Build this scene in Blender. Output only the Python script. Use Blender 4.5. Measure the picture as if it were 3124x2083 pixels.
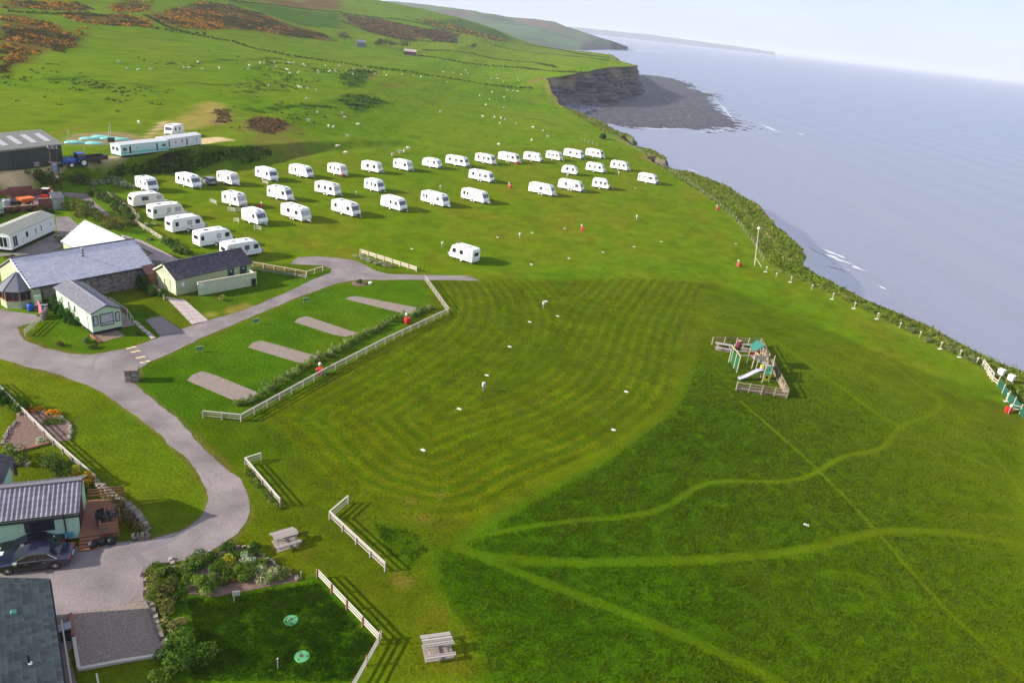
import bpy, bmesh, math, random
import numpy as np
from mathutils import Vector, Matrix, noise as mnoise

for o in list(bpy.data.objects):
    bpy.data.objects.remove(o, do_unlink=True)
S = bpy.context.scene
COL = S.collection
rad = math.radians
random.seed(7)
RNG = np.random.default_rng(11)

# ---------------------------------------------------------------- camera: a drone 38 m above the field
cam_d = bpy.data.cameras.new('camera')
cam = bpy.data.objects.new('camera', cam_d)
COL.objects.link(cam)
PITCH, ROLL = rad(23.2), rad(6.5)
fw = Vector((0, math.cos(PITCH), -math.sin(PITCH)))
r0 = Vector((1, 0, 0))
u0 = Vector((0, math.sin(PITCH), math.cos(PITCH)))
rt = r0 * math.cos(ROLL) + u0 * math.sin(ROLL)
up = u0 * math.cos(ROLL) - r0 * math.sin(ROLL)
cam.matrix_world = Matrix(((rt.x, up.x, -fw.x, 0), (rt.y, up.y, -fw.y, 0), (rt.z, up.z, -fw.z, 38.0), (0, 0, 0, 1)))
cam_d.sensor_width = 36.0
cam_d.lens = 26.02
cam_d.clip_start = 0.5
cam_d.clip_end = 60000
S.camera = cam

# ---------------------------------------------------------------- sky and sun
SUN_EL = rad(23.0)
SUN_TO = Vector((-math.cos(rad(15)) * math.cos(SUN_EL), -math.sin(rad(15)) * math.cos(SUN_EL), math.sin(SUN_EL)))
world = bpy.data.worlds.new('World')
S.world = world
world.use_nodes = True
wn, wl = world.node_tree.nodes, world.node_tree.links
wn.clear()
wo = wn.new('ShaderNodeOutputWorld')
bg = wn.new('ShaderNodeBackground')
sky = wn.new('ShaderNodeTexSky')
sky.sky_type = 'NISHITA'
sky.sun_disc = False
sky.sun_elevation = SUN_EL
sky.sun_rotation = math.atan2(SUN_TO.x, SUN_TO.y)
sky.altitude = 30
sky.air_density = 1.0
sky.dust_density = 0.6
sky.ozone_density = 3.0
# a thin, even veil of high cloud over the whole dome
tc = wn.new('ShaderNodeTexCoord')
mp = wn.new('ShaderNodeMapping')
mp.inputs['Scale'].default_value = (1.0, 1.0, 3.2)
ns = wn.new('ShaderNodeTexNoise')
ns.inputs['Scale'].default_value = 2.2
ns.inputs['Detail'].default_value = 6
rp = wn.new('ShaderNodeValToRGB')
rp.color_ramp.elements[0].position = 0.32
rp.color_ramp.elements[0].color = (0.76, 0.76, 0.76, 1)
rp.color_ramp.elements[1].position = 0.72
rp.color_ramp.elements[1].color = (0.94, 0.94, 0.94, 1)
mx = wn.new('ShaderNodeMix')
mx.data_type = 'RGBA'
mx.inputs['B'].default_value = (2.50, 2.75, 3.50, 1)
wl.new(tc.outputs['Generated'], mp.inputs['Vector'])
wl.new(mp.outputs['Vector'], ns.inputs['Vector'])
wl.new(ns.outputs['Fac'], rp.inputs['Fac'])
wl.new(rp.outputs['Color'], mx.inputs['Factor'])
wl.new(sky.outputs['Color'], mx.inputs['A'])
wl.new(mx.outputs['Result'], bg.inputs['Color'])
bg.inputs['Strength'].default_value = 0.12
wl.new(bg.outputs['Background'], wo.inputs['Surface'])

sun_d = bpy.data.lights.new('sun', 'SUN')
sun_d.energy = 4.2
sun_d.angle = rad(0.6)
sun_d.color = (1.0, 0.93, 0.82)
sun = bpy.data.objects.new('sun', sun_d)
COL.objects.link(sun)
sun.rotation_euler = (-SUN_TO).to_track_quat('-Z', 'Y').to_euler()

S.view_settings.view_transform = 'Standard'
S.view_settings.look = 'None'
S.view_settings.gamma = 1
S.view_settings.use_curve_mapping = False
S.view_settings.exposure = 1.22
S.render.engine = 'CYCLES'
S.cycles.use_denoising = True
S.cycles.max_bounces = 6
S.cycles.volume_bounces = 0
S.cycles.sample_clamp_indirect = 6


# ---------------------------------------------------------------- helpers: properties, materials, meshes
def tag(o, label=None, cat=None, group=None, kind=None):
    if label: o['label'] = label
    if cat: o['category'] = cat
    if group: o['group'] = group
    if kind: o['kind'] = kind
    return o


def thing(name, label, cat, loc=(0, 0, 0), rz=0.0, group=None):
    o = bpy.data.objects.new(name, None)
    o.empty_display_size = 0.3
    COL.objects.link(o)
    o.location = loc
    o.rotation_euler = (0, 0, rz)
    return tag(o, label, cat, group, 'thing')


def link(name, me, parent=None, loc=(0, 0, 0), rot=(0, 0, 0), scale=(1, 1, 1)):
    o = bpy.data.objects.new(name, me)
    COL.objects.link(o)
    o.parent = parent
    o.location, o.rotation_euler, o.scale = loc, rot, scale
    return o


def copy_tree(src, parent=None):
    c = src.copy()
    COL.objects.link(c)
    c.parent = parent
    for ch in list(src.children):
        copy_tree(ch, c)
    return c


MATS = {}


def mat(name, col=None, rough=0.8, var=0.12, scale=6.0, bump=0.0, bscale=None, spec=0.3, metal=0.0, coat=0.0, col2=None, coord='Object', detail=4):
    """base colour broken up by noise, with an optional fine bump"""
    if name in MATS:
        return MATS[name]
    m = bpy.data.materials.new(name)
    m.use_nodes = True
    N, L = m.node_tree.nodes, m.node_tree.links
    b = N['Principled BSDF']
    b.inputs['Roughness'].default_value = rough
    b.inputs['Specular IOR Level'].default_value = spec
    b.inputs['Metallic'].default_value = metal
    b.inputs['Coat Weight'].default_value = coat
    t = N.new('ShaderNodeTexCoord')
    geo = N.new('ShaderNodeNewGeometry')
    vec = geo.outputs['Position'] if coord == 'World' else t.outputs['Object']
    n = N.new('ShaderNodeTexNoise')
    n.inputs['Scale'].default_value = scale
    n.inputs['Detail'].default_value = detail
    L.new(vec, n.inputs['Vector'])
    mixn = N.new('ShaderNodeMix')
    mixn.data_type = 'RGBA'
    if col2 is None:
        mixn.inputs['A'].default_value = tuple(max(0, c * (1 - var)) for c in col) + (1,)
        mixn.inputs['B'].default_value = tuple(min(1, c * (1 + var)) for c in col) + (1,)
    else:
        mixn.inputs['A'].default_value = tuple(col) + (1,)
        mixn.inputs['B'].default_value = tuple(col2) + (1,)
    r = N.new('ShaderNodeMapRange')
    r.inputs['From Min'].default_value = 0.32
    r.inputs['From Max'].default_value = 0.68
    L.new(n.outputs['Fac'], r.inputs['Value'])
    L.new(r.outputs['Result'], mixn.inputs['Factor'])
    L.new(mixn.outputs['Result'], b.inputs['Base Color'])
    if bump:
        n2 = N.new('ShaderNodeTexNoise')
        n2.inputs['Scale'].default_value = bscale or scale * 5
        n2.inputs['Detail'].default_value = 3
        L.new(vec, n2.inputs['Vector'])
        bp = N.new('ShaderNodeBump')
        bp.inputs['Strength'].default_value = bump
        bp.inputs['Distance'].default_value = 0.05
        L.new(n2.outputs['Fac'], bp.inputs['Height'])
        L.new(bp.outputs['Normal'], b.inputs['Normal'])
    MATS[name] = m
    return m


def leafmat(name, trans=0.25, rough=0.7):
    """foliage: the colour of each leaf sits on its own faces"""
    if name in MATS:
        return MATS[name]
    m = bpy.data.materials.new(name)
    m.use_nodes = True
    N, L = m.node_tree.nodes, m.node_tree.links
    b = N['Principled BSDF']
    b.inputs['Roughness'].default_value = rough
    b.inputs['Specular IOR Level'].default_value = 0.0
    a = N.new('ShaderNodeAttribute')
    a.attribute_name = 'leaf'
    L.new(a.outputs['Color'], b.inputs['Base Color'])
    tr = N.new('ShaderNodeBsdfTranslucent')
    L.new(a.outputs['Color'], tr.inputs['Color'])
    ms = N.new('ShaderNodeMixShader')
    ms.inputs['Fac'].default_value = trans
    L.new(b.outputs['BSDF'], ms.inputs[1])
    L.new(tr.outputs['BSDF'], ms.inputs[2])
    L.new(ms.outputs['Shader'], N['Material Output'].inputs['Surface'])
    MATS[name] = m
    return m


class MB:
    """collects vertices and faces for one mesh"""

    def __init__(self):
        self.v, self.f = [], []

    def add(self, vs, fs):
        k = len(self.v)
        self.v += [tuple(p) for p in vs]
        self.f += [tuple(i + k for i in q) for q in fs]
        return self

    def hexa(self, p):  # eight corners: bottom four, top four
        return self.add(p, [(3, 2, 1, 0), (4, 5, 6, 7), (0, 1, 5, 4), (1, 2, 6, 5), (2, 3, 7, 6), (3, 0, 4, 7)])

    def box(self, x0, x1, y0, y1, z0, z1):
        return self.hexa([(x0, y0, z0), (x1, y0, z0), (x1, y1, z0), (x0, y1, z0), (x0, y0, z1), (x1, y0, z1), (x1, y1, z1), (x0, y1, z1)])

    def beam(self, a, b, w, h):
        a, b = Vector(a), Vector(b)
        d = (b - a).normalized()
        s = d.cross(Vector((0, 0, 1)))
        s = s.normalized() if s.length > 1e-4 else Vector((1, 0, 0))
        t = s.cross(d)
        s, t = s * w / 2, t * h / 2
        return self.hexa([a - s - t, a + s - t, b + s - t, b - s - t, a - s + t, a + s + t, b + s + t, b - s + t])

    def prism(self, poly, z0, z1):
        n = len(poly)
        if sum(poly[i][0] * poly[(i + 1) % n][1] - poly[(i + 1) % n][0] * poly[i][1] for i in range(n)) < 0:
            poly = poly[::-1]
        vs = [(x, y, z0) for x, y in poly] + [(x, y, z1) for x, y in poly]
        fs = [tuple(range(n))[::-1], tuple(range(n, 2 * n))] + [(i, (i + 1) % n, n + (i + 1) % n, n + i) for i in range(n)]
        return self.add(vs, fs)

    def tube(self, a, b, r0, r1=None, n=8, cap=True):
        r1 = r0 if r1 is None else r1
        a, b = Vector(a), Vector(b)
        d = (b - a).normalized()
        s = d.orthogonal().normalized()
        t = d.cross(s)
        vs = []
        for p, r in ((a, r0), (b, r1)):
            for i in range(n):
                q = 2 * math.pi * i / n
                vs.append(p + s * math.cos(q) * r + t * math.sin(q) * r)
        fs = [(i, (i + 1) % n, n + (i + 1) % n, n + i) for i in range(n)]
        if cap:
            fs += [tuple(range(n))[::-1], tuple(range(n, 2 * n))]
        return self.add(vs, fs)

    def lathe(self, prof, n=12, c=(0, 0, 0)):
        vs, fs = [], []
        for r, z in prof:
            for i in range(n):
                q = 2 * math.pi * i / n
                vs.append((c[0] + r * math.cos(q), c[1] + r * math.sin(q), c[2] + z))
        m = len(prof)
        for j in range(m - 1):
            for i in range(n):
                fs.append((j * n + i, j * n + (i + 1) % n, (j + 1) * n + (i + 1) % n, (j + 1) * n + i))
        fs += [tuple(range(n))[::-1], tuple(range((m - 1) * n, m * n))]
        return self.add(vs, fs)

    def loft(self, rings):
        n = len(rings[0])
        vs = [p for r in rings for p in r]
        fs = []
        for j in range(len(rings) - 1):
            for i in range(n):
                fs.append((j * n + i, j * n + (i + 1) % n, (j + 1) * n + (i + 1) % n, (j + 1) * n + i))
        fs += [tuple(range(n))[::-1], tuple(range((len(rings) - 1) * n, len(rings) * n))]
        return self.add(vs, fs)

    def mesh(self, name, m, smooth=False):
        me = bpy.data.meshes.new(name)
        me.from_pydata(self.v, [], self.f)
        if m is not None:
            me.materials.append(m)
        if smooth:
            me.polygons.foreach_set('use_smooth', [True] * len(me.polygons))
        me.update()
        return me

    def build(self, name, m, parent=None, loc=(0, 0, 0), rz=0.0, smooth=False):
        return link(name, self.mesh(name, m, smooth), parent, loc, (0, 0, rz))


_UB = {}


def ubox(m):
    if m.name not in _UB:
        _UB[m.name] = MB().box(-.5, .5, -.5, .5, -.5, .5).mesh('piece_' + m.name, m)
    return _UB[m.name]


def piece(name, m, parent, c, size, rz=0.0, rot=None):
    return link(name, ubox(m), parent, c, rot or (0, 0, rz), size)


def beam(name, m, parent, a, b, w, h):
    a, b = Vector(a), Vector(b)
    d = b - a
    return link(name, ubox(m), parent, (a + b) / 2, (0, -math.atan2(d.z, math.hypot(d.x, d.y)), math.atan2(d.y, d.x)), (d.length, w, h))


def npmesh(name, verts, faces, m, parent=None, leaf=None, smooth=False):
    """verts (n,3), faces (k,3|4) as arrays; leaf = colour per face"""
    me = bpy.data.meshes.new(name)
    k, w = faces.shape
    me.vertices.add(len(verts))
    me.vertices.foreach_set('co', np.ascontiguousarray(verts, dtype=np.float32).ravel())
    me.loops.add(k * w)
    me.loops.foreach_set('vertex_index', np.ascontiguousarray(faces, dtype=np.int32).ravel())
    me.polygons.add(k)
    me.polygons.foreach_set('loop_start', np.arange(0, k * w, w, dtype=np.int32))
    me.polygons.foreach_set('loop_total', np.full(k, w, dtype=np.int32))
    if smooth:
        me.polygons.foreach_set('use_smooth', np.ones(k, dtype=bool))
    me.update(calc_edges=True)
    if leaf is not None:
        at = me.attributes.new('leaf', 'FLOAT_COLOR', 'FACE')
        at.data.foreach_set('color', np.concatenate([leaf, np.ones((k, 1))], 1).astype(np.float32).ravel())
    me.materials.append(m)
    return link(name, me, parent)


# ---------------------------------------------------------------- lie of the land (metres; sea level is -7)
# ---- terrain
SEA = -7.0
BANK = np.array([(-92.99,119.89),(-92.05,127.29),(-88.47,138.18),(-86.33,146.38),(-83.87,153.55),(-75.56,159.64),(-71.04,167.24),(-67.92,180.43),(-64.47,189.27),(-60.7,198.95),(-52.24,211.97),(-36.95,231.91)])
BANK = BANK[np.argsort(BANK[:, 0])]


def smooth(t):
    t = np.clip(t, 0, 1)
    return t * t * (3 - 2 * t)


def terrace(x, y):
    yb = np.interp(x, BANK[:, 0], BANK[:, 1])
    a = np.interp(x, [-76, -62, -45, -15], [3.5, 2.2, 0.9, 0.0])
    return a * smooth((y - yb) / 9.0)


HILLP = np.array([(-136.03,190.54,5.35),(-182.38,258.56,6.67),(-214,305.37,9.24),(-248.83,357.36,13.79),(-295.68,427.06,19.02),(-118.9,199.68,6.36),(-165.41,280.67,7.46),(-203.27,346.84,9.54),(-242.77,416.51,14.72),(-286.26,493.53,21.81),(-103.83,217.09,6.37),(-148.73,313.43,7.74),(-189.65,401.38,9.88),(-226.09,480.5,16.79),(-270.39,576.8,25.71),(-78.61,257.97,5.29),(-120.16,394.73,7.06),(-161.87,532.07,10.18),(-209.33,688.41,19.58),(-263.79,867.88,32.17),(-62.41,382.4,3.67),(-85.41,519,5.07),(-104.02,628.99,7.86),(-126.59,761.83,13.18),(-153.82,919.87,26.55),(-192.39,1144.53,43.03),(-37.29,425.74,3.25),(-51.99,579.18,5.88),(-64.28,705.95,9.74),(-85.06,917.01,19.87),(-107.17,1140.03,32.53),(-17.48,529.22,3.54),(-24.08,683.29,7.64),(-33.68,913.37,11.38),(-40.49,1077.55,13.66),(14.6,475.02,9.07),(17.24,608.97,11.91),(24.3,913,10.51),(27.92,1076.42,11.03),(44.72,534.23,15.22),(64.9,795.08,14.62),(82.68,1022.9,13.09),(68.59,621.26,15.22)])
HILLX = np.array([(-900, 900, 75), (-500, 1300, 50), (-200, 1500, 8), (-700, 500, 62), (-600, 250, 35), (-450, 700, 60), (100, 1300, 2), (10, 1190, 7), (-260, 120, 3.5), (-160, 120, 3.5),
                  (-40, 250, .5), (20, 300, 0), (60, 330, 0), (-20, 330, 0.2), (40, 420, .2), (0, 420, .3), (90, 250, 0), (-10, 200, 0), (120, 420, 0)], dtype=float)
_hp = np.vstack([HILLP, HILLX])
_hz = _hp[:, 2] - terrace(_hp[:, 0], _hp[:, 1])


def _phi(d):
    d = np.maximum(d, 1e-3) / 300.0
    return d * d * np.log(d)


_n = len(_hp)
_A = np.zeros((_n + 3, _n + 3))
_A[:_n, :_n] = _phi(np.hypot(_hp[:, None, 0] - _hp[None, :, 0], _hp[:, None, 1] - _hp[None, :, 1])) + np.eye(_n) * 0.002
_A[:_n, _n:] = np.c_[np.ones(_n), _hp[:, :2] / 300]
_A[_n:, :_n] = _A[:_n, _n:].T
_w = np.linalg.solve(_A, np.r_[_hz, 0, 0, 0])


def ground(x, y):
    """height of the land above the caravan field"""
    x, y = np.asarray(x, float), np.asarray(y, float)
    h = _w[_n] + _w[_n + 1] * x / 300 + _w[_n + 2] * y / 300
    for i in range(_n):
        h = h + _w[i] * _phi(np.hypot(x - _hp[i, 0], y - _hp[i, 1]))
    yf = np.interp(x, [-260, -110, -70, -30, 20, 70], [150, 172, 205, 235, 280, 330])
    h = np.clip(h, 0, 95) * smooth((y - yf) / 55.0)
    return terrace(x, y) + h
# ---- end terrain


def gz(x, y):
    return float(ground(np.array([x]), np.array([y]))[0])


def fbm(x, y, s, seed=0, octs=4):
    """cheap value noise on arrays, about -1..1"""
    out, amp = np.zeros_like(x, dtype=float), 1.0
    tot = 0
    for k in range(octs):
        r = np.random.default_rng(seed * 31 + k)
        g = r.uniform(-1, 1, (128, 128))
        u, v = x / s + 17.3 * k, y / s + 5.1 * k
        i, j = np.floor(u).astype(int), np.floor(v).astype(int)
        a, b = smooth(u - i), smooth(v - j)
        i0, i1, j0, j1 = i % 128, (i + 1) % 128, j % 128, (j + 1) % 128
        out += amp * ((g[i0, j0] * (1 - a) + g[i1, j0] * a) * (1 - b) + (g[i0, j1] * (1 - a) + g[i1, j1] * a) * b)
        tot += amp
        amp *= 0.55
        s = s / 2.03
    return out / tot * 1.6


def inside(poly, x, y):
    poly = np.asarray(poly, float)[:, :2]
    out = np.zeros(x.shape, bool)
    x0, y0, x1, y1 = poly[:, 0].min(), poly[:, 1].min(), poly[:, 0].max(), poly[:, 1].max()
    m = (x >= x0) & (x <= x1) & (y >= y0) & (y <= y1)
    px, py = x[m], y[m]
    r = np.zeros(px.shape, bool)
    for (ax, ay), (bx, by) in zip(poly, np.roll(poly, -1, 0)):
        c = (ay > py) != (by > py)
        if c.any():
            r[c] ^= px[c] < (bx - ax) * (py[c] - ay) / (by - ay) + ax
    out[m] = r
    return out


def dist_line(line, x, y, reach, closed=False):
    """distance to a polyline, capped at reach, and the nearest point"""
    line = np.asarray(line, float)[:, :2]
    d = np.full(x.shape, float(reach))
    nx, ny = x.copy(), y.copy()
    nxt = np.roll(line, -1, 0) if closed else line[1:]
    for (ax, ay), (bx, by) in zip(line, nxt):
        m = (x > min(ax, bx) - reach) & (x < max(ax, bx) + reach) & (y > min(ay, by) - reach) & (y < max(ay, by) + reach)
        if not m.any():
            continue
        px, py = x[m], y[m]
        L2 = max((bx - ax) ** 2 + (by - ay) ** 2, 1e-9)
        t = np.clip(((px - ax) * (bx - ax) + (py - ay) * (by - ay)) / L2, 0, 1)
        qx, qy = ax + t * (bx - ax), ay + t * (by - ay)
        e = np.hypot(px - qx, py - qy)
        cur = d[m]
        k = e < cur
        cur[k] = e[k]
        d[m] = cur
        u, v = nx[m], ny[m]
        u[k], v[k] = qx[k], qy[k]
        nx[m], ny[m] = u, v
    return d, nx, ny

# ---------------------------------------------------------------- coastline (cliff top), from the near right round to the far headland
COAST0 = [(150.0, -30.0), (118.0, 40.0)] + [(75.17,94.95),(72.99,98.34),(70.58,101.56),(69.18,104.97),(68.14,109.45),(67.31,114.88),(64.38,119.05),(62.14,122.55),(60.13,127.12),(58.42,131.74),(57.34,137.2),(56.31,143.33),(60,156.66),(59.87,165.86),(60.5,180.29),(62.02,200.2),(59.8,213.02),(56.87,228.56),(51.12,240.97),(45.68,243.76),(41.82,248.55),(39.31,260.77),(42.11,268.31),(45.76,261.55),(46.29,269.33),(43.22,284.22),(36.89,289.25),(33.95,308.34),(36.4,315.53),(39.85,310.61),(39.72,319.62),(33.34,330.9),(31.67,349.33),(24.31,377.36),(20.66,393.54),(10.24,415.46),(5.6,448.64),(0.04,504.37)] + [p[:2] for p in [(-6.21,465.51,7.2),(-2.67,482.4,8.52),(10.97,504.66,9.7),(30.79,533.25,12.94),(41.97,558.01,14.86),(60.84,612.79,15.75),(74,656.18,15.46),(77.9,691.86,14.94),(70.9,762.08,13.77),(81.56,913.39,11.42),(84.74,1033.5,12.43),(81.73,1088.17,13.07),(51.35,1141.73,11.11),(22.29,1270.8,7.63),(-2.53,1432.65,4.49)]]


def densify(pts, step):
    out = []
    for a, b in zip(pts[:-1], pts[1:]):
        d = math.hypot(b[0] - a[0], b[1] - a[1])
        st = step(0.5 * (a[1] + b[1]))
        k = max(1, int(d / st))
        for i in range(k):
            t = i / k
            out.append((a[0] + (b[0] - a[0]) * t, a[1] + (b[1] - a[1]) * t))
    out.append(pts[-1])
    return out


_c = np.array(densify(COAST0, lambda y: 0.8 if y < 320 else 2.0))
_s = np.r_[0, np.cumsum(np.hypot(*np.diff(_c, axis=0).T))]
_amp = np.interp(_c[:, 1], [0, 150, 350, 700], [0.7, 0.9, 1.8, 4.0])
_t = np.gradient(_c, axis=0)
_t /= np.hypot(_t[:, 0], _t[:, 1])[:, None] + 1e-9
_nrm = np.c_[_t[:, 1], -_t[:, 0]]  # towards the sea
_c = _c + _nrm * (_amp * fbm(_s, _s * 0 + 3.3, 9.0, 5, 4))[:, None]
COAST = _c
LAND = np.vstack([COAST, [(-300, 1500), (-1600, 1500), (-1600, -30)]])

# ---------------------------------------------------------------- the ground sheet
xs = [-62 + 0.3 * i for i in range(474)]
s = 0.3
left = [xs[0]]
while left[-1] > -1100:
    s *= 1.03
    left.append(left[-1] - s)
s = 0.3
right = [xs[-1]]
while right[-1] < 190:
    s *= 1.035
    right.append(right[-1] + s)
xs = np.array(left[::-1] + xs[1:] + right[1:])
ys = [20.0]
s = 0.27
while ys[-1] < 1420:
    if ys[-1] > 108:
        s *= 1.012
    ys.append(ys[-1] + s)
ys = np.array(ys)
GX, GY = np.meshgrid(xs, ys)
nyr, nxr = GX.shape
X, Y = GX.ravel().copy(), GY.ravel().copy()
ins = inside(LAND, X, Y)
Q = np.arange(nxr * nyr).reshape(nyr, nxr)
quads = np.stack([Q[:-1, :-1], Q[:-1, 1:], Q[1:, 1:], Q[1:, :-1]], -1).reshape(-1, 4)
keep = ins[quads].any(1)
quads = quads[keep]
out_v = np.unique(quads[~ins[quads]])
d_, nx_, ny_ = dist_line(COAST, X[out_v], Y[out_v], 30.0)
X[out_v], Y[out_v] = nx_, ny_
used = np.unique(quads)
remap = -np.ones(len(X), int)
remap[used] = np.arange(len(used))
quads = remap[quads]
X, Y = X[used], Y[used]
Z = ground(X, Y)
# small lumps on the rough ground away from the level pitches
wild = smooth((Z - 0.8) / 2.5)
Z = Z + wild * 0.35 * fbm(X, Y, 14, 3, 4) + smooth((Y - 330) / 200) * 0.8 * fbm(X, Y, 40, 4, 3)

col = np.zeros((len(X), 3))
n1, n2, n3 = fbm(X, Y, 30, 1), fbm(X, Y, 7, 2), fbm(X, Y, 2.2, 6)


def shade(base, *terms):
    c = np.array(base)[None, :] * np.ones((len(X), 1))
    for other, w in terms:
        w = np.clip(w, 0, 1)[:, None]
        c = c * (1 - w) + np.array(other)[None, :] * w
    return c


def weight(poly, feather=0.4, wob=0.0):
    poly = np.asarray(poly, float)
    m = inside(poly, X, Y)
    d, _, _ = dist_line(poly, X, Y, max(3 * feather, 1.0) + abs(wob) * 2, closed=True)
    sd = np.where(m, d, -d) + wob * n2
    return smooth(0.5 + sd / (2 * feather))


def paint(poly, c, feather=0.4, k=1.0, wob=0.0):
    w = (weight(poly, feather, wob) * k)[:, None]
    col[:] = col * (1 - w) + (c if isinstance(c, np.ndarray) else np.array(c)) * w


def stroke(line, c, width, k=1.0, wob=0.0):
    d, _, _ = dist_line(line, X, Y, width * 2.5)
    w = (smooth(1.0 - (d + wob * n3 * width) / width) * k)[:, None]
    col[:] = col * (1 - w) + np.array(c) * w


def spots(pts, c, r, k=1.0):
    for px, py in pts:
        d = np.hypot(X - px, (Y - py) * 0.8) + r * 0.5 * n3
        w = (smooth(1.25 - d / r) * k)[:, None]
        col[:] = col * (1 - w) + np.array(c) * w


FAR = shade((.062, .125, .005), ((.085, .125, .010), .5 + .55 * n1), ((.035, .085, .006), .75 * n2 - .15))
col[:] = FAR
# pitch field between the caravans
PITCHES = [(-83.03,150.2),(-72.48,163.63),(-64.8,183.78),(-51.08,207.33),(-29.4,226.2),(-3.84,252.25),(24.58,284.24),(41.22,273.52),(47.92,216.21),(49.85,171.59),(45.8,142.19),(49.85,131.44),(57.31,114.06),(68.29,90.55),(60.88,78.1),(35.04,109.96),(22.38,118.16),(-6.3,111.35),(-16.16,112.21),(-23.83,106.12),(-39.42,106.86),(-47.72,105.92),(-58.72,116.4),(-71.15,129.16)]
PIT = shade((.064, .112, .003), ((.098, .104, .010), .25 + .6 * n2), ((.046, .108, .003), .5 * n1))
paint(PITCHES, PIT, 2.0, 1.0, 1.0)
OLIVE = shade((.050, .080, .0020), ((.070, .078, .005), .3 + .6 * n2), ((.032, .070, .002), .6 * n1 - .1 * n3))
paint([(-54.05,95.21),(-34.04,111.22),(-6.39,112.41),(33.95,124.55),(64.55,84.27),(37.84,39.39),(-27.23,30.35),(-53.64,68.91)], OLIVE, 1.5)
# mown meadow with the loops of the mower
MEADOW = [(-14.04,108.36),(-4.99,112.47),(7.73,117.51),(21.44,122.46),(32.81,124.62),(28.31,110.71),(24.05,97.82),(21.54,85.6),(18.78,75.57),(12.85,66.09),(7.7,60.54),(3.18,56.71),(-0.76,51.41),(-4.59,49.81),(-8.34,50.59),(-11.05,51.3),(-14.42,53.53),(-18.52,58.82),(-21.31,61.03),(-24.5,62.26),(-17.95,74.56),(-9.12,96.97)]
for _ in range(3):  # round the corners
    _a, _b = np.array(MEADOW), np.roll(np.array(MEADOW), -1, 0)
    MEADOW = [tuple(q) for q in np.stack([_a * .75 + _b * .25, _a * .25 + _b * .75], 1).reshape(-1, 2)]
_loop = [(38.74,139.45),(32.81,124.62),(28.31,110.71),(24.05,97.82),(21.54,85.6),(18.78,75.57),(12.85,66.09),(7.7,60.54),(3.18,56.71),(-0.76,51.41),(-4.59,49.81),(-8.34,50.59),(-11.05,51.3),(-14.42,53.53),(-18.52,58.82),(-21.31,61.03),(-23.72,63.06),(-17.95,74.56),(-9.12,96.97),(-16.7,115.51)]
for _ in range(3):
    _a, _b = np.array(_loop[:-1]), np.array(_loop[1:])
    _loop = [_loop[0]] + [tuple(q) for q in np.stack([_a * .75 + _b * .25, _a * .25 + _b * .75], 1).reshape(-1, 2)] + [_loop[-1]]
dm, _, _ = dist_line(_loop, X, Y, 60)
st = 0.5 + 0.5 * np.sin(2 * math.pi * (dm + 0.14 * n2 + .3 * n1) / 1.55)
st2 = 0.5 + 0.5 * np.sin(2 * math.pi * (dm + 0.16 * n2 + .3 * n1) / 6.0 + 1.0)
MOWN = shade((.042, .078, .001), ((.080, .106, .0018), (st ** 1.4) * (.64 + .40 * n2 + .30 * n1)), ((.074, .076, .003), st2 * (.16 + .30 * n1)), ((.030, .072, .0015), .45 * n1 + .3 * n3 - .25))
paint(MEADOW, MOWN, 0.7, 1.0, 0.2)
# uncut grass over the near right-hand half
ROUGH = [(-3.94,42.89),(-3.84,45.94),(-1.6,47.98),(1.78,52.38),(10.78,62.58),(18.79,74.01),(22.64,84.62),(26.35,100.14),(31.53,109.61),(41.81,109.62),(51.66,100.07),(57.22,88.43),(60.88,78.1),(39.27,38.39),(1.52,33.26),(-0.66,37.5)]
RGH = shade((.027, .078, .0006), ((.042, .094, .0008), .45 + .6 * n2), ((.058, .098, .002), smooth((X - 2) / 34) * (.8 + .35 * n1)), ((.020, .066, .0012), .4 * n3 + .25 * n1))
_wr = weight(ROUGH, 1.5, 1.1) * (1 - .8 * smooth((X - 32) / 22)) * (1 - .7 * smooth((Y - 80) / 16)) 
col[:] = col * (1 - _wr[:, None]) + RGH * _wr[:, None]
ROUGH2 = [(-9.87,49.01),(-5.74,48.07),(-4.58,46.13),(-5.64,43.46),(-7.57,44.94)]
paint(ROUGH2, RGH, 0.8, .6, 0.4)
TRAILS = [[(-1.72,48.07),(1.89,49.84),(6.25,51.81),(11.97,53.42),(15.29,55.31),(17.26,57.75),(19.76,60.24),(23.34,61.25),(27.71,61.75),(31.38,63.86),(35.63,68.34),(40.62,70.36),(43.63,74.07),(46.18,77.63),(51.06,80.34),(54.74,84.8),(53.68,88.17),(53.42,92.67)],
          [(-10.43,50.2),(-5.83,48.61),(-2.04,46.26),(2.73,45.95),(9.59,47.07),(16.75,48.49),(24.44,50.68),(29.66,53.01),(33.56,55.21),(40.12,56.71),(47.7,55.95)],
          [(-5.83,48.61),(1.08,45.17),(6.06,43.27),(12.25,41.04),(17.81,38.23),(20.1,36.92)],
          [(29.74,104.25),(36.68,103.23),(39.97,93.26),(42.51,84.17),(45.75,75.52),(49.89,71.9),(54.2,66.88)],
          [(27.49,78.54),(31.56,67.14),(33.93,57.11),(34.93,49.71),(35.94,44.66),(37.96,39.59)],
          [(51.36,102.53),(53.11,94.67),(55.16,84.32),(54.23,71.93),(52.65,64.27)],
          [(40.24,104.3),(45,99.12),(48.65,95.62),(53.6,95.8)],
          [(27.2,104.72),(34.17,106.34),(40.69,105.83),(45.61,100.88),(50.53,98.82),(55.49,94.6),(57.8,87.34)],
          [(32.5,63.31),(37.87,60.69),(43.65,59.71),(50.26,60.27)],
          [(44.27,74.4),(45.81,68.44),(49.53,65.95),(50.72,61.03)]]
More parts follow.
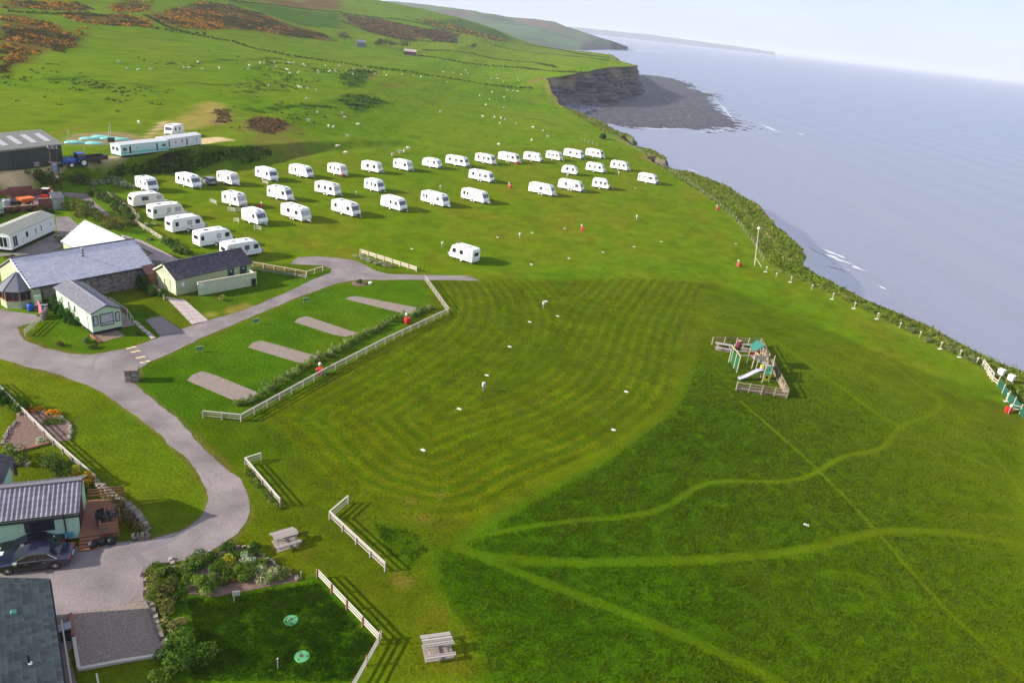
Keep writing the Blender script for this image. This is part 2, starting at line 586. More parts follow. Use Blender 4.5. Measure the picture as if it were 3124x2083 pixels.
for _i, _t in enumerate(TRAILS):
    for _ in range(2):
        _a, _b = np.array(_t[:-1]), np.array(_t[1:])
        _t = [_t[0]] + [tuple(q) for q in np.stack([_a * .75 + _b * .25, _a * .25 + _b * .75], 1).reshape(-1, 2)] + [_t[-1]]
    TRAILS[_i] = _t
for t_, w_, k_ in zip(TRAILS, (.8, 1.3, 1.1, .8, .6, .5, .5, .45, .4, .4), (.8, .9, .8, .7, .5, .45, .5, .5, .4, .45)):
    stroke(t_, (.053, .088, .002), w_ * .62, k_ * .72, .45)
    d_t, _, _ = dist_line(t_, X, Y, 2.0)
    w_t = (smooth(1.0 - (d_t + .12 * n3) / .36) * .45 * smooth((X - 12) / 18))[:, None]
    col[:] = col * (1 - w_t) + np.array((.082, .108, .004)) * w_t
for px in ('d: 1040,1300 930,1180', ):
    pass
spots([(-7.11,51.93),(-5.61,49.91),(-4.68,53.16),(-6.38,43.05),(-5.77,42.36),(10.77,48.64)], (.13, .105, .03), .7, .45)
spots([(-3.11,39.31),(-0.57,38.09),(-1.45,35.55),(-15.76,44.53),(-13.95,45.11)], (.085, .080, .008), 1.5, .4)
# lawns round the gravel pitches and the homes
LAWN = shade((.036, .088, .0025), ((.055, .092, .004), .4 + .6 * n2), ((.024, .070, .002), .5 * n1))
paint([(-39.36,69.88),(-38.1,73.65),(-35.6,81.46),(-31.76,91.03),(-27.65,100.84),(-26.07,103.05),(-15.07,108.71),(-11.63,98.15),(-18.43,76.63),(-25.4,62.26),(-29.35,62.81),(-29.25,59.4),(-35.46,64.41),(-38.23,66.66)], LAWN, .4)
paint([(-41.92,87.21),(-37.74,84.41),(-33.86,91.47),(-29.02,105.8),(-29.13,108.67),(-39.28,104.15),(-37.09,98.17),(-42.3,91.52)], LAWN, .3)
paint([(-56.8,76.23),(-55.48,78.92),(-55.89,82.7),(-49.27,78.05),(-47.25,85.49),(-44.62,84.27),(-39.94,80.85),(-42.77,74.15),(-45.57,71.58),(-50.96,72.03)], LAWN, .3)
HOUSELAWN = shade((.060, .100, .003), ((.080, .098, .006), .4 + .6 * n2), ((.040, .085, .003), .6 * n1))  # yellower grass of the lawn by the house
paint([(-53.35,68.49),(-50.47,67.63),(-46.08,66.68),(-42.35,65.44),(-39.22,63.79),(-35.6,61.03),(-32.1,58.48),(-27.99,54.85)] + [(-25.96,53.16),(-24.1,50.9),(-23.12,49.43),(-22.76,48.31),(-23.11,45.44),(-24.85,43.73),(-26.87,46.02),(-33.41,50.75)] + [(-49.28,62.55)], HOUSELAWN, .3)
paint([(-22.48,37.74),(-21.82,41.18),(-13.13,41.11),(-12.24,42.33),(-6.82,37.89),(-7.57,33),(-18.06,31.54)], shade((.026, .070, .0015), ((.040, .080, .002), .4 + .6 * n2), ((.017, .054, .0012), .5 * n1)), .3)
paint([(-40.17,64.19),(-39.25,64.1),(-34.85,61.21),(-31.49,58.62),(-31.5,58.08),(-35.33,60.52)], (.17, .15, .06), .3, .5, .2)
spots([(-38.49,86.2),(-36.56,88.4),(-35.42,90.4)], (.20, .17, .06), 1.1, .55)
# rough strip along the cliff
STRIP = [(63.78,82.97),(66.21,93.28),(66.42,99.25),(62.74,107.49),(58.49,116.99),(54.57,126.54),(51.2,133.21),(48.25,141.67),(49.28,156.32),(50.37,178.17),(48.12,204.39),(44.1,223.78),(40.27,254.3),(38.67,278.77),(34.83,306.46),(27.02,321.13)] + [tuple(p) for p in COAST[::-1] if 70 < p[1] < 420]
paint(STRIP, shade((.078, .118, .008), ((.120, .130, .024), .25 + .7 * n2), ((.052, .098, .006), .5 * n3 + .2 * n1)), .8, 1.0, .6)
# farm bank, tracks and yards, worn ground
paint([(-87.24,141.85),(-84.15,154.13),(-75.13,160.81),(-68.82,177.17),(-65.21,191.53),(-71.49,184.52),(-76.8,174.18),(-81.1,163.8),(-86.15,153.17)], shade((.030, .078, .003), ((.048, .090, .004), .4 + .6 * n2), ((.065, .060, .02), .5 * n3 - .1)), 1.5, 1.0, .8)
paint([(-96.06,131.72),(-91.24,142.62),(-87.98,146.24),(-86.65,151.32),(-85.39,163.36),(-79.24,179.13),(-74.68,187.26),(-80.13,189.81),(-83,186.14),(-91.94,176.37),(-97.7,202.02),(-98.5,197.14),(-90.76,171.35),(-88.17,155.39),(-89.93,140.86),(-91.64,135.07),(-90.68,132.06),(-92.56,125.93)], (.36, .29, .275), .5, .95, .3)
paint([(-91.94,176.37),(-97.7,202.02),(-100.75,231.51),(-94.81,232.2),(-84.46,210.25),(-88.18,199.9),(-89.72,193.78),(-90.75,181.09)], (.20, .17, .075), 2.0, .8, 1.6)
paint([(-101.58,159.66),(-107.01,171.4),(-104.33,179.94),(-97.6,180.58),(-91.94,176.37),(-90.94,167.81),(-96.98,161.04)], (.17, .135, .12), 1.2, .85, .8)
stroke([(-110.34,168.62),(-111.26,179.73),(-109.17,183.49)], (.12, .09, .03), 1.5, .7)
spots([(-74.78,215.3),(-77.78,216.73),(-75.15,207.01),(-72.83,215.71)], (.105, .062, .050), 6.5, .75)
spots([(-92.03,219.89),(-87.17,209.92),(-87.96,206.91)], (.15, .10, .07), 2.4, .8)
spots([(-68.18,192.76),(-67.43,201.87),(-62.92,200.03)], (.115, .105, .035), 7.0, .6)
for ln in ('a',):
    for L_ in ([(-143.97,251.62),(-137.06,249.51),(-132.51,252.76),(-125.24,248.76)], [(-121.51,269.35),(-117.14,273.58),(-113.51,280.14)], [(-151.82,237.08),(-152.75,246.21),(-151.24,253.39)], [(-102.21,261.83),(-100.39,277.69),(-94.16,282.83)], [(-85.54,228.77),(-82.51,240.62),(-77.06,253.09),(-68.85,268.71)], [(-147.86,328.93),(-148.53,356.13),(-140.13,410.27)], [(-128.57,347.33),(-132.66,388.27),(-109.64,384.18)]):
        stroke(L_, (.018, .042, .006), 2.8, .95, .9)
paint([(-95.84,373.22),(-97.01,413.8),(-89.93,416.9),(-76.89,339.58),(-80.66,323.92),(-85.02,331.31)], (.024, .055, .008), 3, .9, 3)
paint([(-76.18,297.06),(-72.69,313.53),(-61.95,310.64),(-61.49,289.45),(-64.57,272.34),(-70.89,276.61)], (.026, .060, .008), 3, .9, 4)
stroke([(-108.06,420.56),(-96.98,427.21),(-87.2,422.49),(-81.44,365.44)], (.12, .10, .05), 2.5, .7, .8)
spots([(-69.13,371.52),(-71.1,365.54)], (.10, .08, .03), 7, .5)
# moor: gorse, bracken and the fields on the hill
MOOR = [[(-266.76,384),(-260.6,394.22),(-243.08,385.71),(-219.79,361.81),(-231.19,396.12),(-204.46,340.07),(-188.19,303.48),(-200.28,313.78),(-187.03,281.18),(-168.17,237.67)],
        [(-264.44,431.09),(-256.68,448.46),(-246.95,469.7),(-237.95,468.94),(-216.79,440.97),(-227.19,425.01),(-236.89,406.18),(-247.73,409.36)],
        [(-244.27,481.7),(-268.51,621.88),(-258.19,653.29),(-233.43,650.54),(-204.63,635),(-178.84,626.53),(-155.09,597.58),(-161.93,586.31),(-181.02,561.4),(-197.01,521.26),(-207.35,468.01),(-215.75,458.15)],
        [(-297.26,429.44),(-291.58,458.45),(-286.07,480.8),(-266.63,464.83),(-263.5,447.44),(-273.16,428.56),(-279.31,402.66)], [(-271.2,489.06),(-279.39,533.11),(-272.39,548.69),(-254.7,502.73),(-256.1,470.68)]]
for k_, m_ in enumerate(MOOR):
    paint(m_, shade((.055, .045, .014), ((.090, .055, .022), .4 + .8 * n2), ((.025, .042, .010), .6 * n1)), 3, .95, 3)
BRACKEN = [[(-221.08,857.73),(-212.66,861.66),(-178.62,879.92),(-148.67,874.6),(-130.2,879.75),(-113.38,863.33),(-111.35,795.39),(-124.25,767.44),(-139.46,743.39),(-165.03,747.45),(-197.33,799.99)], [(-136.46,840.29),(-118.12,909.73),(-97.92,880.44),(-91.02,796.86),(-106.89,764.75)], [(-285.98,731.21),(-265.48,1028.97),(-233.13,904.22),(-249.1,820.13),(-274.54,766.06)]]
for m_ in BRACKEN:
    paint(m_, shade((.110, .060, .045), ((.070, .048, .030), .5 + .8 * n2), ((.030, .050, .012), .6 * n1)), 6, .9, 5)
DARKF = [[(-275.07,683.84),(-271.18,692.98),(-222.84,864.52),(-182.46,708.54),(-198.48,653.21),(-237.29,661.39)], [(-233.15,904.29),(-165.45,922.12),(-118.12,909.73),(-69.95,936.89),(-37.71,998.79),(-55.86,862.01),(-86.64,784.42),(-123.36,745.5),(-193.59,751.54)]]
for m_ in DARKF[:1]:
    paint(m_, shade((.038, .085, .008), ((.030, .065, .010), .5 + .6 * n1)), 4, .9)
paint([(-153.49,921.23),(-125.29,1112.67),(-64.39,1128.74),(-34.24,1059.42),(-68.16,914.82),(-118.12,909.73)], shade((.040, .080, .012), ((.030, .058, .012), .5 + .7 * n2)), 8, .9, 4)

# trodden verges beside the road
for e_ in ([(-39.36,69.88),(-38.23,66.66),(-35.46,64.41),(-32.68,62.25),(-29.59,59.54),(-26.76,56.79)] + [(-25.15,55.45),(-23.24,53.61),(-21.68,52.2),(-20.12,50.01),(-19.3,48.38),(-19.04,46.91),(-19.17,45.44),(-19.77,44.12),(-20.74,42.79),(-22.33,41.85)], [(-53.28,68.4),(-50.43,67.57),(-46.04,66.62),(-42.34,65.41),(-39.19,63.74),(-35.58,60.98),(-32.08,58.43),(-27.99,54.85)] + [(-25.94,53.12),(-24.1,50.9),(-23.11,49.43),(-22.74,48.31),(-22.67,46.76),(-23.09,45.41),(-23.9,44.5),(-25.23,43.63)], [(-56.66,76.27),(-54.09,73.58),(-50.92,71.97),(-47.76,71.51),(-45.65,71.71),(-42.83,74.26),(-41.31,77.52),(-39.85,80.65),(-38.02,84.23),(-35.54,88.19),(-32.99,94.65),(-31.03,101.49)], [(-27.71,101.08),(-29.63,96.87),(-31.84,91.28),(-33.81,86.14),(-35.66,81.58),(-37.24,77.19),(-38.23,73.93),(-39.11,71.74)]):
    stroke(e_, (.105, .085, .035), .55, .55, .7)
# brown earth where the cliff edge breaks away
dc, _, _ = dist_line(COAST, X, Y, 9.0)
w_ = (smooth(1 - dc / (0.7 + 0.9 * np.clip(n2 + .4, 0, 1) + np.interp(Y, [0, 190, 260, 420], [0, .2, 2.6, 3.5]))) * .75)[:, None]
col[:] = col * (1 - w_) + np.array((.13, .095, .055)) * w_
# overall warmer tint on the whole ground, then a fine random mottle
col *= np.array((1.35, 1.24, .7))
col *= (1 + .16 * n3 + .10 * fbm(X, Y, 1.0, 9, 2))[:, None]
col = np.clip(col, .001, 1)

gm = bpy.data.materials.new('grassland')
gm.use_nodes = True
N, L = gm.node_tree.nodes, gm.node_tree.links
b = N['Principled BSDF']
b.inputs['Roughness'].default_value = 0.85
b.inputs['Specular IOR Level'].default_value = 0.0
at_ = N.new('ShaderNodeAttribute')
at_.attribute_name = 'sward'
geo = N.new('ShaderNodeNewGeometry')
fine = N.new('ShaderNodeTexNoise')
fine.inputs['Scale'].default_value = 4.2
fine.inputs['Detail'].default_value = 5
fine.inputs['Roughness'].default_value = 0.8
L.new(geo.outputs['Position'], fine.inputs['Vector'])
mr = N.new('ShaderNodeMapRange')
mr.inputs['From Min'].default_value = 0.28
mr.inputs['From Max'].default_value = 0.72
mr.inputs['To Min'].default_value = 0.48
mr.inputs['To Max'].default_value = 1.52
L.new(fine.outputs['Fac'], mr.inputs['Value'])
vm = N.new('ShaderNodeVectorMath')
vm.operation = 'SCALE'
L.new(at_.outputs['Color'], vm.inputs[0])
L.new(mr.outputs['Result'], vm.inputs['Scale'])
L.new(vm.outputs['Vector'], b.inputs['Base Color'])
b2 = N.new('ShaderNodeTexNoise')
b2.inputs['Scale'].default_value = 2.6
b2.inputs['Detail'].default_value = 6
b2.inputs['Roughness'].default_value = 0.65
L.new(geo.outputs['Position'], b2.inputs['Vector'])
bp = N.new('ShaderNodeBump')
bp.inputs['Strength'].default_value = 0.55
bp.inputs['Distance'].default_value = 0.22
L.new(b2.outputs['Fac'], bp.inputs['Height'])
L.new(bp.outputs['Normal'], b.inputs['Normal'])

gr = npmesh('ground', np.c_[X, Y, Z], quads, gm, smooth=True)
at2 = gr.data.attributes.new('sward', 'FLOAT_COLOR', 'POINT')
at2.data.foreach_set('color', np.c_[col, np.ones(len(X))].astype(np.float32).ravel())
tag(gr, 'green grassland of the caravan field, meadow and hillside', 'ground', kind='structure')

# ---------------------------------------------------------------- cliffs under the edge
rows = 44
cz = ground(COAST[:, 0], COAST[:, 1])
P_ = np.arange(len(COAST))
ss = np.r_[0, np.cumsum(np.hypot(*np.diff(COAST, axis=0).T))]
tt = np.gradient(COAST, axis=0)
tt /= np.hypot(tt[:, 0], tt[:, 1])[:, None] + 1e-9
kern = np.ones(9) / 9
tt = np.c_[np.convolve(tt[:, 0], kern, 'same'), np.convolve(tt[:, 1], kern, 'same')]
nn = np.c_[tt[:, 1], -tt[:, 0]]
nn /= np.hypot(nn[:, 0], nn[:, 1])[:, None] + 1e-9
cv, cc = [], []
for r in range(rows):
    t = r / (rows - 1)
    z = cz + 0.02 - t * (cz - SEA + 1.5)
    lay = np.sign(np.sin(z * 2.3 + 1.5 * fbm(ss, z, 30, 21, 2))) * .28 + np.minimum(0, 3.2 * fbm(ss, ss * 0, 16, 26, 3)) * smooth((COAST[:, 1] - 380) / 60)
    offs = (t ** 1.3) * np.interp(COAST[:, 1], [0, 300, 520, 700], [4, 5, 9, 11]) + (t > 0) * (np.interp(COAST[:, 1], [0, 350, 450], [1.6, 2.0, 4.5]) * fbm(ss, z * 1.2, np.interp(400, [0, 1], [11, 14]), 22, 4) * min(1, 4 * t) + lay * min(1, 6 * t))
    cv.append(np.c_[COAST + nn * offs[:, None], z])
    v1, v2 = fbm(ss, z * 3, 16, 23, 4), fbm(ss * .6, z * 5, 6, 24, 3)
    base = np.array((.092, .088, .086))[None, :] * (1 + .8 * v2 + .16 * np.sin(z * 3.4 + 2.5 * v1))[:, None]
    v3 = fbm(ss, z, 45, 25, 2)
    ochre = np.clip((.35 - t * 1.9) + .9 * v1 + 1.2 * v3 + .55 * smooth((COAST[:, 0] - 60) / 30) * (COAST[:, 1] > 430), 0, 1)[:, None] * .9
    c_ = base * (1 - ochre) + np.array((.26, .19, .10)) * ochre
    bay = smooth((COAST[:, 1] - 285) / 40) * (1 - smooth((COAST[:, 1] - 440) / 40))
    green = (np.clip(1.0 + 1.1 * bay - t * (4.5 - 2.2 * bay) + .9 * v2, 0, 1) * .85)[:, None]
    c_ = c_ * (1 - green) + np.array((.062, .080, .015)) * green
    cc.append(np.clip(c_, .01, 1))
cv, cc = np.array(cv), np.array(cc)
m_, k_ = cv.shape[0], cv.shape[1]
Qc = np.arange(m_ * k_).reshape(m_, k_)
cq = np.stack([Qc[:-1, :-1], Qc[1:, :-1], Qc[1:, 1:], Qc[:-1, 1:]], -1).reshape(-1, 4)
cm = bpy.data.materials.new('cliff_rock')
cm.use_nodes = True
N, L = cm.node_tree.nodes, cm.node_tree.links
b = N['Principled BSDF']
b.inputs['Roughness'].default_value = 0.9
a_ = N.new('ShaderNodeAttribute')
a_.attribute_name = 'rock'
L.new(a_.outputs['Color'], b.inputs['Base Color'])
g_ = N.new('ShaderNodeNewGeometry')
n_ = N.new('ShaderNodeTexNoise')
n_.inputs['Scale'].default_value = 0.9
n_.inputs['Detail'].default_value = 6
L.new(g_.outputs['Position'], n_.inputs['Vector'])
bp = N.new('ShaderNodeBump')
bp.inputs['Strength'].default_value = 0.9
bp.inputs['Distance'].default_value = 0.9
L.new(n_.outputs['Fac'], bp.inputs['Height'])
L.new(bp.outputs['Normal'], b.inputs['Normal'])
cl = npmesh('cliff', cv.reshape(-1, 3), cq, cm)
ca = cl.data.attributes.new('rock', 'FLOAT_COLOR', 'POINT')
ca.data.foreach_set('color', np.c_[cc.reshape(-1, 3), np.ones(m_ * k_)].astype(np.float32).ravel())
tag(cl, 'grey and ochre sea cliff falling from the field edge', 'cliff', kind='structure')

# ---------------------------------------------------------------- sea
sm = bpy.data.materials.new('sea_water')
sm.use_nodes = True
N, L = sm.node_tree.nodes, sm.node_tree.links
b = N['Principled BSDF']
b.inputs['Base Color'].default_value = (.105, .115, .150, 1)
b.inputs['Roughness'].default_value = 0.34
b.inputs['Metallic'].default_value = 0.85
b.inputs['IOR'].default_value = 1.5
b.inputs['Specular IOR Level'].default_value = 1.0
g_ = N.new('ShaderNodeNewGeometry')
mp_ = N.new('ShaderNodeMapping')
mp_.inputs['Rotation'].default_value = (0, 0, rad(-18))
mp_.inputs['Scale'].default_value = (1.0, 0.16, 1)
L.new(g_.outputs['Position'], mp_.inputs['Vector'])
wv = N.new('ShaderNodeTexNoise')
wv.inputs['Scale'].default_value = 0.16
wv.inputs['Detail'].default_value = 6
wv.inputs['Roughness'].default_value = 0.58
L.new(mp_.outputs['Vector'], wv.inputs['Vector'])
sw = N.new('ShaderNodeTexWave')
sw.bands_direction = 'X'
sw.inputs['Scale'].default_value = 0.0125
sw.inputs['Distortion'].default_value = 2.2
sw.inputs['Detail'].default_value = 3
sw.inputs['Detail Scale'].default_value = 0.35
L.new(mp_.outputs['Vector'], sw.inputs['Vector'])
ad = N.new('ShaderNodeMath')
ad.operation = 'MULTIPLY_ADD'
ad.inputs[1].default_value = 0.8
L.new(sw.outputs['Fac'], ad.inputs[0])
L.new(wv.outputs['Fac'], ad.inputs[2])
bp = N.new('ShaderNodeBump')
bp.inputs['Strength'].default_value = 0.7
bp.inputs['Distance'].default_value = 1.2
L.new(ad.outputs['Value'], bp.inputs['Height'])
L.new(bp.outputs['Normal'], b.inputs['Normal'])
silt = N.new('ShaderNodeTexNoise')
silt.inputs['Scale'].default_value = 0.012
silt.inputs['Detail'].default_value = 4
L.new(mp_.outputs['Vector'], silt.inputs['Vector'])
mc = N.new('ShaderNodeMix')
mc.data_type = 'RGBA'
mc.inputs['A'].default_value = (.320, .350, .450, 1)
mc.inputs['B'].default_value = (.415, .395, .435, 1)
sep = N.new('ShaderNodeSeparateXYZ')
L.new(g_.outputs['Position'], sep.inputs['Vector'])
near = N.new('ShaderNodeMapRange')  # silty shallows under the cliffs, bluer offshore
near.inputs['From Min'].default_value = 700
near.inputs['From Max'].default_value = 120
near.inputs['To Min'].default_value = 0.0
near.inputs['To Max'].default_value = 0.75
L.new(sep.outputs['Y'], near.inputs['Value'])
mxs = N.new('ShaderNodeMath')
mxs.operation = 'MULTIPLY_ADD'
mxs.inputs[1].default_value = 0.5
L.new(silt.outputs['Fac'], mxs.inputs[0])
L.new(near.outputs['Result'], mxs.inputs[2])
L.new(mxs.outputs['Value'], mc.inputs['Factor'])
L.new(mc.outputs['Result'], b.inputs['Base Color'])
sea = MB()
gx = [-14000, -3000, -1200, -300, 0, 100, 300, 700, 1500, 4000, 16000]
gy = [-200, 0, 100, 300, 700, 1500, 3000, 6000, 12000, 24000]
vs = [(x, y, SEA) for y in gy for x in gx]
w = len(gx)
sea.add(vs, [(j * w + i, j * w + i + 1, (j + 1) * w + i + 1, (j + 1) * w + i) for j in range(len(gy) - 1) for i in range(w - 1)])
tag(sea.build('sea', sm), 'pale lavender grey sea reaching the hazy horizon', 'sea', kind='structure')

# rock platform under the headland: tilted ledges, dark and wet
PLAT = [(28.89,461.16),(32.53,420.93),(41.45,413.05),(50.77,412.14),(83.21,441.28)] + [(88.62,443.49),(104.37,463.03),(126.63,490.46),(132.71,550.91),(135.49,593.26),(144.02,687.89),(172.86,786.68),(158.6,784.73),(156.19,837.32),(173.13,905.12),(168,944.28)] + [(164.85,1004.9),(153.25,1027.98),(133.58,1022.42),(116.15,984.29),(72.49,667.03),(41.82,510)]
pxy = np.array(PLAT)
px0, px1, py0, py1 = pxy[:, 0].min(), pxy[:, 0].max(), pxy[:, 1].min(), pxy[:, 1].max()
ax_, ay_ = np.meshgrid(np.arange(px0 - 40, px1 + 8, 1.3), np.arange(py0 - 20, py1 + 90, 3.2))
shp = ax_.shape
ax_, ay_ = ax_.ravel(), ay_.ravel()
pin = inside(PLAT, ax_, ay_)
dd, _, _ = dist_line(PLAT, ax_, ay_, 40, closed=True)
dd = np.where(pin, dd, -dd)
led = (ax_ * .55 + ay_ * .25 + 6 * fbm(ax_, ay_, 40, 31, 3)) / 5.0
pz = SEA - .24 + smooth((dd + 8) / 16) * .75 + .45 * ((led % 1.0) - .5) + .5 * fbm(ax_, ay_, 5, 32, 3)
pq = np.arange(len(ax_)).reshape(shp)
pq = np.stack([pq[:-1, :-1], pq[:-1, 1:], pq[1:, 1:], pq[1:, :-1]], -1).reshape(-1, 4)
pq = pq[(dd[pq] > -14).any(1)]
plat = npmesh('rock_platform', np.c_[ax_, ay_, pz], pq, mat('wet_rock', (.016, .017, .022), .6, .4, .45, .9, 1.2, coord='World', col2=(.085, .078, .080), detail=8))
tag(plat, 'dark flat wave-cut rock platform below the headland', 'rocks', kind='structure')

# surf: thin sheets of foam riding just over the water
FOAM = [([(73.35,188.26),(74.4,184.67),(75.84,181.37),(77.65,178.34),(79.4,175.4)], 2.0), ([(76.49,187.52),(78.34,184.3),(79.86,180.45)], 1.6), ([(79.24,174.51),(79.88,172.09),(81.43,170.73)], 1.5), ([(72.4,171.56),(74.65,170.12),(77.11,169.35)], .9), ([(79.61,159.67),(80.05,156.86)], .8),
        ([(145.46,520.3),(148.18,508.67),(148.29,490.24),(148.57,475.22)], 3.2), ([(163.06,482.83),(164.45,478.64)], 4.5), ([(260.69,928.37),(267.69,913.52)], 5), ([(240.16,1157.2),(255.07,1157.07)], 6), ([(80.08,422.67),(90.2,425.31),(104.67,443.99),(117,464.7)], 2.0),
        ([(46.15,412.93),(57.44,415.65),(67.66,421.02),(82.18,435.15)], 2.4), ([(147.07,820.08),(156.97,807.68),(161.93,772.06)], 5), ([(157.87,704.96),(142.79,601.18),(131.5,523.41)], 2.5), ([(58.46,294.42),(60.39,292.47),(62.79,287.17)], 1.6), ([(647.3,3787.68),(807.68,4077.99),(971.48,3987),(1228.49,4119.19)], 14), ([(97.89,1956.81),(160.69,2246.06),(275.97,2562.25),(665.71,3896.83)], 18)]
fo = MB()
for line, wid in FOAM:
    pts = densify(line, lambda y: max(.7, wid * .5))
    pr = None
    for i, p in enumerate(pts):
        q = pts[min(i + 1, len(pts) - 1)]
        q0 = pts[max(i - 1, 0)]
        d = Vector((q[0] - q0[0], q[1] - q0[1]))
        d.normalize()
        nrm = Vector((-d.y, d.x))
        e = math.sin(math.pi * (i + .5) / len(pts)) ** .5
        a = wid * e * random.uniform(.15, .75)
        c = wid * e * random.uniform(.15, .75)
        cur = ((p[0] + nrm.x * a, p[1] + nrm.y * a, SEA + .06), (p[0] - nrm.x * c, p[1] - nrm.y * c, SEA + .06))
        if pr and random.random() < .93:
            fo.add([pr[0], pr[1], cur[1], cur[0]], [(0, 1, 2, 3)])
        pr = cur
for _ in range(260):  # flecks round the platform and the near breaker
    line, wid = random.choice(FOAM[:14])
    p = random.choice(line)
    k = wid * 1.2
    x, y = p[0] + random.gauss(0, 4 + k * 2), p[1] + random.gauss(0, 6 + k * 3)
    if inside(LAND, np.array([x]), np.array([y]))[0]:
        continue
    r = random.uniform(.08, .22) * max(1, y / 260)
    an = rad(-60) + random.gauss(0, .3)
    u, v = Vector((math.cos(an), math.sin(an))) * r * 2.6, Vector((-math.sin(an), math.cos(an))) * r * .6
    fo.add([(x - u.x, y - u.y, SEA + .05), (x + v.x, y + v.y, SEA + .05), (x + u.x, y + u.y, SEA + .05), (x - v.x, y - v.y, SEA + .05)], [(0, 1, 2, 3)])
tag(fo.build('foam', mat('foam_white', (.50, .52, .57), .6, .15, 1.2)), 'white foam of small waves breaking near the shore', 'foam', kind='stuff')


# ---------------------------------------------------------------- far hills across the bay
def far_hill(name, label, crest, foot, back, c1, c2, seed):
    """crest and foot given as world points left to right; a rounded hill between them, falling to the sea"""
    n = 90
    cr = np.array(crest, float)
    ft = np.array(foot, float)
    u = np.linspace(0, 1, n)
    ci = np.c_[[np.interp(u, np.linspace(0, 1, len(cr)), cr[:, k]) for k in range(3)]].T
    fi = np.c_[[np.interp(u, np.linspace(0, 1, len(ft)), ft[:, k]) for k in range(2)]].T
    vs, cs = [], []
    R_ = 26
    for r in range(R_ + 8):
        if r <= R_:
            t = r / R_
            z = (SEA - 2) + (ci[:, 2] - SEA + 2) * (1 - (1 - t) ** 1.7)
            xy = fi * (1 - t) + ci[:, :2] * t
        else:
            t = (r - R_) / 7
            z = ci[:, 2] * (1 - t) + (SEA - 6) * t
            xy = ci[:, :2] + np.array((0, back))[None, :] * t
        k = fbm(xy[:, 0], xy[:, 1], 260, seed, 5)
        z = z + k * np.clip(z - SEA, 0, 30) * .28
        vs.append(np.c_[xy, z])
        g = np.clip(.5 + 1.9 * fbm(xy[:, 0], xy[:, 1], 150, seed + 3, 5), 0, 1)[:, None]
        dk = np.clip(2.2 * fbm(xy[:, 0], xy[:, 1], 70, seed + 5, 4) - .35, 0, .8)[:, None]
        rock = (np.clip(1 - (z - SEA) / 16 + .6 * k, 0, 1))[:, None]
        c = (np.array(c1) * g + np.array(c2) * (1 - g)) * (1 - dk) + np.array((.022, .035, .014)) * dk
        cs.append(c * (1 - rock) + np.array((.07, .06, .055)) * rock)
    vs, cs = np.array(vs), np.array(cs)
    q = np.arange(vs.shape[0] * n).reshape(-1, n)
    q = np.stack([q[:-1, :-1], q[:-1, 1:], q[1:, 1:], q[1:, :-1]], -1).reshape(-1, 4)
    o = npmesh(name, vs.reshape(-1, 3), q, cm, smooth=True)
    a = o.data.attributes.new('rock', 'FLOAT_COLOR', 'POINT')
    a.data.foreach_set('color', np.c_[cs.reshape(-1, 3), np.ones(len(cs.reshape(-1, 3)))].astype(np.float32).ravel())
    return tag(o, label, 'hill', kind='structure')


far_hill('hill', 'long hazy green hill running down to the sea across the bay',
         [(-764.53,2516.35,70.66),(-520.66,2511.2,58.65),(-315.96,2509.66,55.05),(-134.11,2507.09,49.07),(17.24,2506.38,47.39),(102.56,2445.77,32.9),(169.96,2443.02,26.49),(254.03,2488.04,4.61)],
         [(-430.14,1414.43),(-286.93,1480.17),(-170.59,1533.58),(-62.85,1583.04),(36.63,1790.95),(84.28,1870.81),(160.42,2229.81),(319.12,3120.39)], 500, (.050, .110, .022), (.105, .070, .050), 41)
far_hill('headland', 'faint low blue headland on the horizon beyond the hill',
         [(268.34,11974.84,54.5),(917.1,11983.44,74.56),(1437.28,11986.26,81.15),(1958.92,11984.02,75.92),(2482.03,11976.71,58.87),(2874,11972.5,49.03),(3192.56,12186.46,40.56),(3520.26,12401.6,34.83)],
         [(312.58,13569.53),(1035.69,13357.24),(1645.66,13586.59),(2276.91,13823.93),(2720.72,13058.85),(3075.53,12758.39),(3380.83,12862.1),(3691.13,12967.5)], 700, (.070, .090, .040), (.080, .075, .050), 47)

# ---------------------------------------------------------------- haze over land and sea
hz = MB().box(-15000, 17000, -300, 25000, SEA - 1.2, 125).build('haze', None)
hm = bpy.data.materials.new('sea_haze')
hm.use_nodes = True
N, L = hm.node_tree.nodes, hm.node_tree.links
N.remove(N['Principled BSDF'])
pv = N.new('ShaderNodeVolumePrincipled')
pv.inputs['Color'].default_value = (.80, .86, 1.0, 1)
pv.inputs['Density'].default_value = 0.0001
pv.inputs['Anisotropy'].default_value = 0.0
L.new(pv.outputs['Volume'], N['Material Output'].inputs['Volume'])
hz.data.materials.append(hm)
tag(hz, 'pale sea haze over the bay', 'haze', kind='stuff')


# ---------------------------------------------------------------- roads, paths and gravel: thin sheets laid on the ground
def sheet(name, poly, m, z=0.02, label=None, cat='road'):
    bm = bmesh.new()
    vs = [bm.verts.new((x, y, z + gz(x, y))) for x, y in poly]
    f = bm.faces.new(vs)
    if f.normal.z < 0 or f.calc_area() and (f.normal_update() or f.normal.z < 0):
        f.normal_flip()
    bmesh.ops.triangulate(bm, faces=[f])
    ext = bmesh.ops.extrude_edge_only(bm, edges=[e for e in bm.edges if e.is_boundary])
    for v in [g for g in ext['geom'] if isinstance(g, bmesh.types.BMVert)]:
        v.co.z -= z + 0.03
    me = bpy.data.meshes.new(name)
    bm.to_mesh(me)
    bm.free()
    me.materials.append(m)
    return tag(link(name, me), label, cat, kind='structure')


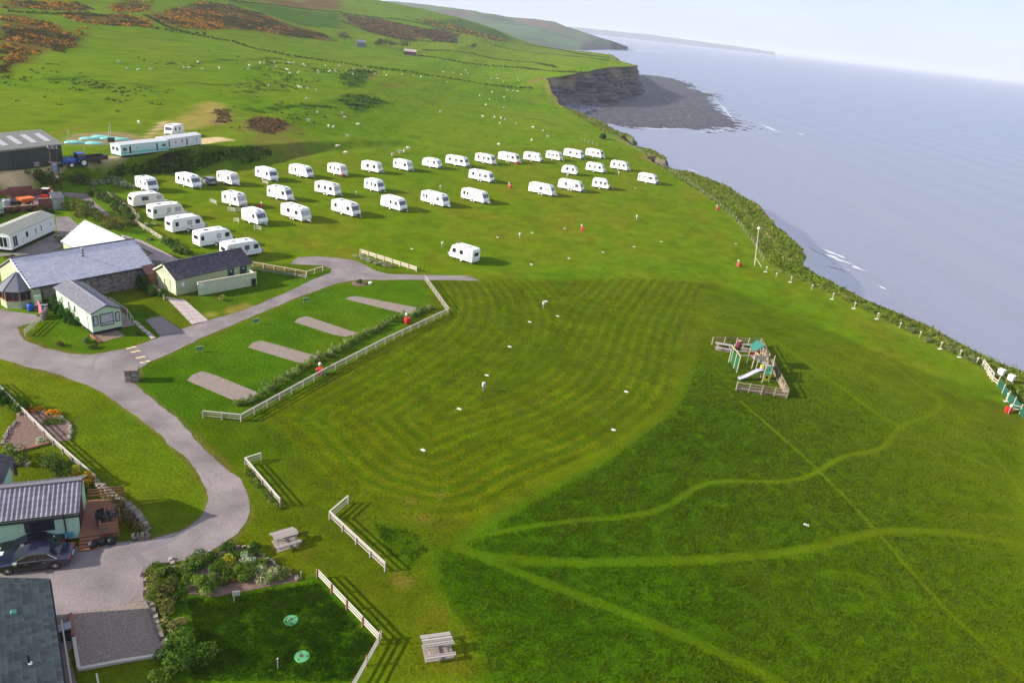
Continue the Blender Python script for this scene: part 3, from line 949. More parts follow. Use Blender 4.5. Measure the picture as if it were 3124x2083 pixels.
TARMAC = mat('tarmac', (.150, .121, .118), .9, .1, .28, .6, 26, coord='World', col2=(.255, .212, .204), detail=10)
_N, _L = TARMAC.node_tree.nodes, TARMAC.node_tree.links
_vor = _N.new('ShaderNodeTexVoronoi')
_vor.feature = 'DISTANCE_TO_EDGE'
_vor.inputs['Scale'].default_value = .16
_vor.inputs['Randomness'].default_value = 1.0
_sp = _N.new('ShaderNodeTexNoise')
_sp.inputs['Scale'].default_value = 14
_sp.inputs['Detail'].default_value = 3
_gp = _N.new('ShaderNodeNewGeometry')
_wob = _N.new('ShaderNodeVectorMath')
_wob.operation = 'MULTIPLY_ADD'
_wob.inputs[1].default_value = (1.6, 1.6, 0)
_wn = _N.new('ShaderNodeTexNoise')
_wn.inputs['Scale'].default_value = .7
_L.new(_gp.outputs['Position'], _wn.inputs['Vector'])
_L.new(_wn.outputs['Color'], _wob.inputs[0])
_L.new(_gp.outputs['Position'], _wob.inputs[2])
_L.new(_wob.outputs['Vector'], _vor.inputs['Vector'])
_L.new(_gp.outputs['Position'], _sp.inputs['Vector'])
_cr = _N.new('ShaderNodeMapRange')
_cr.inputs['From Max'].default_value = .012
_cr.inputs['To Min'].default_value = .8
_L.new(_vor.outputs['Distance'], _cr.inputs['Value'])
_sr = _N.new('ShaderNodeMapRange')
_sr.inputs['From Min'].default_value = .3
_sr.inputs['From Max'].default_value = .7
_sr.inputs['To Min'].default_value = .72
_sr.inputs['To Max'].default_value = 1.28
_L.new(_sp.outputs['Fac'], _sr.inputs['Value'])
_mm = _N.new('ShaderNodeMath')
_mm.operation = 'MULTIPLY'
_L.new(_cr.outputs['Result'], _mm.inputs[0])
_L.new(_sr.outputs['Result'], _mm.inputs[1])
_vs = _N.new('ShaderNodeVectorMath')
_vs.operation = 'SCALE'
_src = _N['Principled BSDF'].inputs['Base Color'].links[0].from_socket
_L.new(_src, _vs.inputs[0])
_L.new(_mm.outputs[0], _vs.inputs['Scale'])
_L.new(_vs.outputs['Vector'], _N['Principled BSDF'].inputs['Base Color'])
GRAVEL = mat('pink_gravel', (.17, .130, .105), .95, .3, 9, .9, 30, coord='World', col2=(.30, .24, .20), detail=8)
ROAD = [(-61.78,80.8),(-60.5,80.47),(-56.58,80.39),(-55.48,78.92),(-56.66,76.27),(-54.09,73.58),(-50.92,71.97),(-47.76,71.51),(-45.65,71.71),(-42.83,74.26),(-41.31,77.52),(-39.85,80.65),(-38.02,84.23),(-35.54,88.19),(-32.99,94.65),(-31.03,101.49),(-28.93,107.12),(-29.18,109.02),(-30.9,110.12),(-35.82,109.01),(-35.42,112.86),(-32.62,114.54),(-29.1,114.78)] + [(-26.9,114.58),(-22.24,110.5),(-20.24,109.74),(-14.31,111.4),(-8.24,113.25),(-6.08,111.36),(-13.95,108.97),(-21.82,106.43),(-24.05,105.49),(-26.2,103.55)] + [(-27.71,101.08),(-29.63,96.87),(-31.84,91.28),(-33.81,86.14),(-35.66,81.58),(-37.24,77.19),(-38.23,73.93),(-39.11,71.74),(-39.31,69.89),(-38.17,66.67),(-35.46,64.41),(-32.68,62.25),(-29.59,59.54),(-26.76,56.79),(-25.25,55.26)] + [(-23.24,53.61),(-21.68,52.2),(-20.12,50.01),(-19.3,48.38),(-19.04,46.91),(-19.17,45.44),(-19.77,44.12),(-20.74,42.79),(-22.33,41.85),(-23.1,41.46),(-23.99,40.85),(-23.61,39.68),(-22.45,37.74),(-24.34,36.84),(-26.37,36.03),(-27.5,35.47),(-28.72,36.75),(-30.45,38.55),(-32.07,38.28),(-33.22,37.39),(-35.46,40.56),(-32.49,41.08),(-30.41,41.76),(-28.23,42.77),(-25.23,43.63),(-23.9,44.5),(-23.09,45.41),(-22.67,46.76),(-22.74,48.31),(-23.11,49.43),(-24.1,50.9),(-25.94,53.12),(-27.81,55.08)] + [(-29.98,56.6),(-32.08,58.43),(-35.58,60.98),(-39.19,63.74),(-42.34,65.41),(-46.04,66.62),(-50.43,67.57),(-53.28,68.4),(-56.7,68.87),(-65.82,81.51)]
_r = np.array(densify(ROAD + ROAD[:1], lambda y: .5))[:-1]
_k = np.arange(len(_r)) * .5
_g = np.gradient(_r, axis=0)
_g /= np.hypot(_g[:, 0], _g[:, 1])[:, None] + 1e-9
_r = _r + np.c_[-_g[:, 1], _g[:, 0]] * (.13 * fbm(_k, _k * 0, 2.4, 77, 3) + .05 * fbm(_k, _k * 0 + 9, .7, 78, 2))[:, None]
ROAD = [tuple(p) for p in _r]
sheet('road', ROAD, TARMAC, .02, 'pinkish grey tarmac site road curving between the lawns')
for k_, (g_, w_) in enumerate((([(-33.52,68.48),(-33.6,69.77),(-32.94,70.85),(-31.34,70.36),(-25.95,67.74),(-25.55,67.18),(-26.62,65.24),(-27.56,65.55)], 'nearest the road bend'), ([(-30.62,78.01),(-30.64,79.3),(-29.94,80.25),(-28.28,79.76),(-22.25,77.71),(-22.82,75.53),(-24.2,75.67)], 'second from the road bend'), ([(-28.02,86.92),(-27.83,88.41),(-27.08,89.23),(-25.14,88.32),(-19.36,85.58),(-20.67,84.15),(-22.18,84.36)], 'third from the road bend'), ([(-23.98,96.95),(-23.7,97.89),(-22.98,98.51),(-20.66,98.18),(-13.77,96.75),(-14.2,94.44),(-15.13,94.03)], 'below the planted tree ring'))):
    sheet('gravel_pitch', g_, GRAVEL, .035, 'long gravel pitch strip set in lawn, ' + w_, 'gravel')
sheet('gravel_pad', [(-44.78,82.23),(-44.62,83.17),(-43.7,83.95),(-39.79,80.71),(-40.98,78.19)], mat('grey_gravel', (.16, .13, .125), .95, .3, 9, .8, 30, coord='World', col2=(.26, .22, .21)), .035, 'small dark gravel pad beside the green home steps', 'gravel')
sheet('gravel_yard', [(-27.5,35.47),(-26.37,36.03),(-24.33,36.82),(-22.44,37.71),(-21.22,36.47),(-18.82,33.55),(-23.49,31.77),(-25.17,34),(-26.19,35.57)], GRAVEL, .03, 'brown gravel parking bay edged with timber', 'gravel')
sheet('gravel_strip', [(-27.5,35.47),(-26.27,35.66),(-24.72,33.25),(-24.87,33.05),(-23.04,30.85),(-24.61,30.64)], mat('dark_gravel', (.12, .095, .09), .95, .3, 9, .8, 30, coord='World', col2=(.20, .165, .16)), .028, 'dark gravel strip beside the green roofed lodge', 'gravel')
sheet('soil_bed', [(-42.71,53.32),(-43.51,54.88),(-44.08,57.09),(-44.81,58.29),(-44.6,59.33),(-42.93,59.3),(-41.28,58.84),(-39.72,57.83),(-38.81,56.7),(-38.14,55.19),(-39.08,54.61),(-40.44,53.33),(-41.43,52.18)], mat('soil', (.13, .080, .060), .95, .3, 4, .9, 18, coord='World', col2=(.20, .125, .10)), .03, 'bare brown flower bed behind the white rail', 'flower bed')
sheet('soil_bed', [(-21.93,41.32),(-20.67,42.64),(-19.32,43.53),(-17.92,43.86),(-16.74,43.32),(-15.21,42.3),(-13.17,41.22),(-18.22,38.8),(-20,38.76)], MATS['soil'], .03, 'planted triangular flower bed below the road bend', 'flower bed')
sheet('patio', [(-50.6,78.56),(-48.54,77.37),(-46.4,74.76),(-44.8,77.37),(-46.62,78.85)], mat('brown_paving', (.19, .13, .10), .9, .2, 3, .3, 20), .03, 'brown paved base in front of the green home', 'paving')
sheet('tarmac_yard', [(-73.69,98.19),(-71.69,99.74),(-69.33,102.24),(-68.77,106.14),(-72.63,115.89),(-77.24,120.47),(-78.67,119.25),(-73.7,111.55),(-73.42,108.05),(-72.96,100),(-74.5,99.38)], mat('dark_tarmac', (.14, .12, .12), .9, .1, .5, .4, 22, coord='World', col2=(.22, .175, .165)), .02, 'dark tarmac yard behind the stone barn', 'yard')
sheet('tarmac_lane', [(-86.84,135.05),(-82.92,135.87),(-78.09,130.25),(-72.08,124.13),(-66.5,117.94),(-67.87,117.32),(-75.45,124.67),(-81.77,132),(-85.36,132.61)], MATS['dark_tarmac'], .02, 'narrow lane between the hedges above the barn', 'lane')

# crazy-paved ramp and stepping stones: slab by slab
SLAB = mat('paving_slab', (.34, .27, .25), .9, .2, 2.5, .3, 14, coord='World', col2=(.46, .38, .36))
GAP = mat('paving_bed', (.16, .13, .11), .95, .2, 5)


def slab_path(corners, nu, nv, label):
    a, b_, c, d = [Vector(p) for p in corners]
    root = sheet('path', [tuple(p) for p in (a, b_, c, d)], GAP, .022, label, 'path')
    P = lambda u, v: (a * (1 - u) + b_ * u) * (1 - v) + (d * (1 - u) + c * u) * v
    rs = random.Random(5)
    for j in range(nv):
        us = [0] + [(i + rs.uniform(-.16, .16)) / nu for i in range(1, nu)] + [1]
        for i in range(nu):
            g = .03
            q = [P(us[i] + g / nu, (j + g) / nv), P(us[i + 1] - g / nu, (j + g) / nv), P(us[i + 1] - g / nu, (j + 1 - g) / nv), P(us[i] + g / nu, (j + 1 - g) / nv)]
            MB().prism([tuple(p) for p in q], .02, .05 + rs.uniform(0, .012)).build('paving_slab', SLAB, root)
    return root


slab_path([(-46.26,90.3),(-43.56,90.07),(-37.94,84.25),(-39.26,82.58)], 3, 7, 'pink paved ramp running down from the washroom block')
STEPS = thing('stepping_path', 'stepping stone path from the home steps to the road', 'path', (*[(-43.67,79.5)][0], 0))
for q in ([(-46.04,81.46),(-45.86,81.9),(-45.45,81.54),(-45.59,81.02)], [(-45.47,80.96),(-45.25,81.41),(-44.8,80.98),(-45.03,80.53)], [(-44.86,80.3),(-44.62,80.75),(-43.78,80.07),(-44.04,79.62)], [(-43.88,79.4),(-43.63,79.84),(-43.08,79.36),(-43.29,78.93)], [(-43.14,78.8),(-42.96,79.3),(-42.43,78.83),(-42.56,78.25)], [(-42.45,78.11),(-42.31,78.69),(-41.41,77.8),(-41.62,77.3)]):
    o = MB().prism(q, .0, .05).build('stepping_stone', SLAB, None)
    o.parent = STEPS
    o.location = tuple(-a for a in STEPS.location)

# ---------------------------------------------------------------- materials for built things
WHITE = mat('white_gelcoat', (.78, .78, .78), .35, .05, 2, spec=.5)
CREAM = mat('cream_gelcoat', (.74, .71, .64), .4, .06, 2, spec=.5)
GLASS = mat('van_glass', (.045, .044, .068), .12, .35, 1.6, spec=.6, col2=(.14, .135, .18))
GLASSD = mat('dark_glass', (.018, .020, .030), .08, .3, 2, spec=.6)
CURTAIN = mat('curtained_glass', (.42, .40, .44), .2, .2, 5, spec=.5)
RUBBER = mat('black_rubber', (.018, .018, .020), .6, .2, 8)
STEEL = mat('galvanised', (.42, .42, .43), .45, .15, 8, metal=.5)
STRIPE = mat('grey_stripe', (.24, .25, .30), .4, .1, 4)
STRIPEB = mat('blue_stripe', (.10, .15, .34), .4, .1, 4)
STRIPEM = mat('beige_stripe', (.40, .30, .22), .4, .1, 4)
BLACKP = mat('black_plastic', (.02, .02, .022), .5, .2, 6)
RED = mat('red_plastic', (.50, .022, .020), .4, .12, 5)
TIMBER = mat('pale_timber', (.44, .37, .27), .85, .15, 7, .3, 40, col2=(.55, .48, .37))
WTIMB = mat('white_timber', (.47, .43, .37), .8, .15, 7, .2, 40)
GTIMB = mat('grey_timber', (.27, .225, .20), .9, .2, 8, .4, 40, col2=(.39, .34, .31))
BTIMB = mat('brown_timber', (.26, .11, .06), .8, .2, 8, .3, 40)
PALEGREEN = mat('pale_green_clad', (.46, .62, .40), .6, .06, 3)
SAGE = mat('sage_render', (.36, .40, .24), .85, .1, 2, .2, 20)
ROOFG = mat('grey_felt_roof', (.115, .115, .135), .9, .15, 3, .4, 30, col2=(.165, .165, .19))


# ---------------------------------------------------------------- fences: posts and rails one by one
def fence(label, pts, heights=(.38, .68, .98), sp=1.8, rail=(.04, .095), post=.10, posth=1.08, m=TIMBER, pm=None, cap=None, name='rail_fence', side=1, vert=None, wire=None):
    if name in ('rail_fence',):
        heights, posth = tuple(h * .78 for h in heights), posth * .78
    root = thing(name, label, 'fence', (pts[0][0], pts[0][1], gz(*pts[0])))
    o = root.location.copy()
    pm = pm or m
    for a, b in zip(pts[:-1], pts[1:]):
        d = Vector((b[0] - a[0], b[1] - a[1]))
        n = max(1, round(d.length / sp))
        nv = Vector((-d.y, d.x)).normalized() * (post / 2 + rail[0] / 2) * side
        for i in range(n + 1):
            t = i / n
            p = Vector((a[0] + d.x * t, a[1] + d.y * t, 0))
            p.z = gz(p.x, p.y)
            if i < n or b is pts[-1]:
                piece('post', pm, root, p - o + Vector((0, 0, posth / 2 - .05)), (post, post, posth + .1), math.atan2(d.y, d.x) + random.uniform(-.03, .03))
            if i < n:
                q = Vector((a[0] + d.x * (i + 1) / n, a[1] + d.y * (i + 1) / n, 0))
                q.z = gz(q.x, q.y)
                for h in heights:
                    j = Vector((nv.x, nv.y, h + random.uniform(-.012, .012)))
                    beam('rail', m, root, p - o + j, q - o + j + Vector((0, 0, random.uniform(-.012, .012))), *rail)
                if cap:
                    j = Vector((0, 0, posth + .03))
                    beam('cap_rail', cap, root, p - o + j, q - o + j, .13, .045)
                if wire:
                    for h in wire:
                        j = Vector((0, 0, h))
                        beam('wire', STEEL, root, p - o + j, q - o + j, .008, .008)
                if vert:
                    k = max(1, int((q - p).length / .17))
                    for v in range(k):
                        c = p + (q - p) * ((v + .5) / k) - o
                        piece('board', vert, root, c + Vector((-nv.x, -nv.y, .40 + random.uniform(-.02, .02))), (.15, .02, .78), math.atan2(d.y, d.x))
    return root


fence('weathered post and rail fence round the gravel pitch lawn', [(-28.8,61.47),(-25.15,61.59),(-20.27,73.25)] + [(-15.57,83.41),(-9.25,95.9),(-14.45,108.51)], m=GTIMB, pm=GTIMB, cap=mat('silver_timber', (.40, .36, .31), .85, .15, 7, .2, 40), posth=.98, heights=(.32, .68), rail=(.035, .09))
fence('short cornered fence with flat top rail beside the road bend', [(-21.03,55.59),(-22.07,54.55),(-17.25,49.35)], m=GTIMB, cap=WTIMB, posth=.92, heights=(.3, .62))
fence('cornered fence with white top rail at the meadow mouth', [(-12.03,50.76),(-11.6,47.17),(-12.79,48.16)] [:1] + [(-12.94,48.41)] + [(-7.41,43.18)], m=GTIMB, cap=WTIMB, posth=.98, heights=(.3, .62))
fence('white three rail fence round the septic tank lawn', [(-12.02,41.67),(-6.39,36.3)] + [(-6.38,36.69),(-7.29,32.3)], m=WTIMB, pm=BTIMB, posth=1.1)
fence('cream three rail fence behind the lavender clumps', [(-26.85,118.19),(-16.43,112.28)], m=TIMBER, posth=1.12, rail=(.05, .15))
fence('brown double rail fence beside the washroom block', [(-40.37,105.92),(-31.72,104.46),(-30.13,107.55)], m=BTIMB, pm=TIMBER, cap=TIMBER, posth=.95, heights=(.35, .65))
fence('inner rail fence along the washroom path', [(-39.74,104.34),(-31.49,103.36)], m=GTIMB, posth=.8, heights=(.3, .6))
fence('long white topped fence between the garden and the lawn', [(-50.58,63.18),(-48.61,61.78),(-38.81,54.17)] + [(-35.87,52.02),(-32.54,49.64)], m=GTIMB, cap=WTIMB, posth=.95, heights=(.35, .65), sp=2.2)
fence('cream rail fence below the conservatory forecourt', [(-54.46,74.32),(-55.23,78.53)], m=TIMBER, posth=1.15)
fence('slatted rail fence beside the hedge and caravans', [(-65.9,120.49),(-57.52,112.89)], m=TIMBER, posth=1.0)
fence('kinked end of the hedge fence behind the old cream caravan', [(-70.18,126.19),(-66.76,123.64),(-65.97,120.67)], m=TIMBER, posth=1.0)
fence('weathered rail fence at the top of the caravan field hedge', [(-79.32,136.21),(-75.09,131.91),(-71.13,128.48),(-68.57,125.87)], m=GTIMB, posth=1.0)
fence('pale rail fence above the silver bushes under the bank', [(-87.45,143.44),(-81.91,146.47),(-77.72,142.97)], m=TIMBER, posth=1.0, heights=(.5, .9))
fence('short fence by the pink paved ramp', [(-48.73,92.26),(-45.88,89.18)], m=TIMBER, posth=1.0)
for k_, (p_, l_) in enumerate((([(-61.01,139.52),(-59.4,138.43)], 'small three rail fence standing alone left of the second row'), ([(-55.74,134.99),(-54.29,134.68),(-53.45,135.25)], 'three rail fence between two overlapping caravans'), ([(-52.04,128.48),(-51.14,128.2)], 'small gate-like fence left of the front row'), ([(-47.12,125.11),(-45.96,124.97)], 'three rail fence at the nose of the first front row caravan'), ([(-58.22,160.34),(-56.79,159.42)], 'small rail fence under a back row caravan nose'))):
    fence(l_, p_, heights=(.25, .5, .75), posth=.85, m=WTIMB, sp=1.6, name='windbreak_fence')
# wire fence along the cliff
fence('thin post and wire fence along the cliff edge', [(28.29,301.17),(34.97,290.02),(39.83,268.62),(43,242.84),(46.36,221.76),(49.28,198.41),(50.14,177.19),(49.24,159.11),(47.44,142.82)], heights=(), wire=(.4, .7, 1.0), sp=2.9, post=.075, posth=1.05, m=GTIMB, name='wire_fence')
fence('thin wire fence along the upper side of the hedge track', [(17.19,286.08),(19.65,280.52),(22.58,275.59)], heights=(), wire=(.5, 1.0), sp=2.6, post=.12, posth=1.2, m=GTIMB, name='wire_fence')


# ---------------------------------------------------------------- touring caravans
def van_profile(L, style):
    if style == 'old':
        return [(.06, .40), (0, .8), (.06, 1.5), (.22, 2.0), (.48, 2.3), (.95, 2.43), (L * .5, 2.46), (L - 1.35, 2.42), (L - .85, 2.28), (L - .55, 2.05), (L - .32, 1.62), (L - .12, 1.15), (L, .92), (L - .02, .62), (L - .12, .40)]
    if style == 'boxy':
        return [(.05, .38), (0, .8), (.02, 1.7), (.06, 2.35), (.16, 2.50), (.42, 2.56), (L * .5, 2.58), (L - .95, 2.54), (L - .62, 2.44), (L - .46, 2.2), (L - .30, 1.7), (L - .12, 1.15), (L, .98), (L - .01, .62), (L - .10, .38)]
    return [(.05, .38), (0, .8), (.04, 1.7), (.10, 2.32), (.22, 2.48), (.55, 2.56), (L * .5, 2.60), (L - 1.3, 2.56), (L - .90, 2.46), (L - .66, 2.24), (L - .42, 1.75), (L - .18, 1.22), (L - .03, .98), (L, .82), (L - .03, .52), (L - .12, .38)]


VANC = {}


def van_parts(L, style, body_m):
    key = (L, style, body_m.name)
    if key in VANC:
        return VANC[key]
    pr = van_profile(L, style)
    w = 1.12
    cx, cz_ = L / 2, 1.45

    def ring(y, k):
        return [(cx + (x - cx) * (1 - k * 2 / L), y, cz_ + (z - cz_) * (1 - k * .9)) for x, z in pr]
    body = MB().loft([ring(w, .06), ring(w - .03, .025), ring(w - .09, 0), ring(-w + .09, 0), ring(-w + .03, .025), ring(-w, .06)])
    front = [p for p in pr if p[0] > L * .6]

    def fx(z):
        f_ = front[::-1]
        zs = [p[1] for p in f_]
        return float(np.interp(z, zs, [p[0] for p in f_]))

    def pane(z0, z1, y0, y1, off, th=.025):
        m = MB()
        zs = np.linspace(z0, z1, 4)
        nx, nz = (z1 - z0), fx(z0) - fx(z1)
        ln = math.hypot(nx, nz)
        nx, nz = nx / ln, nz / ln
        rings = []
        for z in zs:
            x = fx(z) + nx * off
            zz = z + nz * off
            rings.append([(x, y0, zz), (x, y1, zz), (x + nx * th, y1, zz + nz * th), (x + nx * th, y0, zz + nz * th)])
        return m.loft(rings)
    z0, z1 = {'old': (1.30, 2.0), 'boxy': (1.32, 2.08)}.get(style, (1.34, 2.12))
    VANC[key] = dict(body=body.mesh('caravan_body', body_m), frame=pane(z0, z1, -.92, .92, -.005).mesh('window_frame', STRIPE),
                     panes=[pane(z0 + .05, z1 - .05, a, b_, .012).mesh('window_pane', GLASS) for a, b_ in ((-.86, -.36), (-.32, .32), (.36, .86))],
                     one=pane(z0 + .05, z1 - .05, -.86, .86, .012).mesh('window_pane', CURTAIN), locker=pane(.62, .95, -.55, .55, .0, .05).mesh('gas_locker', body_m))
    return VANC[key]


WHEEL = MB().lathe([(.20, -.09), (.29, -.09), (.31, -.05), (.31, .05), (.29, .09), (.20, .09)], 14).mesh('caravan_tyre', RUBBER)
RIM = MB().lathe([(.21, -.06), (.21, .085), (.14, .10), (.05, .10)], 14).mesh('caravan_rim', WHITE)


def caravan(A, B, label, group, style='modern', m=WHITE, wins=((.16, .28), (.48, .58), (.72, .86)), twin=False, flip=False, stripe=True, front='three', z=None, heading=None, cream=False, graphic=False, length=None):
    a, b_ = Vector(A), Vector(B)
    d = b_ - a
    ang = math.atan2(d.y, d.x) if heading is None else rad(heading)
    L = length or min(6.6, max(4.4, round(d.length * 2) / 2))
    u = Vector((math.cos(ang), math.sin(ang)))
    nrm = Vector((-u.y, u.x))  # away from the visible side
    c0 = (a + b_) / 2 - u * L / 2 + nrm * 1.12
    if flip:
        c0 = c0 + u * L
        ang += math.pi
    root = thing('touring_caravan', label, 'caravan', (c0.x, c0.y, gz(c0.x, c0.y) if z is None else z), ang, group)
    vs_ = -1 if not flip else 1
    P = van_parts(L, style, m)
    link('body', P['body'], root)
    fr = link('front_window', P['frame'], root)
    if front == 'three':
        for p in P['panes']:
            link('pane', p, fr)
    else:
        link('pane', P['one'], fr)
    link('gas_locker', P['locker'], root)
    for f0, f1 in wins:
        z0, z1 = (1.27, 2.02) if f1 - f0 > .05 else (1.0, 2.0)
        for sgn, dark in ((vs_, True), (-vs_, False)):
            if not dark and random.random() < .4:
                continue
            x0, x1 = f0 * L, f1 * L
            wf = piece('window', STRIPE, root, ((x0 + x1) / 2, sgn * 1.125, (z0 + z1) / 2), (x1 - x0, .03, z1 - z0))
            pm_ = random.choice((GLASS, GLASSD, GLASSD, GLASS, CURTAIN)) if dark else GLASS
            # the pane sits in its frame: sizes are fractions of the frame
            link('pane', ubox(pm_), wf, (0, sgn * .45, 0), (0, 0, 0), (.84, .8, .84))
    piece('door', m, root, (L * .40, -vs_ * 1.13, 1.25), (.62, .03, 1.72))
    if stripe:
        sm_ = random.choice((STRIPE, STRIPE, STRIPEB, STRIPEM))
        for sgn in (-1, 1):
            piece('side_stripe', sm_, root, (L * .47, sgn * 1.122, .88), (L * .88, .012, .035))
    if graphic:
        piece('side_graphic', BLACKP, root, (L * .47, vs_ * 1.121, 1.72), (L * .72, .014, .22))
        piece('side_graphic', BLACKP, root, (L * .62, vs_ * 1.121, .95), (L * .16, .014, .10))
    for sx, sy, hx in ((.30, 0, .7), (.66, .05, .45), (.82, -.1, .5)):
        piece('roof_light', random.choice((STRIPE, WHITE, GLASSD)), root, (sx * L, sy, 2.60 if style != 'old' else 2.47), (hx, .5, .07))
    for wx in ((L * .46, L * .46 + .72) if twin else (L * .47,)):
        for sgn in (-1, 1):
            w_ = link('wheel', WHEEL, root, (wx, sgn * 1.0, .31), (math.pi / 2 * (1 if sgn < 0 else -1), 0, 0))
            link('rim', RIM, w_, (0, 0, .02))
            piece('wheel_arch', BLACKP, root, (wx, sgn * 1.075, .52), (.72, .09, .20))
    dr = MB().beam((L - .3, -.75, .40), (L + 1.0, 0, .42), .07, .09).beam((L - .3, .75, .40), (L + 1.0, 0, .42), .07, .09).tube((L + .85, .12, .05), (L + .85, .12, .75), .035).beam((L + .8, 0, .46), (L + 1.15, 0, .46), .12, .1)
    dr.build('drawbar', STEEL, root)
    piece('hitch_cover', random.choice((WHITE, BLACKP, STRIPE)), root, (L + .45, 0, .58), (.75, .42, .22))
    for sx in (.08, .9):
        for sgn in (-1, 1):
            piece('corner_steady', STEEL, root, (sx * L, sgn * .85, .2), (.06, .06, .42))
    for sgn in (-.82, .82):
        piece('rear_light', RED, root, (.0, sgn, .72), (.06, .22, .12))
    piece('entrance_step', random.choice((STRIPE, BLACKP, WHITE)), root, (L * .40, -vs_ * 1.45, .14), (.55, .35, .26))
    piece('vent_grille', STRIPE, root, (L * random.uniform(.25, .6), vs_ * 1.125, random.uniform(.95, 1.1)), (.32, .02, .16))
    piece('rear_window', GLASSD, root, (.015, 0, 1.65), (.06, 1.1, .55))
    return root


ORD = ['first', 'second', 'third', 'fourth', 'fifth', 'sixth', 'seventh', 'eighth', 'ninth', 'tenth', 'eleventh', 'twelfth', 'thirteenth', 'fourteenth', 'fifteenth', 'sixteenth']
W3, W2, WS = ((.16, .27), (.46, .56), (.70, .84)), ((.30, .44), (.66, .80)), ((.10, .15), (.42, .52), (.72, .84))
BACK = [([(-77.91,143.88),(-73.97,141.52)], 'modern', WHITE, WS, 0), ([(-72.92,150.56),(-68.17,147.96)], 'modern', WHITE, W3, 0), ([(-66.58,156.11),(-62.69,154.28)], 'boxy', CREAM, ((.12, .20), (.70, .84)), 0), ([(-61.63,165.02),(-57.15,162.07)], 'modern', WHITE, W3, 0),
        ([(-56.08,171.47),(-51.14,169.48)], 'modern', WHITE, ((.12, .24), (.32, .40), (.74, .86)), 1), ([(-48.9,177.99),(-44.86,175.9)], 'boxy', CREAM, W3, 0), ([(-42.49,185.39),(-37.57,183.81)], 'boxy', CREAM, W2, 0), ([(-35.9,192.97),(-31.46,190.55)], 'boxy', CREAM, ((.14, .24), (.70, .86)), 0),
        ([(-29.48,200.23),(-24.75,198.51)], 'old', WHITE, W2, 0), ([(-23.98,207.61),(-18.12,205.24)], 'modern', WHITE, W3, 0), ([(-16.62,216.38),(-11.41,213.61)], 'modern', CREAM, W3, 0), ([(-10.51,223.48),(-4.46,220.28)], 'modern', CREAM, W3, 1),
        ([(-3.06,228.18),(2.4,226.64)], 'modern', WHITE, ((.28, .42), (.66, .72)), 0), ([(3.8,235.57),(8.35,233.26)], 'boxy', CREAM, W3, 0), ([(9.7,244.55),(15.24,241.47)], 'modern', WHITE, W2, 0), ([(17.13,250.52),(22.1,247.51)], 'modern', CREAM, WS, 0)]
GROUP = 'touring caravans pitched in rows on the field'
for i, (ab, st_, m_, wn_, tw_) in enumerate(BACK):
    caravan(ab[0], ab[1], ('cream ' if m_ is CREAM else 'white ') + ('twin axle ' if tw_ else '') + 'touring caravan, ' + ORD[i] + ' from the left of the back row', GROUP, st_, m_, wn_, bool(tw_), front='three' if st_ == 'modern' else 'one')
MID = [([(-58.42,139.31),(-55.08,137.93)], 'boxy', CREAM, W3, 0), ([(-53.09,148.11),(-48.29,146.61)], 'modern', WHITE, ((.10, .18), (.72, .84)), 0), ([(-45.83,157.02),(-40.87,154.97)], 'boxy', CREAM, W3, 1), ([(-37.14,165.6),(-33.37,163.29)], 'modern', WHITE, W3, 0), ([(-15.95,190.54),(-10,187.81)], 'modern', WHITE, W3, 1),
       ([(8.38,213.12),(12.87,212.02)], 'old', WHITE, W2, 0), ([(15.81,222.18),(20.95,220.29)], 'modern', WHITE, W3, 0), ([(23.73,231.02),(28.95,228.97)], 'modern', WHITE, W3, 0), ([(30.31,214.32),(35.39,211.78)], 'modern', WHITE, ((.06, .10), (.24, .36), (.62, .76)), 0)]
for i, (ab, st_, m_, wn_, tw_) in enumerate(MID):
    lab = ('cream ' if m_ is CREAM else 'white ') + ('twin axle ' if tw_ else '') + 'touring caravan, ' + ORD[i] + ' from the left of the middle row'
    if i == 8:
        lab = 'modern white touring caravan with black window graphics nearest the cliff'
    caravan(ab[0], ab[1], lab, GROUP, st_, m_, wn_, bool(tw_), front='three' if st_ == 'modern' else 'one', graphic=i == 8, stripe=i != 8)
FRONT = [([(-51.16,129.5),(-47.19,127.15)], 'modern', WHITE, W2, 0), ([(-46.11,135.72),(-40.95,132.5)], 'boxy', CREAM, W2, 1), ([(-38.51,143.05),(-33.4,140.01)], 'modern', CREAM, W3, 0), ([(-30.44,151.32),(-28.7,150.51)][:1] + [(-25.69,148.45)], 'modern', WHITE, W3, 0),
         ([(-23.46,159.91),(-17.82,156.36)], 'modern', WHITE, ((.10, .18), (.22, .30), (.68, .80)), 1), ([(-15.31,167.09),(-9.82,163.77)], 'modern', CREAM, ((.10, .20), (.26, .33), (.74, .85)), 1), ([(-0.34,182.55),(5.72,179.95)], 'modern', CREAM, ((.46, .58), (.72, .88)), 1), ([(7.05,191.3),(13.25,188.84)], 'modern', CREAM, ((.28, .38), (.72, .86)), 1), ([(16.34,197.5),(20.74,196.52)], 'modern', WHITE, W3, 0)]
for i, (ab, st_, m_, wn_, tw_) in enumerate(FRONT):
    caravan(ab[0], ab[1], ('cream ' if m_ is CREAM else 'white ') + ('twin axle ' if tw_ else '') + 'touring caravan, ' + ORD[i] + ' from the left of the front row', GROUP, st_, m_, wn_, bool(tw_), front='three' if st_ == 'modern' else 'one')
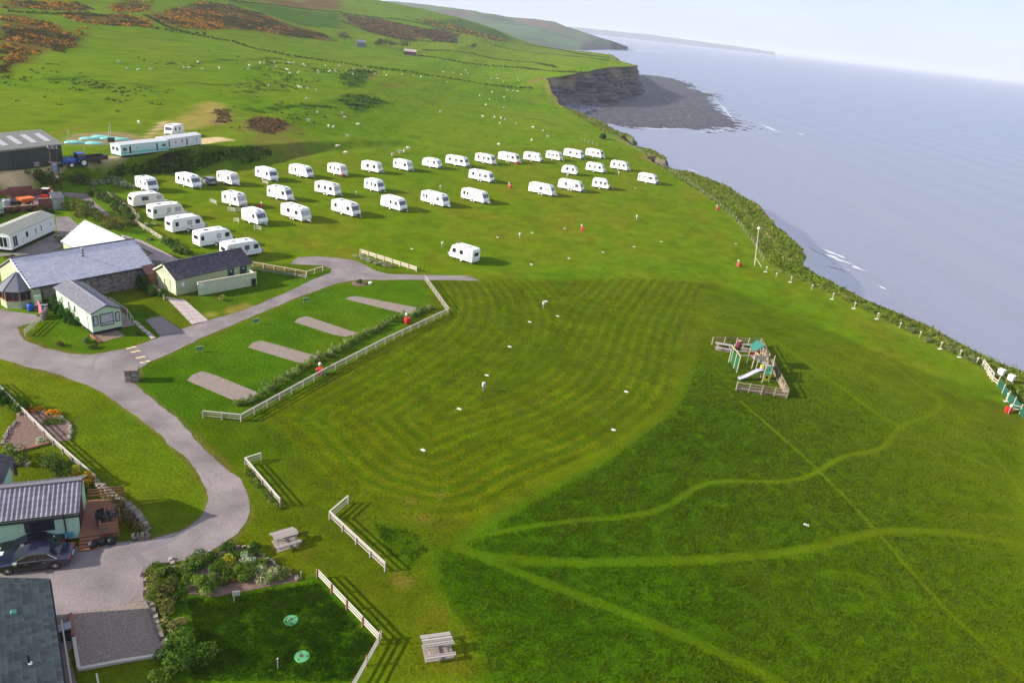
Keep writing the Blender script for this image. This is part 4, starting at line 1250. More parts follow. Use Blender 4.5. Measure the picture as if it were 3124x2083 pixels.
SIDE = [([(-70.19,129.7),(-67.77,134.17)], 'old', CREAM, ((.26, .48), (.74, .88)), 'old round cream touring caravan at the top of the hedge column', 52), ([(-63.93,123.25),(-60.78,128.11)], 'modern', CREAM, ((.04, .13), (.44, .55), (.68, .86)), 'cream touring caravan with black windows, second down the hedge column', 55),
        ([(-57.81,116.96),(-54.45,122.04)], 'modern', WHITE, ((.10, .20), (.46, .60), (.70, .84)), 'white striped touring caravan, third down the hedge column', 56), ([(-50.59,110.93),(-47.53,116.84)], 'modern', WHITE, ((.04, .13), (.50, .62), (.74, .88)), 'white touring caravan with plain side, fourth down the hedge column', 55), ([(-44.98,107.46),(-40.79,111.47)], 'modern', WHITE, ((.10, .14), (.17, .21), (.50, .64), (.76, .90)), 'white touring caravan behind the washroom block roof', 52)]
for ab, st_, m_, wn_, lab, hd in SIDE:
    caravan(ab[0], ab[1], lab, GROUP, st_, m_, wn_, False, front='three', heading=hd, length=6.0)
ab = [(-12.37,121.6),(-8.23,119.06)]
caravan(ab[0], ab[1], 'lone white touring caravan with red rear lights near the road end', GROUP, 'boxy', WHITE, ((.10, .26), (.40, .56), (.70, .86)), flip=True, length=5.0)
ab = [(-89.01,182.52),(-87.9,189.58)]
caravan(ab[0], ab[1], 'small white touring caravan parked on the terrace behind the static homes', GROUP, 'boxy', WHITE, ((.30, .42), (.62, .76)), flip=True, length=5.0)


# ---------------------------------------------------------------- buildings
def local(root, p):
    return root.matrix_world.inverted() @ Vector(p)


def gable_wall(L, W, z0, eave, ridge, m, root, name='wall'):
    h = W / 2
    pr = [(0, z0), (W, z0), (W, eave), (h, ridge), (0, eave)]
    return MB().loft([[(0, y, z) for y, z in pr], [(L, y, z) for y, z in pr]]).build(name, m, root)


def roof_slab(L, W, eave, ridge, ov, th, m, root, side, ends=.2):
    h = W / 2
    pit = math.atan2(ridge - eave, h)
    y0, z0 = -ov, eave - ov * math.tan(pit)
    n = (-math.sin(pit) * th, math.cos(pit) * th)
    f = (lambda y: y) if side == 0 else (lambda y: W - y)
    a, b_ = (y0, z0), (h, ridge)
    pr = [(a[0], a[1] + .01), (b_[0], b_[1] + .01), (b_[0], b_[1] + .01 + th / math.cos(pit)), (a[0] + n[0], a[1] + .01 + n[1])]
    pr = [(f(y), z) for y, z in pr]
    return MB().loft([[(-ends, y, z) for y, z in pr], [(L + ends, y, z) for y, z in pr]]).build('roof_slope', m, root)


def win(root, face, a0, a1, z0, z1, L, W, fm=WHITE, pm=GLASSD, bars=0):
    """a window on one wall: a frame with its pane"""
    c, s_ = (a0 + a1) / 2, a1 - a0
    t = .05
    pos = {'y0': (c, -t / 2, 0), 'y1': (c, W + t / 2, 0), 'x0': (-t / 2, c, 0), 'x1': (L + t / 2, c, 0)}[face]
    dim = (s_, t, z1 - z0) if face[0] == 'y' else (t, s_, z1 - z0)
    f = piece('window', fm, root, (pos[0], pos[1], (z0 + z1) / 2), dim)
    out = {'y0': (0, -.35, 0), 'y1': (0, .35, 0), 'x0': (-.35, 0, 0), 'x1': (.35, 0, 0)}[face]
    bx, bz = min(.3, .09 / s_), min(.3, .09 / (z1 - z0))
    n = bars + 1
    for i in range(n):
        wd = (1 - bx * (n + 1)) / n
        off = -.5 + bx + wd / 2 + i * (wd + bx)
        if face[0] == 'y':
            link('pane', ubox(pm), f, (off, out[1], 0), (0, 0, 0), (wd, .6, 1 - 2 * bz))
        else:
            link('pane', ubox(pm), f, (out[0], off, 0), (0, 0, 0), (.6, wd, 1 - 2 * bz))
    return f


def tile_mat(name, c1, c2, rough=.6, spec=.4):
    m = bpy.data.materials.new(name)
    m.use_nodes = True
    N, L = m.node_tree.nodes, m.node_tree.links
    b = N['Principled BSDF']
    b.inputs['Roughness'].default_value = rough
    b.inputs['Specular IOR Level'].default_value = spec
    oi, ge = N.new('ShaderNodeObjectInfo'), N.new('ShaderNodeNewGeometry')
    ad = N.new('ShaderNodeMath')
    ad.operation = 'ADD'
    fr = N.new('ShaderNodeMath')
    fr.operation = 'FRACT'
    L.new(oi.outputs['Random'], ad.inputs[0])
    L.new(ge.outputs['Random Per Island'], ad.inputs[1])
    L.new(ad.outputs[0], fr.inputs[0])
    mx = N.new('ShaderNodeMix')
    mx.data_type = 'RGBA'
    mx.inputs['A'].default_value = tuple(c1) + (1,)
    mx.inputs['B'].default_value = tuple(c2) + (1,)
    L.new(fr.outputs[0], mx.inputs['Factor'])
    L.new(mx.outputs['Result'], b.inputs['Base Color'])
    MATS[name] = m
    return m


def tiles(root, slope, L, W, eave, ridge, ov, tw, th, m, side=0, ends=.2, limit=300, curved=False, order=None, thick=.10):
    """overlapping tiles on one slope; the nearest ones singly, the rest joined"""
    h = W / 2
    pit = math.atan2(ridge - eave, h)
    sl = (h + ov) / math.cos(pit)
    ny, nx = int(sl / th), int((L + 2 * ends) / tw)
    tw, th = (L + 2 * ends) / nx, sl / ny
    cells = [(i, j) for j in range(ny) for i in range(nx)]
    if order:
        cells.sort(key=order)
    if curved:
        prof = [(-.5, 0.0), (-.36, .05), (-.15, .055), (.02, .005), (.5, .0)]
        base = MB()
        top = [(x * tw, z) for x, z in prof]
        for yy in (-.5, .54):
            pass
        rings = [[(x, yy * th, z + (.03 if yy < 0 else .008)) for x, z in top] + [(x, yy * th, z + (.03 if yy < 0 else .008) - .02) for x, z in top[::-1]] for yy in (-.5, .54)]
        base.loft(rings)
    else:
        base = MB().hexa([(-.485 * tw, -.5 * th, .012), (.485 * tw, -.5 * th, .012), (.485 * tw, .54 * th, -.004), (-.485 * tw, .54 * th, -.004), (-.485 * tw, -.5 * th, .034), (.485 * tw, -.5 * th, .034), (.485 * tw, .54 * th, .012), (-.485 * tw, .54 * th, .012)])
    me = base.mesh('roof_tile', m)
    joined = MB()
    R = Matrix.Rotation(pit, 4, 'X')
    for k, (i, j) in enumerate(cells):
        off = .5 * tw if (j % 2 and not curved) else 0
        x = -ends + (i + .5) * tw + off
        if x > L + ends - .2 * tw:
            continue
        d = (j + .5) * th
        yl, zl = -ov + d * math.cos(pit), eave - ov * math.tan(pit) + d * math.sin(pit) + thick / math.cos(pit) + .012
        if side == 0:
            M = Matrix.Translation((x, yl, zl)) @ R
        else:
            M = Matrix.Translation((x, W - yl, zl)) @ Matrix.Rotation(math.pi, 4, 'Z') @ R
        M = M @ Matrix.Rotation(random.uniform(-.012, .012), 4, 'Z')
        if k < limit:
            o = link('tile', me, slope)
            o.matrix_local = M
        else:
            joined.add([M @ Vector(v) for v in base.v], base.f)
    if joined.v:
        tag(joined.build('tile', m, slope), kind='stuff')


# stone barn with slate roof, rear wing and porch
BARN = thing('stone_barn', 'long stone barn with pale slate roof and sage gable', 'building', (-58.35, 82.1, 0), rad(55.5))
BL, BW, BE, BR = 15.0, 9.0, 2.75, 5.12
gable_wall(BL, BW, -.1, BE, BR, SAGE, BARN)
STONE = tile_mat('barn_stone', (.115, .095, .085), (.31, .265, .235), .9, .2)
st_bm, rs = MB(), random.Random(3)
zc = 0.0
while zc < BE - .02:
    hh = rs.uniform(.13, .24)
    xx = .95
    while xx < BL - .05:
        wl_ = rs.uniform(.18, .52)
        x1, z1 = min(xx + wl_, BL), min(zc + hh, BE)
        dp = rs.uniform(.03, .075)
        st_bm.hexa([(xx + .015, 0, zc + .012), (x1 - .015, 0, zc + .012), (x1 - .015, .0, z1 - .012), (xx + .015, .0, z1 - .012), (xx + .035, -dp, zc + .03), (x1 - .035, -dp, zc + .03), (x1 - .035, -dp, z1 - .03), (xx + .035, -dp, z1 - .03)][0:4] + [(xx + .035, -dp, zc + .03), (x1 - .035, -dp, zc + .03), (x1 - .035, -dp, z1 - .03), (xx + .035, -dp, z1 - .03)])
        xx = x1
    zc += hh
MB().box(.9, BL + .01, -.012, .002, -.1, BE - .03).build('mortar', mat('mortar', (.17, .15, .135), .95, .2, 4), BARN)
tag(st_bm.build('stone', STONE, BARN), kind='stuff')
SLATE = tile_mat('pale_slate', (.45, .43, .475), (.57, .55, .60), .32, .9)
DSL = mat('slate_bed', (.20, .19, .22), .8, .1, 4)
r0_ = roof_slab(BL, BW, BE, BR, .25, .10, DSL, BARN, 0)
r1_ = roof_slab(BL, BW, BE, BR, .25, .10, DSL, BARN, 1)
tiles(BARN, r0_, BL, BW, BE, BR, .25, .42, .235, SLATE, 0, order=lambda c: (c[1] + c[0] * .6))
tiles(BARN, r1_, BL, BW, BE, BR, .25, .42, .235, SLATE, 1, limit=0)
piece('ridge', mat('ridge_tile', (.07, .065, .075), .7), BARN, (BL / 2, BW / 2, BR + .15), (BL + .4, .26, .10))
piece('gutter', BLACKP, BARN, (BL / 2, -.30, BE - .16), (BL + .4, .10, .09))
for x_, pm_ in ((1.0, BLACKP), (12.9, BLACKP)):
    piece('drainpipe', pm_, BARN, (x_, -.14, BE / 2 - .1), (.08, .08, BE))
for y0_, y1_ in ((0.02, .5), (.5, 1.0)):
    a_, b_ = (-.22, BW / 2 * y0_ - .25 * (1 - y0_), BE - .12 + (BR - BE) * y0_), (-.22, BW / 2 * y1_, BE - .02 + (BR - BE) * y1_)
    beam('verge_board', WHITE, BARN, a_, b_, .06, .22)
fl = MB().tube((7.6, 3.0, 3.8), (7.6, 3.0, 5.5), .10, n=10).tube((7.6, 3.0, 5.5), (7.6, 3.0, 5.65), .17, n=10)
fl.build('flue', STEEL, BARN)
for zz in (4.5, 4.85, 5.2):
    MB().tube((7.6, 3.0, zz), (7.6, 3.0, zz + .14), .125, n=10).build('flue_band', BLACKP, BARN)
piece('roof_vent', BLACKP, BARN, (11.6, 2.0, 3.83), (.35, .35, .2), rot=(rad(25), 0, 0))
# rear wing
WL, WW = 11.2, 6.8
gw = gable_wall(WL, WW, -.1, 2.75, 5.2, SAGE, BARN, 'wing_wall')
gw.location, gw.rotation_euler = (17.5, BW / 2 + .2, 0), (0, 0, rad(90))
for sd in (0, 1):
    rf = roof_slab(WL, WW, 2.75, 5.2, .2, .10, DSL, BARN, sd)
    rf.name = 'wing_roof'
    rf.location, rf.rotation_euler = gw.location, gw.rotation_euler
    tiles(BARN, rf, WL, WW, 2.75, 5.2, .2, .42, .235, SLATE, sd, limit=0)
# porch on the right end
MB().box(BL - 1.2, BL - .2, -1.3, 0, 0, 2.1).build('porch', BTIMB, BARN)
MB().loft([[(BL - 1.5, y, z) for y, z in ((-1.5, 2.1), (-.05, 2.1), (-.05, 2.9))], [(BL + .1, y, z) for y, z in ((-1.5, 2.1), (-.05, 2.1), (-.05, 2.9))]]).build('porch_roof', mat('red_brown_tile', (.15, .075, .06), .8, .2, 6), BARN)
piece('noticeboard', PALEGREEN, BARN, (.3, -.4, 1.2), (.7, .5, 1.2))

# flat roofed annexe joining the barn
FL = [(-60.22,106.03),(-56.32,104.4),(-48.01,98.17),(-47.28,96.71),(-51.17,96.45)]
fc = FL[4]
ANX = thing('flat_roof_annexe', 'low sage annexe with pinkish flat felt roof beside the barn', 'building', (fc[0], fc[1], 0))
q_ = [(x - fc[0], y - fc[1]) for x, y in FL]
MB().prism([(x * .97, y * .97) for x, y in q_], -.1, 2.5).build('wall', mat('annexe_sage', (.30, .36, .27), .85, .1, 2), ANX)  # wall a little darker and bluer than the barn's sage
MB().prism(q_, 2.502, 2.68).build('roof', mat('pink_felt', (.27, .20, .19), .95, .15, 1.5, .4, 20, col2=(.33, .26, .25)), ANX)

# six sided conservatory
CON = thing('conservatory', 'six sided sunroom with pointed slate roof at the barn end', 'building', (-60.75, 83.1, 0), rad(57.7))
hx = lambda r, z, n=8, ph=math.pi / 8: [(r * math.cos(2 * math.pi * i / n + ph), r * math.sin(2 * math.pi * i / n + ph), z) for i in range(n)]
MB().loft([hx(2.0, -.1), hx(2.0, .95)]).build('wall', SAGE, CON)
MB().loft([hx(1.9, .95), hx(1.9, 2.2)]).build('glazing', GLASSD, CON)
for p, q in zip(hx(1.98, .95), hx(1.98, 2.2)):
    beam('mullion', BTIMB, CON, p, q, .14, .14)
pts8a, pts8b, pts8c = hx(1.97, 1.0), hx(1.97, 1.62), hx(1.97, 2.16)
for i in range(8):
    beam('sill', BTIMB, CON, pts8a[i], pts8a[(i + 1) % 8], .12, .10)
    beam('head', BTIMB, CON, pts8c[i], pts8c[(i + 1) % 8], .12, .12)
    m8 = [(a + b_) / 2 for a, b_ in zip(hx(1.96, .98)[i], hx(1.96, .98)[(i + 1) % 8])]
    beam('mullion', BTIMB, CON, m8, (m8[0], m8[1], 2.18), .07, .07)
    piece('curtain', CURTAIN, CON, (m8[0] * .93, m8[1] * .93, 1.25), (.5, .05, .35), math.atan2(m8[1], m8[0]) + math.pi / 2)
MB().loft([hx(2.35, 2.2), hx(2.35, 2.28), hx(.12, 4.0)]).build('roof', mat('dark_slate_roof', (.095, .10, .125), .6, .2, 5, .3, 20, col2=(.14, .145, .17)), CON)
for p in hx(2.36, 2.3):
    beam('hip', mat('hip_slate', (.17, .175, .20), .6), CON, p, (p[0] * .05, p[1] * .05, 4.03), .12, .05)

# washroom block
WSH = thing('washroom_block', 'low sage washroom block with dark grey roof', 'building', (-45.15, 91.2, 0), rad(57.4))
gable_wall(11.8, 4.9, -.1, 2.35, 3.75, SAGE, WSH)
DKR = tile_mat('dark_roof_tile', (.060, .052, .062), (.105, .095, .105), .85, .2)
for sd in (0, 1):
    rf = roof_slab(11.8, 4.9, 2.35, 3.75, .25, .08, mat('dark_roof_bed', (.06, .055, .06), .9), WSH, sd)
    tiles(WSH, rf, 11.8, 4.9, 2.35, 3.75, .25, .42, .33, DKR, sd, limit=240 if sd == 0 else 0, thick=.08)
piece('ridge', MATS['ridge_tile'], WSH, (5.9, 2.45, 3.90), (12.2, .24, .09))
for a_, b_ in ((7.9, 8.9), (9.9, 11.0)):
    f_ = piece('door', mat('dark_door', (.03, .06, .05), .5), WSH, ((a_ + b_) / 2, -.03, 1.05), (b_ - a_, .06, 2.0))
    piece('sign', WHITE, WSH, ((a_ + b_) / 2, -.07, 1.75), (.28, .02, .12))
piece('verge_board', mat('cream_board', (.60, .58, .40), .7), WSH, (-.22, 1.15, 3.0), (.05, 2.7, .18), rot=(rad(30), 0, 0))
piece('verge_board', MATS['cream_board'], WSH, (-.22, 3.75, 3.0), (.05, 2.7, .18), rot=(rad(-30), 0, 0))
piece('gable_panel', mat('cream_render', (.62, .60, .36), .8, .08, 2), WSH, (-.02, 2.45, 1.12), (.05, 4.86, 2.3))
piece('door', SAGE, WSH, (-.07, 1.6, 1.0), (.06, .9, 2.0))
piece('notice', WHITE, WSH, (1.0, -.03, 1.4), (.35, .04, .5))
piece('meter_box', mat('meter_green', (.12, .25, .18), .6), WSH, (-.12, 4.3, .8), (.2, .5, .8))

SCW = thing('screen_wall', 'free standing sage screen wall in front of the washroom doors', 'wall', (-42.55, 92.05, 0), math.atan2(6.5, 5.5))
MB().box(0, 8.5, 0, .22, -.1, 1.8).build('wall_panel', mat('sage_panel', (.47, .52, .34), .85, .06, 2), SCW)
piece('coping', mat('coping', (.42, .36, .28), .9), SCW, (4.25, .11, 1.84), (8.6, .32, .08))
piece('sign', WHITE, SCW, (.45, -.02, 1.45), (.5, .03, .4))
for k_ in range(3):
    piece('text_line', STRIPE, SCW, (.45, -.037, 1.35 + .1 * k_), (.36, .004, .03))
piece('wall_return', MATS['sage_panel'], SCW, (8.4, 1.1, .88), (.2, 2.0, 1.75))

bn = thing('wheelie_bin', 'black wheelie bin at the end of the screen wall', 'bin', (*[(-37.41,98.19)][0], 0), .6)
MB().hexa([(-.22, -.26, .06), (.22, -.26, .06), (.22, .26, .06), (-.22, .26, .06), (-.29, -.34, .95), (.29, -.34, .95), (.29, .34, .95), (-.29, .34, .95)]).build('body', BLACKP, bn)
piece('lid', BLACKP, bn, (0, 0, 1.0), (.62, .74, .08))
for s_ in (-1, 1):
    MB().tube((s_ * .26 - .04, .3, .1), (s_ * .26 + .04, .3, .1), .1).build('wheel', RUBBER, bn)


def stairs_rail(root, m, pts, h, n):
    pass


# pale green holiday home
HOM = thing('green_mobile_home', 'pale green mobile home with grey felt roof and bay windows', 'mobile home', (-45.95, 79.0, 0), rad(141.8))
HL, HW, HE, HR = 10.1, 3.25, 2.75, 3.42
gable_wall(HL, HW, .42, HE, HR, PALEGREEN, HOM)
roof_slab(HL, HW, HE, HR, .14, .06, ROOFG, HOM, 0, .22)
roof_slab(HL, HW, HE, HR, .14, .06, ROOFG, HOM, 1, .22)
piece('ridge', mat('ridge_felt', (.24, .23, .27), .9), HOM, (HL / 2, HW / 2, HR + .085), (HL + .46, .22, .05))
piece('skirting', BLACKP, HOM, (HL / 2, HW / 2, .2), (HL - .3, HW - .2, .44))
win(HOM, 'x0', .85, 2.35, .95, 2.45, HL, HW, BLACKP, CURTAIN)
win(HOM, 'x0', .15, .65, 1.15, 2.35, HL, HW, BLACKP, CURTAIN)
win(HOM, 'x0', 2.55, 3.1, 1.15, 2.35, HL, HW, BLACKP, CURTAIN)
for z_ in (1.35,):
    piece('window_bar', BLACKP, HOM, (-.07, 1.6, z_), (.03, 1.5, .06))
win(HOM, 'y1', .25, .75, 1.0, 2.35, HL, HW, WHITE, CURTAIN)
for a_, b_ in ((4.2, 4.85), (5.9, 6.5), (7.9, 8.4)):
    win(HOM, 'y1', a_, b_, 1.35, 2.35, HL, HW, WHITE, GLASSD)
piece('corner_trim', BLACKP, HOM, (1.05, HW + .02, 1.58), (.05, .04, 2.3))
piece('corner_trim', WHITE, HOM, (-.02, HW + .01, 1.58), (.07, .07, 2.3))
piece('drainpipe', BLACKP, HOM, (HL - .1, HW + .05, 1.5), (.06, .06, 2.4))
for s_, y_ in ((1, HW * .25 - .05), (-1, HW * .75 + .05)):
    piece('gable_trim', BLACKP, HOM, (-.22, y_, (HE + HR) / 2 + .0), (.05, HW / 2 + .25, .10), rot=(s_ * math.atan2(HR - HE, HW / 2), 0, 0))
piece('roof_vent', STEEL, HOM, (5.6, 2.45, 3.16), (.3, .18, .12))
win(HOM, 'y0', 2.0, 3.2, 1.2, 2.3, HL, HW, WHITE, GLASSD)
DECK = thing('home_deck', 'timber deck with rails and steps beside the green mobile home', 'deck', (-45.95, 79.0, 0), rad(141.8))
for k_ in range(16):
    piece('plank', GTIMB, DECK, (2.1 + k_ * .3 + .14, -.85, .62), (.27, 1.5, .05))
for x_ in (2.1, 4.5, 6.8):
    piece('post', TIMBER, DECK, (x_, -1.6, .75), (.10, .10, 1.6))
for z_ in (.9, 1.2, 1.5):
    piece('rail', BTIMB if z_ < 1.4 else WTIMB, DECK, (4.45, -1.62, z_), (4.8, .05, .22 if z_ < 1.4 else .08))
for k_ in range(5):
    piece('step', GTIMB, DECK, (1.9 - k_ * .32, -.85, .55 - k_ * .12), (.34, 1.3, .06))
beam('handrail', WTIMB, DECK, (2.1, -1.58, 1.5), (.5, -1.58, .8), .06, .08)
for x_, z_ in ((1.3, .7), (.5, .45)):
    piece('post', WTIMB, DECK, (x_, -1.58, z_ - .1), (.08, .08, z_ * 1.3))
piece('board_panel', WHITE, DECK, (6.9, -.9, 1.3), (.06, .7, .8))

# white static home behind
STA = thing('white_static_home', 'long white static home with greenish roof behind the barn', 'mobile home', (-73.1, 99.95, 0), rad(93))
gable_wall(11.4, 3.7, .5, 2.75, 3.3, mat('white_clad', (.70, .70, .72), .6, .05, 3), STA)
MB().box(.3, 11.1, .2, 3.5, 0, .5).build('skirting', BLACKP, STA)
for sd in (0, 1):
    roof_slab(11.4, 3.7, 2.75, 3.3, .12, .06, mat('greenish_roof', (.30, .30, .24), .8, .1, 3), STA, sd, .2)
for a_, b_, z0_, z1_ in ((.5, 1.6, .7, 2.4), (3.6, 4.3, 1.3, 2.3), (6.0, 6.4, 1.2, 2.2), (7.4, 7.8, 1.2, 2.3), (9.9, 10.2, 1.4, 2.2)):
    win(STA, 'y0', a_, b_, z0_, z1_, 11.4, 3.7, WHITE, GLASSD, 1 if b_ - a_ > 1 else 0)
win(STA, 'x0', .4, 1.6, .8, 2.4, 11.4, 3.7, WHITE, GLASSD, 1)
win(STA, 'x0', 2.0, 3.3, .8, 2.4, 11.4, 3.7, WHITE, GLASSD, 1)
sg = thing('green_static_home', 'corner of a pale green static home at the left edge', 'mobile home', (-85.3, 108.0, 0), rad(93))
gable_wall(9, 3.4, .4, 2.6, 3.1, mat('mint_clad', (.40, .62, .46), .6, .06, 3), sg)
for sd in (0, 1):
    roof_slab(9, 3.4, 2.6, 3.1, .12, .06, ROOFG, sg, sd, .15)
win(sg, 'y0', 5, 6, 1.2, 2.2, 9, 3.4, WHITE, GLASSD)

# farm shed on the terrace
SH = thing('farm_shed', 'dark green steel farm shed with pale roof and rooflights', 'building', (-98.0, 127.2, 3.4), math.atan2(11.76, 4.46))
SL, SW, SE, SR = 17.7, 11.0, 3.8, 5.6
DG = mat('dark_green_sheet', (.050, .062, .048), .6, .12, 1.0)
gable_wall(SL, SW, -.6, SE, SR, DG, SH)
for k_ in range(int(SL / .6)):
    piece('wall_rib', DG, SH, (.3 + k_ * .6, -.02, SE / 2), (.06, .05, SE))
SHR = mat('pale_sheet_roof', (.27, .265, .215), .7, .08, 1.2)
for sd in (0, 1):
    rf = roof_slab(SL, SW, SE, SR, .3, .08, SHR, SH, sd, .3)
pt = math.atan2(SR - SE, SW / 2)
for k_ in range(6):
    piece('roof_light', mat('rooflight', (.62, .57, .56), .4), SH, (2.0 + k_ * 2.8, 2.6, SE + 2.6 * math.tan(pt) + .12), (1.1, 3.2, .03), rot=(pt, 0, 0))
for k_ in range(int(SL / .9)):
    piece('roof_rib', SHR, SH, (.4 + k_ * .9, SW / 4, SE + SW / 4 * math.tan(pt) + .115), (.05, SW / 2 / math.cos(pt), .03), rot=(pt, 0, 0))
piece('door', mat('shed_door', (.035, .045, .036), .6), SH, (9.2, -.06, 1.6), (3.2, .06, 3.2))
piece('gutter', SHR, SH, (SL / 2, -.36, SE - .2), (SL + .6, .14, .12))


def static(label, x, y, ang, L, m, roofm, wins_, W=3.1, h=2.45, band=None):
    r = thing('static_home', label, 'mobile home', (x, y, gz(x, y) - .1), ang)
    gable_wall(L, W, .3, h, h + .35, m, r)
    for sd in (0, 1):
        roof_slab(L, W, h, h + .35, .08, .05, roofm, r, sd, .1)
    MB().box(.2, L - .2, .2, W - .2, -.6, .3).build('skirting', BLACKP, r)
    for a_, b_, z0_, z1_, pm_ in wins_:
        win(r, 'y0', a_, b_, z0_, z1_, L, W, WHITE, pm_)
    if band:
        piece('side_band', band, r, (L / 2, -.012, .75), (L - .05, .025, .5))
        piece('side_band', band, r, (L / 2, -.012, 1.25), (L - .05, .025, .06))
    win(r, 'x0', .5, 1.5, 1.1, 2.0, L, W, WHITE, GLASS)
    win(r, 'x0', 1.7, 2.7, 1.1, 2.0, L, W, WHITE, GLASS)
    return r


ORR = mat('offwhite_roof', (.62, .62, .60), .6, .06, 2)
q0, q1 = [(-86.27,154.23),(-81.54,164.92)]
static('long teal and white static home on the terrace above the bank', q0[0], q0[1] + .8, math.atan2(q1[1] - q0[1], q1[0] - q0[0]), 12.0, mat('aqua_clad', (.42, .66, .58), .6, .06, 3), ORR, ((.4, 1.6, 1.1, 2.0, GLASS), (1.9, 2.6, .45, 2.2, GLASSD), (3.4, 4.6, 1.2, 2.0, CURTAIN), (6.2, 6.8, 1.3, 1.9, CURTAIN), (7.4, 8.0, 1.3, 1.9, CURTAIN), (8.7, 9.3, .45, 2.2, GLASSD), (10.2, 11.4, 1.2, 2.0, GLASS)), band=mat('teal_band', (.16, .46, .40), .5))
q0, q1 = [(-81.99,165.85),(-78.77,176.42)]
static('long cream static home at the end of the terrace', q0[0] - .2, q0[1] + 1.2, math.atan2(q1[1] - q0[1], q1[0] - q0[0]), 11.0, mat('ivory_clad', (.68, .68, .64), .6, .05, 3), ORR, ((.4, .9, .45, 2.2, GLASSD), (2.2, 3.2, 1.2, 2.0, CURTAIN), (4.4, 4.9, 1.2, 2.1, GLASSD), (5.9, 6.5, .45, 2.2, GLASSD), (9.2, 9.6, 1.2, 2.1, GLASSD)))

# house with pantiled roof and deck
HOU = thing('pantiled_bungalow', 'mint green bungalow with ribbed grey pantile roof', 'bungalow', (-38.2, 39.35, 0), rad(23.2))
OL, OW, OE, OR_ = 9.0, 4.1, 2.65, 3.72
MINT = mat('mint_weatherboard', (.40, .58, .44), .7, .05, 3)
gable_wall(OL, OW, .15, OE, OR_, MINT, HOU)
for k_ in range(14):
    piece('weatherboard', MINT, HOU, (OL / 2, -.012, .25 + k_ * .168), (OL, .03, .16), rot=(rad(5), 0, 0))
PAN = tile_mat('pantile', (.155, .140, .165), (.235, .215, .245), .45, .5)
rf = roof_slab(OL, OW, OE, OR_, .35, .08, MATS['dark_roof_bed'], HOU, 0, .3)
tiles(HOU, rf, OL, OW, OE, OR_, .35, .30, .40, PAN, 0, .3, 300, True, thick=.08)
rf = roof_slab(OL, OW, OE, OR_, .35, .08, MATS['dark_roof_bed'], HOU, 1, .3)
tiles(HOU, rf, OL, OW, OE, OR_, .35, .30, .40, PAN, 1, .3, 0, True, thick=.08)
piece('ridge', mat('ridge_grey', (.16, .15, .165), .7), HOU, (OL / 2, OW / 2, OR_ + .14), (OL + .66, .34, .10))
piece('barge_board', BLACKP, HOU, (OL + .3, OW * .22, (OE + OR_) / 2 - .10), (.05, OW / 2 + .8, .16), rot=(math.atan2(OR_ - OE, OW / 2), 0, 0))
piece('gutter', BLACKP, HOU, (OL / 2, -.42, OE - .28), (OL + .6, .12, .12))
piece('drainpipe', BLACKP, HOU, (OL - .75, -.09, 1.2), (.08, .08, 2.2))
win(HOU, 'y0', 5.75, 7.6, 1.15, 2.1, OL, OW, BLACKP, GLASSD)
win(HOU, 'y0', 2.6, 3.9, 1.15, 1.95, OL, OW, BLACKP, GLASSD)
win(HOU, 'x1', .8, 2.6, .3, 2.1, OL, OW, BLACKP, GLASSD, 1)
piece('roof_light', WHITE, HOU, (3.1, 1.0, OE + 1.0 * (OR_ - OE) / (OW / 2) + .17), (.75, .9, .08), rot=(math.atan2(OR_ - OE, OW / 2), 0, 0))
piece('roof_vent', BLACKP, HOU, (7.0, 2.9, OR_ - .45), (.3, .3, .22))
gw2 = gable_wall(6.0, 5.0, .15, OE, OR_ + .1, MINT, HOU, 'rear_wall')
gw2.location, gw2.rotation_euler = (3.4, OW / 2, 0), (0, 0, rad(90))
for sd in (0, 1):
    rf = roof_slab(6.0, 5.0, OE, OR_ + .1, .3, .08, MATS['dark_slate_roof'], HOU, sd)
    rf.name = 'rear_roof'
    rf.location, rf.rotation_euler = gw2.location, gw2.rotation_euler
    tiles(HOU, rf, 6.0, 5.0, OE, OR_ + .1, .3, .34, .34, DKR, sd, limit=0, thick=.08)
MB().tube((4.6, 4.6, 3.2), (4.6, 4.6, 4.3), .14).build('flue', BLACKP, HOU)
HD = thing('bungalow_deck', 'red brown timber deck with rails beside the bungalow', 'deck', (-38.2, 39.35, 0), rad(23.2))
for k_ in range(12):
    piece('plank', BTIMB, HD, (OL + .15 + k_ * .2, 1.9, .45), (.18, 4.6, .05))
for k_ in range(4):
    piece('step', BTIMB, HD, (OL + .75, -.55 - k_ * .27, .36 - k_ * .10), (1.3, .28, .06))
for x_ in (OL + 1.5, OL + 2.6):
    piece('post', BTIMB, HD, (x_, -.35, .85), (.1, .1, 1.7))
for x_ in (OL + 2.6,):
    for y_ in (1.2, 2.8, 4.2):
        piece('post', BTIMB, HD, (x_, y_, .75), (.1, .1, 1.5))
for z_ in (.25, .55, .85, 1.15, 1.4):
    piece('rail', BTIMB, HD, (OL + 2.05, -.40, z_), (1.3, .04, .16))
for z_ in (.8, 1.1, 1.35):
    piece('rail', BTIMB, HD, (OL + 1.4, 4.25, z_), (2.5, .04, .12))
piece('name_sign', mat('green_sign', (.05, .14, .08), .5), HD, (OL + 1.75, -.44, 1.0), (.42, .02, .18))
